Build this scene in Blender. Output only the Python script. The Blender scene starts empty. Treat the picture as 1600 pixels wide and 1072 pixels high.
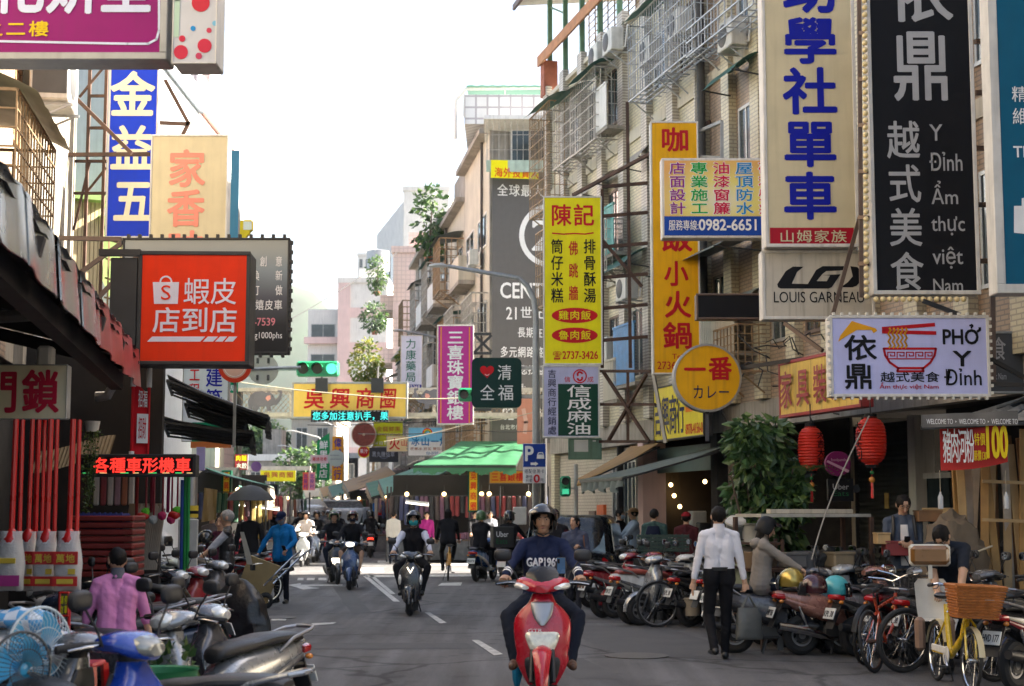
import bpy,bmesh,math,random
import numpy as np
from math import radians,sin,cos,pi,atan2,sqrt,tan
from mathutils import Vector,Matrix,noise
random.seed(11)
SC=bpy.context.scene
COL=SC.collection
F,PCX,PCY,HC=2420.0,800.0,536.0,1.72
PITCH=math.atan(261/F)
cam_d=bpy.data.cameras.new('camera');cam=bpy.data.objects.new('camera',cam_d);COL.objects.link(cam)
cam.location=(0,0,HC);cam.rotation_euler=(pi/2+PITCH,0,0)
cam_d.sensor_width=36;cam_d.lens=36*F/1600;cam_d.clip_start=0.1;cam_d.clip_end=6000
cam_d.dof.use_dof=True;cam_d.dof.focus_distance=19.0;cam_d.dof.aperture_fstop=3.2
SC.camera=cam
SUN_EL,SUN_AZ=radians(33),radians(78)
w=bpy.data.worlds.new('World');SC.world=w;w.use_nodes=True
nt=w.node_tree
sky=nt.nodes.new('ShaderNodeTexSky');sky.sky_type='NISHITA';sky.sun_disc=False
sky.sun_elevation=SUN_EL;sky.sun_rotation=SUN_AZ;sky.air_density=1.0;sky.dust_density=4.0;sky.ozone_density=0.0
bg=nt.nodes['Background'];bg.inputs[1].default_value=0.055
nt.links.new(sky.outputs[0],bg.inputs[0])
sun_d=bpy.data.lights.new('sun','SUN');sun_d.energy=5.0;sun_d.angle=radians(0.6);sun_d.color=(1,.93,.82)
sun=bpy.data.objects.new('sun',sun_d);COL.objects.link(sun)
sv=Vector((sin(SUN_AZ)*cos(SUN_EL),cos(SUN_AZ)*cos(SUN_EL),sin(SUN_EL)))
sun.rotation_euler=sv.to_track_quat('Z','Y').to_euler()
vs=SC.view_settings;vs.view_transform='Standard';vs.look='None';vs.exposure=3.0;vs.gamma=1;vs.use_curve_mapping=False
SC.cycles.use_denoising=True;SC.cycles.max_bounces=6;SC.cycles.diffuse_bounces=4;SC.cycles.caustics_reflective=False;SC.cycles.caustics_refractive=False
SC.cycles.sample_clamp_indirect=6.0;SC.cycles.volume_bounces=0
CP,SP_=cos(PITCH),sin(PITCH)
def ray(px,py):
 a,b=(px-PCX)/F,(PCY-py)/F
 return Vector((a,CP-b*SP_,SP_+b*CP))
def P(px,py,Y):
 r=ray(px,py);return Vector((0,0,HC))+r*(Y/r.y)
def G(px,py,z=0.0):
 r=ray(px,py);return Vector((0,0,HC))+r*((z-HC)/r.z)
def PL(px,py,pt,ang):
 """where the sight line meets the upright plane through pt that runs along angle ang (0 = along X)"""
 n=Vector((-sin(ang),cos(ang),0));r=ray(px,py);o=Vector((0,0,HC))
 return o+r*((Vector(pt)-o).dot(n)/r.dot(n))
MATS={}
def _nt(name):
 m=bpy.data.materials.new(name);m.use_nodes=True
 return m,m.node_tree,m.node_tree.nodes['Principled BSDF']
def mat(name,c,r=.55,metal=0.0,var=.14,sc=5.0,bump=0.0,bsc=60.0,coat=0.0,em=None,es=0.0,tr=0.0,alpha=1.0,streak=0.0,spec=.5,trl=0.0):
 if name in MATS:return MATS[name]
 m,t,p=_nt(name);N,L=t.nodes.new,t.links.new
 tc=N('ShaderNodeTexCoord')
 if var>0:
  nz=N('ShaderNodeTexNoise');nz.inputs['Scale'].default_value=sc;nz.inputs['Detail'].default_value=5
  L(tc.outputs['Object'],nz.inputs['Vector'])
  mx=N('ShaderNodeMix');mx.data_type='RGBA'
  mx.inputs[6].default_value=(*[max(0,x*(1-var))for x in c],1);mx.inputs[7].default_value=(*[min(1,x*(1+var))for x in c],1)
  mr=N('ShaderNodeMapRange');mr.inputs[1].default_value=.3;mr.inputs[2].default_value=.7
  L(nz.outputs[0],mr.inputs[0]);L(mr.outputs[0],mx.inputs[0]);out=mx.outputs[2]
  if streak>0:
   mp=N('ShaderNodeMapping');mp.inputs['Scale'].default_value=(9,9,.7);L(tc.outputs['Object'],mp.inputs[0])
   n2=N('ShaderNodeTexNoise');n2.inputs['Scale'].default_value=1.3;n2.inputs['Detail'].default_value=6;L(mp.outputs[0],n2.inputs['Vector'])
   r2=N('ShaderNodeMapRange');r2.inputs[1].default_value=.5;r2.inputs[2].default_value=.78;r2.inputs[4].default_value=streak;L(n2.outputs[0],r2.inputs[0])
   m2=N('ShaderNodeMix');m2.data_type='RGBA';m2.inputs[7].default_value=(.05,.042,.034,1)
   L(r2.outputs[0],m2.inputs[0]);L(out,m2.inputs[6]);out=m2.outputs[2]
  L(out,p.inputs['Base Color'])
  rr=N('ShaderNodeMapRange');rr.inputs[3].default_value=max(.02,r-.12);rr.inputs[4].default_value=min(1,r+.12)
  L(nz.outputs[0],rr.inputs[0]);L(rr.outputs[0],p.inputs['Roughness'])
 else:
  p.inputs['Base Color'].default_value=(*c,1);p.inputs['Roughness'].default_value=r
 if bump>0:
  nb=N('ShaderNodeTexNoise');nb.inputs['Scale'].default_value=bsc;nb.inputs['Detail'].default_value=4;L(tc.outputs['Object'],nb.inputs['Vector'])
  bp=N('ShaderNodeBump');bp.inputs['Strength'].default_value=bump;bp.inputs['Distance'].default_value=.02
  L(nb.outputs[0],bp.inputs['Height']);L(bp.outputs[0],p.inputs['Normal'])
 p.inputs['Metallic'].default_value=metal;p.inputs['Coat Weight'].default_value=coat;p.inputs['Specular IOR Level'].default_value=spec
 if es>0:p.inputs['Emission Color'].default_value=(*(em or c),1);p.inputs['Emission Strength'].default_value=es
 if tr>0:p.inputs['Transmission Weight'].default_value=tr
 if alpha<1:p.inputs['Alpha'].default_value=alpha
 if trl>0:
  td=N('ShaderNodeBsdfTranslucent');ms=N('ShaderNodeMixShader');ms.inputs[0].default_value=trl
  td.inputs[0].default_value=(*c,1);o=t.nodes['Material Output']
  L(p.outputs[0],ms.inputs[1]);L(td.outputs[0],ms.inputs[2]);L(ms.outputs[0],o.inputs[0])
 MATS[name]=m;return m
def tile(name,c1,c2,mo,w_,h_,off=.5,r=.45,ms=.012,bump=.35,grime=.35):
 if name in MATS:return MATS[name]
 m,t,p=_nt(name);N,L=t.nodes.new,t.links.new
 tc=N('ShaderNodeTexCoord');sx=N('ShaderNodeSeparateXYZ');L(tc.outputs['Object'],sx.inputs[0])
 ad=N('ShaderNodeMath');L(sx.outputs[0],ad.inputs[0]);L(sx.outputs[1],ad.inputs[1])
 cb=N('ShaderNodeCombineXYZ');L(ad.outputs[0],cb.inputs[0]);L(sx.outputs[2],cb.inputs[1])
 b=N('ShaderNodeTexBrick');b.inputs['Scale'].default_value=1;b.inputs['Brick Width'].default_value=w_;b.inputs['Row Height'].default_value=h_
 b.inputs['Mortar Size'].default_value=ms;b.offset=off
 b.inputs['Color1'].default_value=(*c1,1);b.inputs['Color2'].default_value=(*c2,1);b.inputs['Mortar'].default_value=(*mo,1)
 L(cb.outputs[0],b.inputs['Vector'])
 mp=N('ShaderNodeMapping');mp.inputs['Scale'].default_value=(2.2,2.2,.25);L(tc.outputs['Object'],mp.inputs[0])
 nz=N('ShaderNodeTexNoise');nz.inputs['Scale'].default_value=1.1;nz.inputs['Detail'].default_value=7;L(mp.outputs[0],nz.inputs['Vector'])
 mr=N('ShaderNodeMapRange');mr.inputs[1].default_value=.45;mr.inputs[2].default_value=.8;mr.inputs[4].default_value=grime;L(nz.outputs[0],mr.inputs[0])
 mx=N('ShaderNodeMix');mx.data_type='RGBA';mx.inputs[7].default_value=(.09,.075,.06,1)
 L(mr.outputs[0],mx.inputs[0]);L(b.outputs[0],mx.inputs[6]);L(mx.outputs[2],p.inputs['Base Color'])
 bp=N('ShaderNodeBump');bp.inputs['Strength'].default_value=bump;bp.inputs['Distance'].default_value=.01;bp.invert=True
 L(b.outputs[1],bp.inputs['Height']);L(bp.outputs[0],p.inputs['Normal']);p.inputs['Roughness'].default_value=r
 MATS[name]=m;return m
def glow(name,c,s):return mat(name,c,.5,var=0,em=c,es=s)
def hx(s):
 f=lambda v:v/12.92 if v<=.04045 else((v+.055)/1.055)**2.4
 return tuple(f(int(s[i:i+2],16)/255)for i in(0,2,4))
class MB:
 def __init__(s):s.v=[];s.f=[];s.m=[];s.mats=[];s.T=None
 def mi(s,mt):
  if mt not in s.mats:s.mats.append(mt)
  return s.mats.index(mt)
 def add(s,vs,fs,mt):
  o=len(s.v);i=s.mi(mt)
  s.v+=[s.T@Vector(v)if s.T else Vector(v)for v in vs]
  for f in fs:s.f.append([k+o for k in f]);s.m.append(i)
 def bx(s,x0,x1,y0,y1,z0,z1,mt,bev=0.0,rot=None):
  """box; rot = Euler tuple about the box centre; bev = chamfer"""
  c=Vector(((x0+x1)/2,(y0+y1)/2,(z0+z1)/2));h=Vector((abs(x1-x0)/2,abs(y1-y0)/2,abs(z1-z0)/2))
  R=rot if isinstance(rot,Matrix)else(Matrix.Rotation(rot[2],3,'Z')@Matrix.Rotation(rot[1],3,'Y')@Matrix.Rotation(rot[0],3,'X')if rot else None)
  b=min(bev,min(h)*.95)
  if b<=0:
   vs=[Vector((sx*h.x,sy*h.y,sz*h.z))for sz in(-1,1)for sy in(-1,1)for sx in(-1,1)]
   fs=[(0,2,3,1),(4,5,7,6),(0,1,5,4),(2,6,7,3),(0,4,6,2),(1,3,7,5)]
  else:
   vs=[];ix={}
   for sz in(-1,1):
    for sy in(-1,1):
     for sx in(-1,1):
      for a in range(3):
       q=[sx*h.x,sy*h.y,sz*h.z]
       for k in range(3):
        if k!=a:q[k]-=(sx,sy,sz)[k]*b
       ix[(sx,sy,sz,a)]=len(vs);vs.append(Vector(q))
   fs=[]
   for a in range(3):
    u,v_=(a+1)%3,(a+2)%3
    for sg in(-1,1):
     q=[]
     for du,dv in((-1,-1),(1,-1),(1,1),(-1,1)):
      k=[0,0,0];k[a]=sg;k[u]=du;k[v_]=dv;q.append(ix[(*k,a)])
     fs.append(q if sg>0 else q[::-1])
    for du in(-1,1):
     for dv in(-1,1):
      k0=[0,0,0];k0[u]=du;k0[v_]=dv
      k1=list(k0);k0[a]=-1;k1[a]=1
      q=[ix[(*k0,u)],ix[(*k1,u)],ix[(*k1,v_)],ix[(*k0,v_)]]
      fs.append(q if du*dv>0 else q[::-1])
   for key in[(x,y,z)for x in(-1,1)for y in(-1,1)for z in(-1,1)]:
    q=[ix[(*key,0)],ix[(*key,1)],ix[(*key,2)]]
    fs.append(q if key[0]*key[1]*key[2]>0 else q[::-1])
  s.add([(R@v if R else v)+c for v in vs],fs,mt)
 def bar(s,a,b,w_,mt,h_=None):
  a,b=Vector(a),Vector(b);d=b-a;L=d.length
  if L<1e-6:return
  q=d.to_track_quat('Z','Y').to_matrix();h_=h_ or w_;c=(a+b)/2
  s.bx(c.x-w_/2,c.x+w_/2,c.y-h_/2,c.y+h_/2,c.z-L/2,c.z+L/2,mt,0,q)
 def tube(s,pts,r,mt,n=8,cap=True,fl=1.0):
  pts=[Vector(p)for p in pts];rs=r if isinstance(r,(list,tuple))else[r]*len(pts)
  vs,fs=[],[];pu=None
  for i,p in enumerate(pts):
   d=(pts[min(i+1,len(pts)-1)]-pts[max(i-1,0)]).normalized()
   u=(Vector((0,0,1))if abs(d.z)<.9 else Vector((0,1,0)))if pu is None else pu
   u=(u-d*u.dot(d)).normalized();pu=u;v_=d.cross(u)
   for k in range(n):a=2*pi*k/n;vs.append(p+u*(cos(a)*rs[i]*fl)+v_*(sin(a)*rs[i]))
  for i in range(len(pts)-1):
   for k in range(n):fs.append((i*n+k,i*n+(k+1)%n,(i+1)*n+(k+1)%n,(i+1)*n+k))
  if cap:fs.append(tuple(range(n))[::-1]);fs.append(tuple((len(pts)-1)*n+k for k in range(n)))
  s.add(vs,fs,mt)
 def loft(s,secs,mt,cap=True,closed=True):
  n=len(secs[0]);vs=[p for q in secs for p in q];fs=[]
  for i in range(len(secs)-1):
   for k in range(n if closed else n-1):fs.append((i*n+k,i*n+(k+1)%n,(i+1)*n+(k+1)%n,(i+1)*n+k))
  if cap and closed:fs.append(tuple(range(n))[::-1]);fs.append(tuple((len(secs)-1)*n+k for k in range(n)))
  s.add(vs,fs,mt)
 def body(s,keys,mt,axis='y',e=2.6,n=18,sub=3):
  """keys: (t, centre a, centre b, half a, half b) along axis; smooth loft through superellipse rings"""
  K=[]
  for i in range(len(keys)-1):
   p0,p1,p2,p3=keys[max(i-1,0)],keys[i],keys[i+1],keys[min(i+2,len(keys)-1)]
   for j in range(sub):
    t=j/sub
    K.append([.5*(2*b+(c-a)*t+(2*a-5*b+4*c-d)*t*t+(3*b-a-3*c+d)*t**3)for a,b,c,d in zip(p0,p1,p2,p3)])
  K.append(list(keys[-1]));secs=[]
  for t,ca,cb,ra,rb in K:
   q=[]
   for k in range(n):
    a=2*pi*k/n;ca_,sa_=cos(a),sin(a)
    u=ca+max(ra,.002)*math.copysign(abs(ca_)**(2/e),ca_);v_=cb+max(rb,.002)*math.copysign(abs(sa_)**(2/e),sa_)
    q.append({'y':(u,t,v_),'z':(u,v_,t),'x':(t,u,v_)}[axis])
   secs.append(q)
  s.loft(secs if axis!='z' else secs,mt)
 def lathe(s,prof,mt,c=(0,0,0),axis='z',n=16,a0=0,a1=2*pi):
  c=Vector(c);full=abs(a1-a0-2*pi)<1e-6;m=n if full else n+1;vs,fs=[],[]
  for r,z in prof:
   for k in range(m):
    a=a0+(a1-a0)*k/n;p=(r*cos(a),r*sin(a),z)
    vs.append(c+Vector({'z':p,'x':(p[2],p[0],p[1]),'y':(p[1],p[2],p[0])}[axis]))
  for i in range(len(prof)-1):
   for k in range(n):fs.append((i*m+k,i*m+(k+1)%m,(i+1)*m+(k+1)%m,(i+1)*m+k))
  s.add(vs,fs,mt)
 def ell(s,c,r,mt,n=14,m=9,R=None,z0=-1.0,z1=1.0,disp=0,dsc=8):
  c=Vector(c);r=(r,r,r)if not hasattr(r,'__len__')else r;vs,fs=[],[]
  t0,t1=math.asin(z0),math.asin(z1)
  for i in range(m+1):
   t=t0+(t1-t0)*i/m
   for k in range(n):
    a=2*pi*k/n;p=Vector((r[0]*cos(t)*cos(a),r[1]*cos(t)*sin(a),r[2]*sin(t)))
    if disp:p*=1+disp*noise.noise((p+c)*dsc)
    vs.append(c+(R@p if R else p))
  for i in range(m):
   for k in range(n):fs.append((i*n+k,i*n+(k+1)%n,(i+1)*n+(k+1)%n,(i+1)*n+k))
  s.add(vs,fs,mt)
 def prism(s,poly,a,b,mt,axis='y'):
  """flat outline (u,v) given thickness from a to b along axis"""
  n=len(poly);f=lambda u,v_,t:{'y':(u,t,v_),'x':(t,u,v_),'z':(u,v_,t)}[axis]
  s.add([f(u,v_,a)for u,v_ in poly]+[f(u,v_,b)for u,v_ in poly],[tuple(range(n)),tuple(range(2*n-1,n-1,-1))]+[(k,k+n,(k+1)%n+n,(k+1)%n)for k in range(n)],mt)
 def quad(s,a,b,c,d,mt,th=0.0,nu=1,nv=1,f=None):
  """sheet a-b-c-d, optionally displaced by f(u,v)->Vector and given thickness"""
  a,b,c,d=map(Vector,(a,b,c,d));vs=[]
  for j in range(nv+1):
   for i in range(nu+1):
    u,v_=i/nu,j/nv;p=a*(1-u)*(1-v_)+b*u*(1-v_)+c*u*v_+d*(1-u)*v_
    vs.append(p+(f(u,v_)if f else Vector()))
  k=nu+1;fs=[(j*k+i,j*k+i+1,(j+1)*k+i+1,(j+1)*k+i)for j in range(nv)for i in range(nu)]
  if th:
   nn=(b-a).cross(d-a).normalized()*th;o=len(vs);fs2=[tuple(x+o for x in q[::-1])for q in fs]
   edge=[i for i in range(k)]+[j*k+nu for j in range(1,nv+1)]+[nv*k+i for i in range(nu-1,-1,-1)]+[j*k for j in range(nv-1,0,-1)]
   side=[(edge[(i+1)%len(edge)],edge[i],edge[i]+o,edge[(i+1)%len(edge)]+o)for i in range(len(edge))]
   vs=vs+[v_-nn for v_ in vs];fs=fs+fs2+side
  s.add(vs,fs,mt)
 def torus(s,c,R_,r,mt,axis='x',n=28,m=8,a0=0,a1=2*pi,fl=1.0):
  c=Vector(c);full=abs(a1-a0-2*pi)<1e-6;N_=n if full else n+1;vs,fs=[],[]
  for i in range(N_):
   a=a0+(a1-a0)*i/n
   for k in range(m):
    b=2*pi*k/m;rr=R_+r*cos(b);t=r*fl*sin(b);p=(rr*cos(a),rr*sin(a),t)
    vs.append(c+Vector({'z':p,'x':(p[2],p[0],p[1]),'y':(p[0],p[2],p[1])}[axis]))
  for i in range(n if full else n):
   for k in range(m):fs.append((i*m+k,i*m+(k+1)%m,((i+1)%N_)*m+(k+1)%m,((i+1)%N_)*m+k))
  s.add(vs,fs,mt)
 def mesh(s,name,smooth=True,ang=38):
  me=bpy.data.meshes.new(name);me.from_pydata([tuple(v)for v in s.v],[],s.f)
  for m_ in s.mats:me.materials.append(m_)
  me.polygons.foreach_set('material_index',s.m)
  if smooth:
   me.polygons.foreach_set('use_smooth',[True]*len(s.f));me.set_sharp_from_angle(angle=radians(ang))
  me.update();return me
 def out(s,name,parent=None,loc=None,rz=0.0,smooth=True):
  if not s.f:return None
  return put(name,s.mesh(name,smooth),parent,loc,rz)
def put(name,me,parent=None,loc=None,rz=0.0):
 o=bpy.data.objects.new(name,me);COL.objects.link(o);o.parent=parent
 if loc is not None:o.location=loc
 o.rotation_euler.z=rz;return o
def tag(o,label,cat,group=None,kind=None):
 if label:o['label']=label
 if cat:o['category']=cat
 if group:o['group']=group
 if kind:o['kind']=kind
 return o
def thing(name,label,cat,loc=(0,0,0),rz=0.0,group=None):
 o=bpy.data.objects.new(name,None);COL.objects.link(o);o.location=loc;o.rotation_euler.z=rz;o.empty_display_size=.1
 return tag(o,label,cat,group)
def struct(name,mb):o=mb.out(name);o['kind']='structure';return o
def part(name,parent,fn,*a,**k):
 mb=MB();fn(mb,*a,**k);return mb.out(name,parent)
def dup(root,loc,rz,label=None,group=None):
 r=root.copy();COL.objects.link(r);r.location=loc;r.rotation_euler.z=rz
 if label:r['label']=label
 if group:r['group']=group
 for ch in root.children:
  c=ch.copy();COL.objects.link(c);c.parent=r
  for g in ch.children:d=g.copy();COL.objects.link(d);d.parent=c
 return r
GL={}
def glyph(ch,bold=.018):
 k=(ch,bold)
 if k not in GL:
  cu=bpy.data.curves.new('t','FONT');cu.body=ch;cu.offset=bold;cu.resolution_u=3
  ob=bpy.data.objects.new('t',cu);me=bpy.data.meshes.new_from_object(ob)
  GL[k]=([(v.co.x,v.co.y)for v in me.vertices],[tuple(p.vertices)for p in me.polygons])
  bpy.data.objects.remove(ob);bpy.data.meshes.remove(me);bpy.data.curves.remove(cu)
 return GL[k]
def _stamp(mb,vs,fs,fn,mt,y,rad):
 """one glyph; heavier weights are several copies spread over a small circle, each a hair in front of the last"""
 offs=[(0,0)]+([(rad*cos(2*pi*k/6+.5),rad*sin(2*pi*k/6+.5))for k in range(6)]if rad>0 else[])
 for i,(dx,dz)in enumerate(offs):mb.add([(u+dx,y-.00035*i,w_+dz)for u,w_ in fn(vs)],fs,mt)
def write(mb,s,u0,w0,u1,w1,mt,y=-.014,mode='h',bold=.018,shear=0.0,fill=.94,th=0.0):
 """lettering in the rectangle (u0,w0)-(u1,w1) of the local XZ plane, facing -Y. h/v: one cell per Chinese character; f: the whole string fitted"""
 base=0.0;ex=max(0,bold-.004)*.62
 if mode=='f':
  vs,fs=glyph(s,base);xs=[a for a,_ in vs];ys=[b for _,b in vs]
  x0,x1,y0,y1=min(xs),max(xs),min(ys),max(ys);kx,ky=(u1-u0)/max(x1-x0,1e-4),(w1-w0)/max(y1-y0,1e-4)
  _stamp(mb,vs,fs,lambda V_:[(u0+(a-x0)*kx+shear*(b-y0)*ky,w0+(b-y0)*ky)for a,b in V_],mt,y,ex*ky);return
 n=len(s)
 for i,ch in enumerate(s):
  if ch==' ':continue
  if mode=='h':cu0,cu1,cw0,cw1=u0+(u1-u0)*i/n,u0+(u1-u0)*(i+1)/n,w0,w1
  else:cu0,cu1,cw0,cw1=u0,u1,w1-(w1-w0)*(i+1)/n,w1-(w1-w0)*i/n
  vs,fs=glyph(ch,base);kx,ky=(cu1-cu0)*fill,(cw1-cw0)*fill;cx,cz=(cu0+cu1)/2,(cw0+cw1)/2
  _stamp(mb,vs,fs,lambda V_:[(cx+(a-.5)*kx+shear*(b-.38)*ky,cz+(b-.36)*ky)for a,b in V_],mt,y,ex*min(kx,ky))
class Sign:
 """a sign board: upright plane through pixel rect at distance Y, turned by ang; local x along the board, z up, -y towards the street view"""
 def __init__(s,name,label,cat,rect,Y,ang=0.0,th=.22,frame=None,face=None,fw=.03,group=None,edge=None):
  x0,y0,x1,y1=rect;s.ang=ang;s.pt=P((x0+x1)/2,(y0+y1)/2,Y)
  cx,cy=(x0+x1)/2,(y0+y1)/2;a,b=PL(x0,cy,s.pt,ang),PL(x1,cy,s.pt,ang)
  top,bot=PL(cx,y0,s.pt,ang).z,PL(cx,y1,s.pt,ang).z
  mid=(a+b)/2;s.o=Vector((mid.x,mid.y,bot));s.W=(b-a).length;s.H=top-bot;s.th=th
  s.t=thing(name,label,cat,s.o,ang,group);s.R=Matrix.Rotation(-ang,3,'Z')
  h,fr=s.W/2,frame
  if fr:
   mb=MB();mb.bx(-h,h,0,th,0,s.H,fr,.012);mb.out('cabinet',s.t)
   if fw>0 and face:
    m2=MB()
    for q in((-h-.003,h+.003,s.H-fw,s.H+.003),(-h-.003,h+.003,-.003,fw)):m2.bx(q[0],q[1],-.02,.004,q[2],q[3],edge or fr,.006)
    for q in((-h-.003,-h+fw),(h-fw,h+.003)):m2.bx(q[0],q[1],-.018,.002,fw-.002,s.H-fw+.002,edge or fr,.006)
    m2.out('rim',s.t)
  if face:
   mb=MB();mb.bx(-h+fw,h-fw,-.006,.002,fw,s.H-fw,face);mb.out('face_panel',s.t)
  s.L=MB()
 def uw(s,px,py):q=s.R@(PL(px,py,s.pt,s.ang)-s.o);return q.x,q.z
 def text(s,st,x0,y0,x1,y1,mt,mode='h',bold=.018,y=-.012,**k):
  cx,cy=(x0+x1)/2,(y0+y1)/2
  write(s.L,st,s.uw(x0,cy)[0],s.uw(cx,y1)[1],s.uw(x1,cy)[0],s.uw(cx,y0)[1],mt,y,mode,bold,**k);return s
 def rect(s,x0,y0,x1,y1,mt,y=-.009,name=None,bev=0):
  cx,cy=(x0+x1)/2,(y0+y1)/2;mb=MB()if name else s.L
  mb.bx(s.uw(x0,cy)[0],s.uw(x1,cy)[0],y,y+.004,s.uw(cx,y1)[1],s.uw(cx,y0)[1],mt,bev)
  if name:mb.out(name,s.t)
  return s
 def poly(s,pts,mt,y=-.011):
  s.L.prism([s.uw(*q)for q in pts],y,y+.003,mt);return s
 def disc(s,cx,cy,rx,ry,mt,y=-.011,n=32):return s.poly([(cx+rx*cos(2*pi*k/n),cy+ry*sin(2*pi*k/n))for k in range(n)],mt,y)
 def ring(s,cx,cy,r,wd,mt,y=-.011,n=40,a0=0,a1=2*pi):
  for k in range(n):
   a,b=a0+(a1-a0)*k/n,a0+(a1-a0)*(k+1)/n
   s.poly([(cx+q*cos(t),cy+q*sin(t))for q,t in((r,a),(r,b),(r-wd,b),(r-wd,a))],mt,y)
  return s
 def line(s,pts,wd,mt,y=-.012):
  q=[Vector((*s.uw(*p),))for p in pts]
  for a,b in zip(q[:-1],q[1:]):
   d=(b-a);n=Vector((-d.y,d.x)).normalized()*wd/2;d=d.normalized()*wd*.25
   s.L.prism([tuple(a-d+n),tuple(b+d+n),tuple(b+d-n),tuple(a-d-n)],y,y+.003,mt)
  return s
 def done(s,name='lettering'):s.L.out(name,s.t,smooth=False);return s.t
TMP=bpy.data.scenes.new('workbench')
SKIN=mat('skin',(.52,.31,.2),.5,var=.06,sc=12);SKIN2=mat('skin_tan',(.42,.24,.145),.5,var=.06,sc=12)
HAIRB=mat('black_hair',(.012,.01,.009),.62,var=.4,sc=40,bump=.35,bsc=110,spec=.15);HAIRG=mat('grey_hair',(.27,.265,.255),.6,var=.25,sc=40,bump=.5,bsc=120)
EYE=mat('eye_dark',(.02,.014,.01),.2,var=0);EYEW=mat('eye_white',(.5,.47,.44),.3,var=0);LIP=mat('lips',(.36,.15,.12),.5,var=0)
SOLE=mat('shoe_black',(.018,.018,.018),.4)
def cloth(name,c,r=.85):return mat('cloth_'+name,c,r,var=.07,sc=4,bump=.4,bsc=16,spec=.2)
def ik(a,b,l1,l2,pole):
 a,b,pole=Vector(a),Vector(b),Vector(pole);d=b-a;L=min(d.length,(l1+l2)*.999);d=d.normalized()
 x=(l1*l1-l2*l2+L*L)/(2*L);h=sqrt(max(l1*l1-x*x,0));p=pole-d*pole.dot(d)
 return a+d*x+(p.normalized()if p.length>1e-4 else Vector((0,1,0)))*h,a+d*L
def capsule(mb,a,b,ra,rb,mt,n=12):
 a,b=Vector(a),Vector(b);d=b-a;L=d.length;d=d.normalized()if L>1e-6 else Vector((0,0,1))
 pts,rs=[],[]
 for t in(-.97,-.8,-.45):pts.append(a+d*ra*t);rs.append(ra*sqrt(1-t*t))
 for t in(0,.5,1):pts.append(a+(b-a)*t);rs.append(ra+(rb-ra)*t)
 for t in(.45,.8,.97):pts.append(b+d*rb*t);rs.append(rb*sqrt(1-t*t))
 mb.tube(pts,rs,mt,n)
def person(label,loc,rz,top,legs,h=1.72,skin=None,shoe=None,pelvis=None,lean=0,side=0,hands=(None,None),elbow=(None,None),feet=(None,None),knee=(None,None),head=(0,0),sleeve=2.0,short=2.0,hair='short',hairm=None,helm=None,helmm=None,mask=None,vest=None,hem=.10,bulk=1.0,glasses=False,grip=1,vox=None,vestm=None,collar=None,group=None,skirt=None,sock=None,toe=(0,0),palm=None):
 """one figure, +Y forward. hands/feet = targets in the local frame; anything not given stands at ease"""
 k=h/1.72;skin=skin or SKIN;shoe=shoe or SOLE;V=Vector
 pel=V(pelvis)if pelvis is not None else V((0,0,.93*k))
 ld=V((sin(radians(side)),sin(radians(lean)),cos(radians(lean))*cos(radians(side)))).normalized();rt=V((1,0,0));fw=rt.cross(ld)*-1
 fw=(V((0,1,0))-ld*ld.y).normalized()
 sh=pel+ld*.49*k;nk=sh+ld*.07*k;rx=Matrix.Rotation(-head[1],3,'Z');
 hd_up=V((0,sin(radians(head[0])),cos(radians(head[0]))));hd_up=rx@hd_up;hf=rx@V((0,cos(radians(head[0])),-sin(radians(head[0]))));hr=hf.cross(hd_up)
 hc=nk+ld*.05*k+hd_up*.095*k+hf*.015*k
 S=[]
 def seg(a,b,ra,rb,key):S.append((V(a),V(b),ra*k,rb*k,key))
 b_=bulk;tk='vest' if vest is not None else 'top'
 for s in(-1,1):
  hip=pel+rt*(.088*k*s)
  wst=pel+ld*.2*k+rt*(.07*k*s)+fw*.005;ch=pel+ld*.36*k+rt*(.085*k*s)+fw*.012
  seg(hip-ld*.02,pel+ld*(.09-max(hem,0))*k+rt*(.08*k*s),.106*b_,.1*b_,'legs')
  seg(pel+ld*(.115-hem)*k+rt*(.08*k*s),wst,(.116 if hem>.05 else.1)*b_,.1*b_,tk)
  seg(wst,ch,.098*b_,.108*b_,tk);seg(ch,sh+rt*(.11*k*s)-ld*.02,.104*b_,.066*b_,tk)
  shp=sh+rt*(.178*k*s)-ld*.015
  seg(nk-ld*.015,shp,.046,.064*b_,tk)
  i=0 if s<0 else 1;tgt=hands[i]
  tgt=V(tgt)if tgt is not None else shp+V((.045*s,.05,-.525*k));pole=V(elbow[i])if elbow[i]is not None else V((.5*s,-.8,-.3))
  el,wr=ik(shp,tgt,.285*k,.25*k,pole)
  def limb(p,q,r0,r1,t0,cov,key):
   if cov>=t0+1:seg(p,q,r0,r1,key)
   elif cov<=t0:seg(p,q,r0*.84,r1*.86,'skin')
   else:
    f=cov-t0;m_=p+(q-p)*f;rm=r0+(r1-r0)*f;seg(p,m_,r0,rm*1.04,key);seg(m_,q,rm*.8,r1*.86,'skin')
  limb(shp,el,.06*b_,.047*b_,0,sleeve,'top');limb(el,wr,.047*b_,.036*b_,1,sleeve,'top')
  S.append(('hand',i,el,wr,s))
  ft=feet[i];ft=V(ft)if ft is not None else V((.1*k*s,0,.085*k));kp=V(knee[i])if knee[i]is not None else V((.15*s,1,.1))
  kn,an=ik(hip,ft,.43*k,.42*k,kp)
  limb(hip,kn,.092,.063,0,short,'legs');limb(kn,an,.066,.05,1,short,'legs')
  td=Matrix.Rotation(radians(-toe[i])if True else 0,3,'Z')@V((.12*s,1,0)).normalized();dn=V((0,0,-1))
  if short<2:seg(an,an+dn*.02,.04,.045,'sock')
  seg(an-td*.035+dn*.035,an+td*.1+dn*.042,.043,.042,'shoe');seg(an+td*.08+dn*.045,an+td*.155+dn*.05,.04,.033,'shoe')
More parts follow.
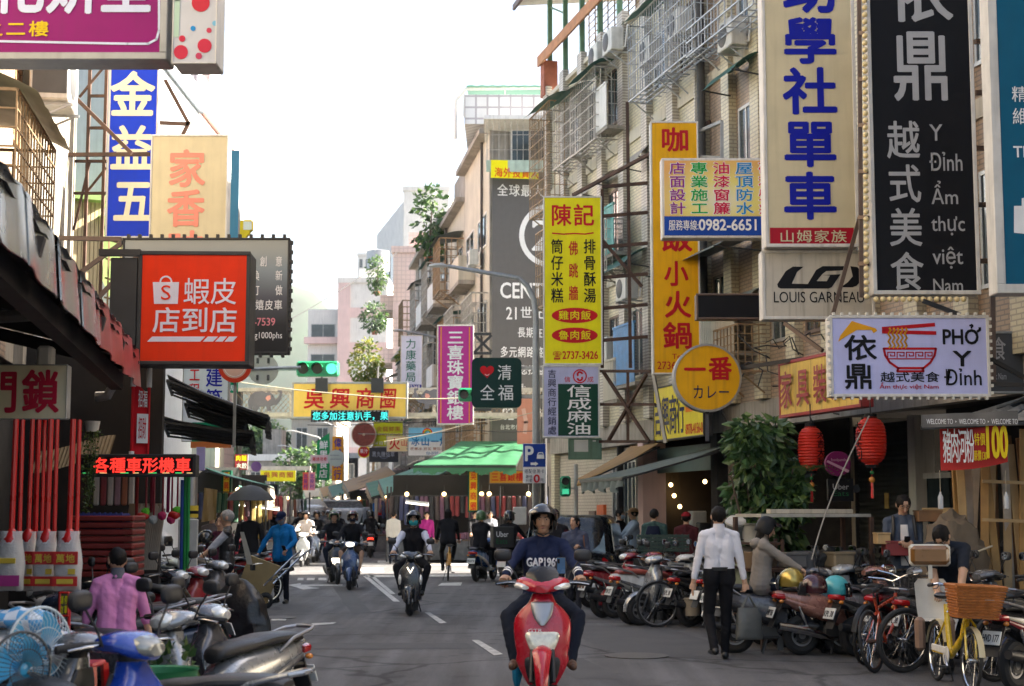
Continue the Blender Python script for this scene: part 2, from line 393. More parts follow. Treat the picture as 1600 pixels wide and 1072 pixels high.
 seg(nk-ld*.035*k+fw*.008,pel+ld*.34*k+fw*.012,.064,.1*b_,tk);seg(nk-ld*.02-fw*.01,sh-ld*.05,.06,.07,tk)
 if skirt:seg(pel,pel-V((0,0,.3)),.16,.2,'legs')
 seg(nk-ld*.04,nk+ld*.06*k+hd_up*.03+hf*.01,.054,.05,'skin')
 seg(hc-hd_up*.012-hf*.012,hc+hd_up*.022-hf*.008,.083,.083,'skin');seg(hc+hf*.02-hd_up*.03,hc+hf*.038-hd_up*.085,.068,.042,'skin')
 seg(hc+hf*.02+hd_up*.02,hc+hf*.025-hd_up*.02,.075,.07,'skin')
 segs=[q for q in S if q[0]!='hand']
 mb=MB();dm=SKIN
 for a,b,ra,rb,key in segs:capsule(mb,a,b,ra,rb,dm)
 me=mb.mesh('person',False);o=bpy.data.objects.new('tmp',me);TMP.collection.objects.link(o)
 vx=vox or(.012 if Vector(loc).length<32 else.02)
 rm=o.modifiers.new('r','REMESH');rm.mode='VOXEL';rm.voxel_size=vx
 sm=o.modifiers.new('s','SMOOTH');sm.factor=.5;sm.iterations=5
 vl=TMP.view_layers[0];vl.update();dg=vl.depsgraph;dg.update();m2=bpy.data.meshes.new_from_object(o.evaluated_get(dg))
 bpy.data.objects.remove(o);bpy.data.meshes.remove(me)
 n=len(m2.vertices);co=np.empty(n*3);m2.vertices.foreach_get('co',co);co=co.reshape(-1,3)
 D=np.empty((len(segs),n))
 for i,(a,b,ra,rb,key)in enumerate(segs):
  a_,b2=np.array(a),np.array(b);d=b2-a_;L2=max(d@d,1e-9);t=np.clip((co-a_)@d/L2,0,1)
  D[i]=np.linalg.norm(co-(a_+t[:,None]*d),axis=1)-(ra+(rb-ra)*t)
 near=D.argmin(0);keys=[q[4]for q in segs]
 nr=np.empty(n*3);m2.vertices.foreach_get('normal',nr);nr=nr.reshape(-1,3)
 for i in range(n):
  if keys[near[i]]in('top','legs','vest'):
   p=Vector(co[i]);f=noise.noise(Vector((p.x*8,p.y*8,p.z*4)))*.009+noise.noise(Vector((p.x*9+3,p.y*9,p.z*26+p.x*16)))*.0055
   co[i]+=nr[i]*f
 m2.vertices.foreach_set('co',co.ravel())
 mm={'skin':skin,'top':top,'legs':legs,'shoe':shoe,'vest':vest or top,'sock':sock or skin};kl=list(mm)
 m2.materials.clear()
 for q in kl:m2.materials.append(mm[q])
 vk=np.array([kl.index(keys[i])for i in near]);pi_=[int(np.bincount(vk[list(p.vertices)]).argmax())for p in m2.polygons]
 m2.polygons.foreach_set('material_index',pi_);m2.polygons.foreach_set('use_smooth',[True]*len(m2.polygons))
 e=MB();B3=Matrix((hr,hf,hd_up)).transposed()
 X=lambda x,y,z:hc+B3@V((x*k,y*k,z*k))
 e.tube([X(0,.085,.012),X(0,.103,-.022),X(0,.112,-.036),X(0,.096,-.046)],[.007,.012,.016,.008],skin,8)
 for s in(-1,1):
  e.ell(X(.082*s,-.004,-.012),(.011,.024,.034),skin,8,6,B3);
  e.ell(X(.033*s,.0835,.008),(.0125,.008,.0052),EYEW,8,6,B3);e.ell(X(.033*s,.091,.008),(.0068,.005,.0058),EYE,8,5,B3)
  e.tube([X(.014*s,.093,.026),X(.034*s,.091,.032),X(.054*s,.078,.027)],.0042,hairm or HAIRB,6)
 e.tube([X(-.025,.078,-.068),X(0,.09,-.066),X(.025,.078,-.068)],[.004,.0075,.004],LIP,6)
 for q in[q for q in S if q[0]=='hand']:
  _,i,el,wr,s=q;d=(wr-el).normalized();g=grip if not hasattr(grip,'__len__')else grip[i]
  up=palm[i]if palm and palm[i]is not None else(V((0,0,1))if abs(d.z)<.8 else V((s*1.0,0,0)));up=V(up);up=(up-d*up.dot(d)).normalized();sd=d.cross(up)*s
  sd=-sd if sd.x*s<0 and abs(d.z)<.8 else sd
  if abs(d.z)>=.8:sd=V((0,-1,0))-d*(-d.y);sd.normalize()
  kk=k
  e.tube([wr-d*.03,wr+d*.012,wr+d*.05*kk,wr+d*.088*kk],[.027*kk,.03*kk,.04*kk,.037*kk],skin,10,fl=.62)
  for j,(off,ln)in enumerate(((-.031,.072),(-.010,.082),(.011,.077),(.031,.06))):
   p0=wr+d*.08*kk+sd*off*kk;c1,c2=(radians(12),radians(22))if g==0 else(radians(48),radians(105))if g==1 else(radians(70),radians(140))
   rot=lambda a:d*cos(a)-up*sin(a)
   p1=p0+rot(c1)*ln*.5*kk;p2=p1+rot(c2)*ln*.5*kk
   e.tube([p0,p0+rot(c1)*ln*.25*kk,p1,(p1+p2)/2,p2],[.0098*kk,.0092*kk,.0092*kk,.0085*kk,.006*kk],skin,7)
  t0=wr+d*.025*kk-sd*.03*kk;t1=t0+(d*.6-sd*.55-up*.3).normalized()*.045*kk;t2=t1+(d*.85-sd*.05-up*.5).normalized()*.035*kk
  e.tube([t0,t1,t2],[.013*kk,.0115*kk,.008*kk],skin,7)
 em=e.mesh('x')
 bm=bmesh.new();bm.from_mesh(m2);om=len(m2.materials)
 for q in em.materials:m2.materials.append(q)
 nf=len(bm.faces);bm.from_mesh(em);bm.faces.ensure_lookup_table()
 for f in bm.faces[nf:]:f.material_index+=om;f.smooth=True
 bm.to_mesh(m2);bm.free();m2.name='person';bpy.data.meshes.remove(em)
 ob=put('person',m2,None,loc,rz);tag(ob,label,'person',group)
 hm=hairm or HAIRB
 if hair and helm!='full':
  q=MB();vs=[];
  mb2=MB();mb2.ell((0,-.012,.012),(.089,.103,.099),hm,26,18);
  Vv,Ff=[],[]
  keep=[]
  for v in mb2.v:
   lim=.045 if v.y>.06 else(-.02 if v.y>-.01 else(-.085 if hair=='short' else-.11));lim=lim if abs(v.x)<.06 or v.y<0 else lim-.02
   p=V(v);f=1.0+.07*noise.noise(p*22)+.05*noise.noise(Vector((p.x*60,p.y*60,p.z*25)));p=V((p.x*f,p.y*f,p.z*f));keep.append(v.z>=lim-.001);Vv.append(hc+B3@(p*k))
  fs=[f for f in mb2.f if sum(keep[i]for i in f)>=2]
  q.add(Vv,fs,hm)
  if hair=='bob' or hair=='long':
   ln=-.13 if hair=='bob' else-.3
   secs=[]
   for t in(0,.35,.7,1):
    zz=.03+(ln-.03)*t;wd=.094*(1-.25*t*(hair=='long'))
    secs.append([hc+B3@V((wd*sin(a)*k,(-.02-.095*cos(a)*(1-.25*t))*k,zz*k))for a in[(-1.75+3.5*j/12)for j in range(13)]])
   q.loft(secs,hm,False,False)
  if hair=='bun':q.ell(hc+B3@V((0,-.12,.05))*k,.045,hm,10,8)
  if hair=='tail':q.tube([hc+B3@V((0,-.1,.02))*k,hc+B3@V((0,-.135,-.03))*k,hc+B3@V((0,-.12,-.16))*k],[.02,.032,.012],hm,8)
  q.out('hair',ob)
 if helm:
  hb=MB();hm_=helmm
  if helm=='half':
   pr=[(0,.142)]+[(.128*sin(a),.142*cos(a))for a in(.2,.4,.6,.8,.95,1.1,1.25,1.4,1.55,1.7,1.9)]
   t2=MB();t2.lathe(pr[::-1],hm_,n=32);
   vs=[hc+B3@(V((v.x,v.y*1.12-.008,v.z+.012-(.05 if(v.z<.03 and v.y<.06)else 0)))*k)for v in t2.v];hb.add(vs,[f for f in t2.f if not(sum(t2.v[i].y for i in f)/len(f)>.062 and sum(t2.v[i].z for i in f)/len(f)<.052)],hm_)
   sh_=hb.out('helmet',ob)
   vb=MB();gm=mat('visor_dark',(.015,.015,.018),.12,var=0,coat=.5)
   secs=[]
   for u,zz,rr in((0,.098,.13),(.5,.082,.15),(1,.062,.168)):secs.append([hc+B3@(V((rr*sin(a)*.96,rr*cos(a)*1.1,zz-.02*abs(sin(a))+.02))*k)for a in[(-1.05+2.1*j/14)for j in range(15)]])
   vb.loft(secs,gm,False,False);vb.out('visor',sh_)
   sb=MB();sb.tube([X(-.1,.02,.0),X(-.08,.05,-.1),X(0,.075,-.135),X(.08,.05,-.1),X(.1,.02,0)],.008,SOLE,6);sb.out('strap',sh_)
  elif helm=='full':
   hb.ell(hc+B3@V((0,-.005,-.002))*k,(.132*k,.15*k,.148*k),hm_,22,14,B3);sh_=hb.out('helmet',ob)
   vb=MB();secs=[[hc+B3@(V((.136*sin(a),.155*cos(a),z))*k)for a in[(-1.15+2.3*j/14)for j in range(15)]]for z in(-.045,.01,.06)]
   vb.loft(secs,mat('visor_black',(.01,.01,.012),.08,var=0,coat=.6),False,False);vb.out('visor',sh_)
  elif helm=='cap':
   hb.ell(hc+B3@V((0,-.01,.03))*k,(.098*k,.112*k,.088*k),hm_,18,8,B3,z0=.0);sh_=hb.out('cap',ob)
   vb=MB();vb.loft([[hc+B3@(V((.09*sin(a),(.09+dd)*cos(a),.042-zz))*k)for a in[(-1.1+2.2*j/10)for j in range(11)]]for dd,zz in((0,0),(.045,.01),(.085,.022))],hm_,False,False);vb.out('brim',sh_)
 if mask:
  q=MB();secs=[[hc+B3@(V((r_*sin(a),(yo+r_*cos(a)),z))*k)for a in[(-1.25+2.5*j/10)for j in range(11)]]for z,r_,yo in((-.02,.078,.03),(-.045,.081,.036),(-.075,.074,.034),(-.105,.055,.022))]
  q.loft(secs,mask,False,False);q.out('face_mask',ob)
 if glasses:
  q=MB();gmm=mat('glasses_frame',(.02,.02,.02),.3,var=0)
  for s in(-1,1):
   q.tube([X(.034*s+.021*cos(a),.103,.006+.017*sin(a))for a in[2*pi*j/12 for j in range(13)]],.0025,gmm,5);q.tube([X(.054*s,.1,.01),X(.084*s,.0,.01)],.0025,gmm,5)
  q.tube([X(-.013,.104,.008),X(.013,.104,.008)],.0025,gmm,5);q.out('glasses',ob)
 if collar:
  q=MB();q.tube([nk-ld*.05*k,nk+ld*.01*k,nk+ld*.04*k+hd_up*.015],[.074*k,.068*k,.063*k],collar,14,False);q.out('collar',ob)
 ob['_sh']=[*sh];ob['_hc']=[*hc];ob['_nk']=[*nk]
 del ob['_sh'],ob['_hc'],ob['_nk']
 return ob,dict(hc=hc,B3=B3,sh=sh,nk=nk,pel=pel,ld=ld,fw=fw,k=k,S=S)
RUB=mat('tyre_rubber',(.02,.02,.021),.75,var=.25,sc=18,bump=.3,bsc=90);BLK=mat('black_plastic',(.02,.02,.022),.5,var=.3,sc=9);BLKG=mat('black_gloss',(.012,.012,.014),.18,var=0,coat=.5)
SEAT=mat('black_vinyl',(.018,.018,.019),.42,var=.2,sc=14,bump=.2,bsc=140);CHR=mat('chrome',(.62,.62,.63),.16,1.0,var=.1);ALU=mat('alloy',(.36,.36,.37),.4,.8)
MIR=mat('mirror_glass',(.75,.8,.86),.03,1.0,var=0);LENS=mat('headlight_lens',(.72,.72,.68),.12,.3,var=.25,sc=22,coat=.6);TAIL=mat('tail_lens',(.42,.012,.014),.15,var=.1,coat=.7);AMB=mat('amber_lens',(.75,.26,.04),.2,var=.1,coat=.5)
PLATE=mat('plate_white',(.75,.75,.72),.45,var=.08);INK=mat('plate_ink',(.02,.02,.025),.6,var=0);STEEL=mat('dark_steel',(.06,.06,.062),.45,.6);RUST=mat('rusty_steel',(.09,.05,.035),.75,.2,var=.4)
HON=glow('headlight_on',(1,.9,.68),.5);TON=glow('tail_on',(1,.04,.02),.35)
def paint(name,c,met=0.0):return mat('paint_'+name,c,.27,met,var=.1,sc=9,coat=.55)
def wheel(parent,y,r,tr,x=0.0,spokes=5,name='wheel',rimm=None,rz=0):
 b=MB();b.torus((x,y,r),r-tr,tr,RUB,'x',34,9);w_=b.out(name,parent)
 b=MB();rm=rimm or ALU;b.torus((x,y,r),r-tr*1.9,tr*.42,rm,'x',30,6,fl=1.6)
 b.lathe([(0,-.055),(.045,-.055),(.05,0),(.045,.055),(0,.055)],rm,(x,y,r),'x',12)
 for k in range(spokes):
  a=2*pi*k/spokes;d=Vector((0,cos(a),sin(a)));b.bar(Vector((x,y,r))+d*.03,Vector((x,y,r))+d*(r-tr*2),.022,rm,.036)
 b.lathe([(.03,0),(.085,0),(.085,.005),(.03,.005)],STEEL,(x+.045,y,r),'x',18)
 b.out('rim',w_);return w_
def mirror(parent,s,x=.3,z=1.2,y=.34,back=False,dark=False,zs=.98,xs=.19):
 b=MB();b.tube([(xs*s,y+.02,zs),(xs*s+.03*s,y+.01,zs+.08),(x*s,y,z-.03)],.0065,BLK,6)
 c=Vector((x*s+.02*s,y,z));b.body([(y-.022,c.x,c.z,.055,.036),(y-.016,c.x,c.z,.071,.049),(y+.012,c.x,c.z,.066,.045),(y+.026,c.x,c.z,.035,.022)],BLK,'y',2.9,18,2);m=b.out('mirror',*parent)
 g=MB();g.lathe([(0,0),(.04,.001),(.06,0)],MIR,(0,0,0),'y',18);
 for v in g.v:v.z*=.68
 g.v=[Vector((v.x,-v.y-.0235,v.z))+c for v in g.v];g.out('mirror_glass',m)
def scooter(label,loc,rz,p1,p2=None,seat=None,head='bar',lit=False,tlit=False,screen=False,bars=True,box=None,plate=None,group=None,front=True,mirrors=True,rimm=None,rack=True,lean=0.0,big=1.0,steer=0.0,tailrail=None,lensm=None,mdark=None,name='scooter',old=False,redrim=False,aw=1.0):
 """parked or ridden scooter, +Y forward, wheels on z=0"""
 p2=p2 or BLK;seat=seat or SEAT;t=thing(name,label,'scooter',loc,rz,group);t.rotation_euler.y=lean;t.scale=(big,)*3
 b=MB();b.body([(-.95,0,.73,.035,.03),(-.86,0,.69,.085,.075),(-.66,0,.63,.135,.125),(-.4,0,.57,.165,.165),(-.14,0,.5,.165,.2),(0,0,.42,.13,.17)],p1,'y',2.8,20);body_=b.out('rear_body',t)
 b=MB()
 for s in(-1,1):b.body([(-.84,.1*s,.655,.012,.02),(-.6,.15*s,.57,.012,.035),(-.3,.168*s,.46,.014,.05),(-.08,.15*s,.36,.02,.05)],p2,'y',2.4,10)
 b.out('side_trim',body_)
 b=MB();b.body([(-.86,0,.775,.09,.022),(-.76,0,.79,.13,.04),(-.5,0,.785,.15,.045),(-.36,0,.765,.15,.045),(-.18,0,.745,.135,.05),(-.02,0,.715,.1,.045),(.02,0,.68,.05,.03)],seat,'y',2.6,18);b.out('seat',t)
 b=MB();b.body([(-.12,0,.3,.15,.05),(.05,0,.27,.16,.035),(.3,0,.28,.16,.035),(.4,0,.33,.14,.05)],p2,'y',4,16);b.out('floorboard',t)
 b=MB();b.body([(.2,0,.5,.09,.03),(.3,0,.5,.135,.05),(.44,0,.49,.178,.06),(.6,0,.46,.2,.08),(.7,0,.435,.195,.085),(.77,0,.42,.155,.085),(.83,0,.41,.1,.075),(.9,0,.39,.07,.06)],p1,'z',3.0,26);b.v=[Vector((v.x*aw*(1+.12*(aw-1)*8*(v.z<.42)),v.y,v.z))for v in b.v];ap=b.out('front_apron',t)
 b=MB();b.body([(.26,0,.42,.12,.02),(.5,0,.4,.17,.03),(.72,0,.36,.15,.03),(.84,0,.34,.09,.02)],BLK,'z',3,14);b.out('leg_shield',ap)
 for s in((-1,1)if head!='apron' else()):
  b=MB();b.body([(.5,.165*s,.515,.02,.012),(.58,.17*s,.52,.032,.02),(.66,.165*s,.5,.02,.012)],AMB if old else LENS,'z',2,10);b.out('indicator',ap)
 if head=='apron':
  b=MB();b.body([(.44,0,.555,.05,.014),(.48,0,.552,.1,.02),(.58,0,.535,.135,.022),(.61,0,.525,.12,.016)],HON if lit else(lensm or LENS),'z',2.6,16);b.out('headlight',ap)
 b=MB();b.body([(.19,0,.53,.06,.014),(.26,0,.55,.115,.018),(.38,0,.557,.14,.018),(.415,0,.552,.12,.01)],BLK,'z',2.6,14);b.out('lower_grille',ap)
 b=MB();R_=.285;secs=[]
 for k in range(9):
  a=radians(-5+150*k/8);hw=.075*(1-.45*abs(k-4)/4)
  secs.append([(hw*u,.66+(R_-.03*u*u)*cos(a),.235+(R_-.03*u*u)*sin(a))for u in(-1,-.5,0,.5,1)]+[(hw*u,.66+(R_-.012-.03*u*u)*cos(a),.235+(R_-.012-.03*u*u)*sin(a))for u in(1,.5,0,-.5,-1)])
 b.loft(secs,p1,True);b.out('front_mudguard',t)
 b=MB()
 for s in(-1,1):b.tube([(.085*s,.66,.235),(.08*s,.58,.42),(.07*s,.5,.55)],.02,STEEL,8)
 b.out('fork',t)
 wheel(t,.66,.235,.055,rimm=rimm);wheel(t,-.62,.235,.06,rimm=rimm)
 b=MB();b.body([(-.66,-.09,.25,.035,.06),(-.4,-.08,.27,.06,.09),(-.1,-.06,.3,.08,.09),(.0,-.03,.33,.06,.05)],STEEL,'y',3,12);b.bx(-.02,.1,-.36,-.08,.2,.36,STEEL,.02);b.bx(-.1,.1,-.12,-.05,.05,.22,STEEL);b.out('engine',t)
 b=MB();b.tube([(.1,-.1,.2),(.13,-.3,.2),(.14,-.45,.25),(.145,-.62,.3),(.15,-.95,.36)],[.018,.02,.05,.058,.045],BLK if not old else CHR,12);b.out('exhaust',t)
 b=MB();b.quad((-.09,-.86,.63),(.09,-.86,.63),(.075,-1.0,.33),(-.075,-1.0,.33),BLK,.012);b.bx(-.08,.08,-.9,-.7,.56,.62,BLK,.02);mg=b.out('rear_mudguard',t)
 b=MB();b.bx(-.1,.1,-1.0,-.985,.44,.575,PLATE,.004,(radians(-22),0,0));pl=b.out('number_plate',t)
 if plate:
  q=MB();write(q,plate,-.085,-.035,.085,.035,INK,0,'f',.03);o_=q.out('plate_lettering',pl,smooth=False);o_.location=(0,-1.0035,.5065);o_.rotation_euler=(radians(-22),0,0)
 b=MB();b.body([(-.965,0,.7,.06,.02),(-.94,0,.7,.1,.035),(-.85,0,.69,.115,.04)],TON if tlit else TAIL,'y',3,14);b.out('tail_light',t)
 for s in(-1,1):
  b=MB();b.ell((.11*s,-.9,.64),(.03,.03,.022),AMB,8,6);b.out('indicator',t)
 b=MB();
 for s in(-1,1):b.tube([(.13*s,-.55,.7),(.15*s,-.68,.79),(.13*s,-.9,.84)],.014,tailrail or ALU,8)
 b.tube([(.13,-.9,.84),(.08,-.97,.85),(0,-.985,.85),(-.08,-.97,.85),(-.13,-.9,.84)],.014,tailrail or ALU,8);b.out('grab_rail',t)
 for s in(-1,1):
  b=MB();b.tube([(.14*s,-.55,.26),(.14*s,-.66,.5),(.13*s,-.68,.58)],.018,CHR if not redrim else TAIL,8);b.out('shock_absorber',t)
 b=MB()
 for s in(-1,1):b.tube([(.07*s,-.22,.25),(.13*s,-.3,.012)],.012,STEEL,6)
 b.out('centre_stand',t)
 hb=(t,(0,.4,0),steer)
 Y0=-.4
 b=MB();b.body([(.2+Y0,0,.96,.07,.03),(.3+Y0,0,.985,.16,.05),(.4+Y0,0,.985,.165,.055),(.48+Y0,0,.96,.12,.05),(.53+Y0,0,.94,.05,.03)],p1,'y',2.4,18)
 b.v=[Vector((v.x*(aw*aw),v.y,v.z))for v in b.v];b.body([(.86,0,.39+Y0,.05,.05),(.94,0,.38+Y0,.07,.06)],BLK,'z',2,12);b.out('handlebar_cover',*hb)
 if head=='bar':
  b=MB();b.body([(.47+Y0,0,.975,.1,.05),(.52+Y0,0,.965,.085,.045),(.55+Y0,0,.96,.05,.03)],HON if lit else(lensm or LENS),'y',2.2,16);b.out('headlight',*hb)
 elif head=='round':
  b=MB();b.lathe([(.0,.60+Y0),(.06,.595+Y0),(.085,.56+Y0),(.085,.45+Y0),(.04,.4+Y0)],CHR,(0,0,.98),'y',20);hl=b.out('headlight_shell',*hb)
  b=MB();b.ell((0,.575+Y0,.98),(.075,.04,.075),HON if lit else(lensm or LENS),14,8);b.out('headlight',hl)
 else:
  for s in(-1,1):
   b=MB();b.body([(.37+Y0,.15*aw*aw*s,.97,.03,.02),(.45+Y0,.135*aw*aw*s,.96,.05,.028),(.515+Y0,.1*aw*aw*s,.95,.03,.014)],LENS,'y',2,12);b.out('front_light',*hb)
 if screen:
  b=MB();b.loft([[(x*wd,yy+Y0-.05*x*x,zz)for x in(-1,-.5,0,.5,1)]for wd,yy,zz in((.1,.53,.95),(.13,.5,1.0),(.13,.44,1.06),(.1,.39,1.1),(.06,.37,1.115))],mat('smoke_screen',(.02,.017,.014),.15,var=0,spec=.3),False,False);b.out('windscreen',*hb)
 for s in(-1,1):
  b=MB();b.tube([(.13*s,.34+Y0,.985),(.22*s,.33+Y0,.99),(.27*s,.31+Y0,.985)],.014,BLK,8);b.tube([(.25*s,.315+Y0,.985),(.38*s,.27+Y0,.975)],.019,RUB,10);g_=b.out('grip',*hb)
  b=MB();b.tube([(.2*s,.36+Y0,.985),(.28*s,.37+Y0,.985),(.37*s,.335+Y0,.97)],.0055,CHR,6);b.out('brake_lever',g_)
  if mirrors:mirror(hb,s,y=.36+Y0)
 if box:
  b=MB();b.bx(-.22,.22,-1.12,-.66,.86,1.26,box,.03);bo=b.out('delivery_box',t)
 return t
def bicycle(label,loc,rz,c,basket=None,saddle=None,group=None,child=False,fender=None,lean=.06,R=.33,bars='city',tyre=.019,rimm=None,steer=0.0,fs=1.0,chaincase=None,name='bicycle'):
 t=thing(name,label,'bicycle',loc,rz,group);t.rotation_euler.y=lean
 fr,rr=.56,-.5;rm=rimm or CHR
 def wh(y,nm,par):
  b=MB();b.torus((0,y,R),R-tyre,tyre,RUB,'x',44,8);w_=b.out('wheel',*par)
  b=MB();b.torus((0,y,R),R-tyre*2.3,.011,rm,'x',44,6);b.lathe([(0,-.05),(.018,-.05),(.024,0),(.018,.05),(0,.05)],rm,(0,y,R),'x',10);b.out('rim',w_)
  b=MB()
  for k in range(28):
   a=2*pi*k/28;d=Vector((0,cos(a),sin(a)));a2=a+.25*(1 if k%4<2 else-1)
   b.bar(Vector(((.035 if k%2 else-.035),y,R))+Vector((0,cos(a2),sin(a2)))*.02,Vector((0,y,R))+d*(R-tyre*2.2),.0028,CHR)
  b.out('spokes',w_)
  if fender:
   b=MB();secs=[]
   for k in range(13):
    a=radians((20 if y<0 else 10)+(150 if y<0 else 120)*k/12);secs.append([(u*.03,y+(R+.022-.01*abs(u))*cos(a),R+(R+.022-.01*abs(u))*sin(a))for u in(-1,0,1)])
   b.loft(secs,fender,False,False);b.out('mudguard',*par)
 st=(t,(0,.44,0),steer)
 b=MB();bb=Vector((0,-.06,.29));
 b.tube([(0,.42,.72),(0,.3,.5),bb],.021*fs,c,10);b.tube([bb,(0,-.2,.62),(0,-.24,.78)],.017*fs,c,8)
 b.tube([(0,.43,.8),(0,.41,.66)],.022*fs,c,10)
 if bars!='step':b.tube([(0,.42,.76),(0,-.21,.66)],.017*fs,c,8)
 for s in(-1,1):b.tube([bb+Vector((.03*s,0,0)),(.05*s,rr,R)],.011,c,6);b.tube([(.02*s,-.2,.62),(.05*s,rr,R)],.01,c,6)
 b.out('frame',t)
 b=MB()
 for s in(-1,1):b.tube([(.045*s,fr-.44,R),(.05*s,.055,.62),(.02*s,0,.68)],.012,c,6)
 b.tube([(0,0,.68),(0,-.03,.92)],.014,CHR,8);b.out('fork',*st)
 wh(rr,'rear',(t,));wh(fr-.44,'front',st)
 b=MB();b.tube([(-.29,-.24,.98),(-.26,-.1,1.0),(-.12,-.02,.97),(0,-.03,.93),(.12,-.02,.97),(.26,-.1,1.0),(.29,-.24,.98)],.0125,CHR,8);hb_=b.out('handlebar',*st)
 for s in(-1,1):
  b=MB();b.tube([(.285*s,-.19,.983),(.293*s,-.31,.972)],.018,RUB,8);b.out('grip',hb_)
  b=MB();b.tube([(.26*s,-.08,.99),(.25*s,-.17,.955),(.27*s,-.24,.94)],.005,CHR,5);b.out('brake_lever',hb_)
 b=MB();b.tube([(0,-.2,.7),(0,-.25,.82)],.012,CHR,8);b.out('seat_post',t)
 b=MB();b.body([(-.4,0,.85,.06,.03),(-.34,0,.86,.1,.035),(-.22,0,.86,.06,.03),(-.1,0,.86,.025,.02)],saddle or SEAT,'y',2.2,14);b.out('saddle',t)
 b=MB();b.lathe([(.0,0),(.09,0),(.09,.008),(0,.008)],chaincase or STEEL,bb+Vector((.045,0,0)),'x',20)
 if chaincase:b.bx(.04,.06,rr-.02,bb.y,.3,.37,chaincase,.008)
 for s in(-1,1):b.bar(bb+Vector((.06*s,0,0)),bb+Vector((.075*s,.12*s,-.1*s)),.016,CHR,.02);b.bx(.08*s,.16*s,bb.y+.12*s-.04,bb.y+.12*s+.04,bb.z-.1*s-.01,bb.z-.1*s+.01,BLK)
 b.out('crankset',t)
 b=MB();b.tube([(-.05,rr+.1,.3),(-.12,rr+.14,.015),(-.12,rr+.08,.01)],.008,STEEL,6);b.out('kickstand',t)
 if basket:
  b=MB();x0,y0,z0=(.15,.02,.72)if basket=='wire' else(.185,.03,.71)
  if basket=='wire':
   for j in range(8):
    z=z0+.24*j/7;g=1+.25*j/7;q=[(-x0*g,y0,z),(x0*g,y0,z),(x0*g,y0+.27*g,z),(-x0*g,y0+.27*g,z),(-x0*g,y0,z)];b.tube(q,.0045 if j in(0,7)else.0025,BLK,4)
   for i in range(9):
    u=-1+2*i/8
    for yy in(0,1):b.bar((u*x0,y0+.27*yy,z0),(u*x0*1.25,y0+.27*yy*1.25,z0+.24),.004,BLK)
    for s in(-1,1):b.bar((s*x0,y0+.27*i/8,z0),(s*x0*1.25,y0+.3375*i/8,z0+.24),.004,BLK)
   b.bx(-x0,x0,y0,y0+.27,z0-.003,z0+.003,BLK)
  else:
   for j in range(12):
    z=z0+.29*j/11;g=1+.3*j/11
    for(xa,ya,xb,yb)in((-x0,0,x0,0),(-x0,.27,x0,.27),(-x0,0,-x0,.27),(x0,0,x0,.27)):
     pts=[]
     for i in range(15):
      u=i/14;px_,py_=(xa+(xb-xa)*u)*g,(ya+(yb-ya)*u)*g;of=.005*(1 if(i+j)%2 else-1)
      pts.append((px_+(of if xa==xb else 0),y0+py_+(of if ya==yb else 0),z))
     b.tube(pts,.0115 if j<11 else.016,basket,5)
   b.bx(-x0,x0,y0,y0+.27,z0-.006,z0+.006,basket)
  b.out('basket',*st)
 return t
def helmet_on(label,loc,m,rz=0,visor=True,name='helmet',r=.135):
 b=MB();prof=[(.001,.15)]+[(r*sin(a),.15*cos(a))for a in(.25,.5,.8,1.1,1.4,1.7,1.95)]
 b.lathe(prof[::-1],m,n=22);b.v=[Vector((v.x,v.y*1.12,v.z+.055))for v in b.v]
 o=b.out('shell',None);t=thing(name,label,'helmet',loc,rz);o.parent=t
 if visor:
  q=MB();q.loft([[((r+.02+e_)*sin(a),(r+.04+e_)*cos(a),z)for a in[(-1.1+2.2*j/12)for j in range(13)]]for z,e_ in((.12,-.02),(.06,.005),(-.03,.0))],mat('visor_dark',(.015,.015,.018),.12,var=0,coat=.5),False,False);q.out('visor',t)
 return t
 # ================================================================ THE SETTING
ASPH,t_,p_=_nt('asphalt');N,L=t_.nodes.new,t_.links.new;tc=N('ShaderNodeTexCoord')
def nz_(sc,lo,hi,a,c,det=6,vec=None,stretch=None):
 n_=N('ShaderNodeTexNoise');n_.inputs['Scale'].default_value=sc;n_.inputs['Detail'].default_value=det
 if stretch:mp=N('ShaderNodeMapping');mp.inputs['Scale'].default_value=stretch;mp.inputs['Rotation'].default_value=(0,0,.18);L(tc.outputs['Object'],mp.inputs[0]);L(mp.outputs[0],n_.inputs['Vector'])
 else:L(tc.outputs['Object'],n_.inputs['Vector'])
 r_=N('ShaderNodeMapRange');r_.inputs[1].default_value=lo;r_.inputs[2].default_value=hi;r_.inputs[3].default_value=a;r_.inputs[4].default_value=c;L(n_.outputs[0],r_.inputs[0]);return r_.outputs[0]
def mul_(a,c):m_=N('ShaderNodeMath');m_.operation='MULTIPLY';L(a,m_.inputs[0]);L(c,m_.inputs[1]);return m_.outputs[0]
vo=N('ShaderNodeTexVoronoi');vo.feature='DISTANCE_TO_EDGE';vo.inputs['Scale'].default_value=.38;wv=N('ShaderNodeTexNoise');wv.inputs['Scale'].default_value=1.6;wv.inputs['Detail'].default_value=5;L(tc.outputs['Object'],wv.inputs['Vector']);wa=N('ShaderNodeMix');wa.data_type='VECTOR';wa.inputs[0].default_value=.3;L(tc.outputs['Object'],wa.inputs[4]);L(wv.outputs[1],wa.inputs[5]);L(wa.outputs[1],vo.inputs['Vector'])
ckr=N('ShaderNodeMapRange');ckr.inputs[1].default_value=.004;ckr.inputs[2].default_value=.016;ckr.inputs[3].default_value=.45;ckr.inputs[4].default_value=1;L(vo.outputs[0],ckr.inputs[0])
val=mul_(mul_(mul_(nz_(.35,.3,.7,.72,1.2),nz_(1.0,.42,.62,.9,1.06,4,stretch=(2.6,.16,1))),mul_(nz_(2.3,.58,.7,1,.62,3),nz_(90,.3,.7,.72,1.28,2))),ckr.outputs[0])
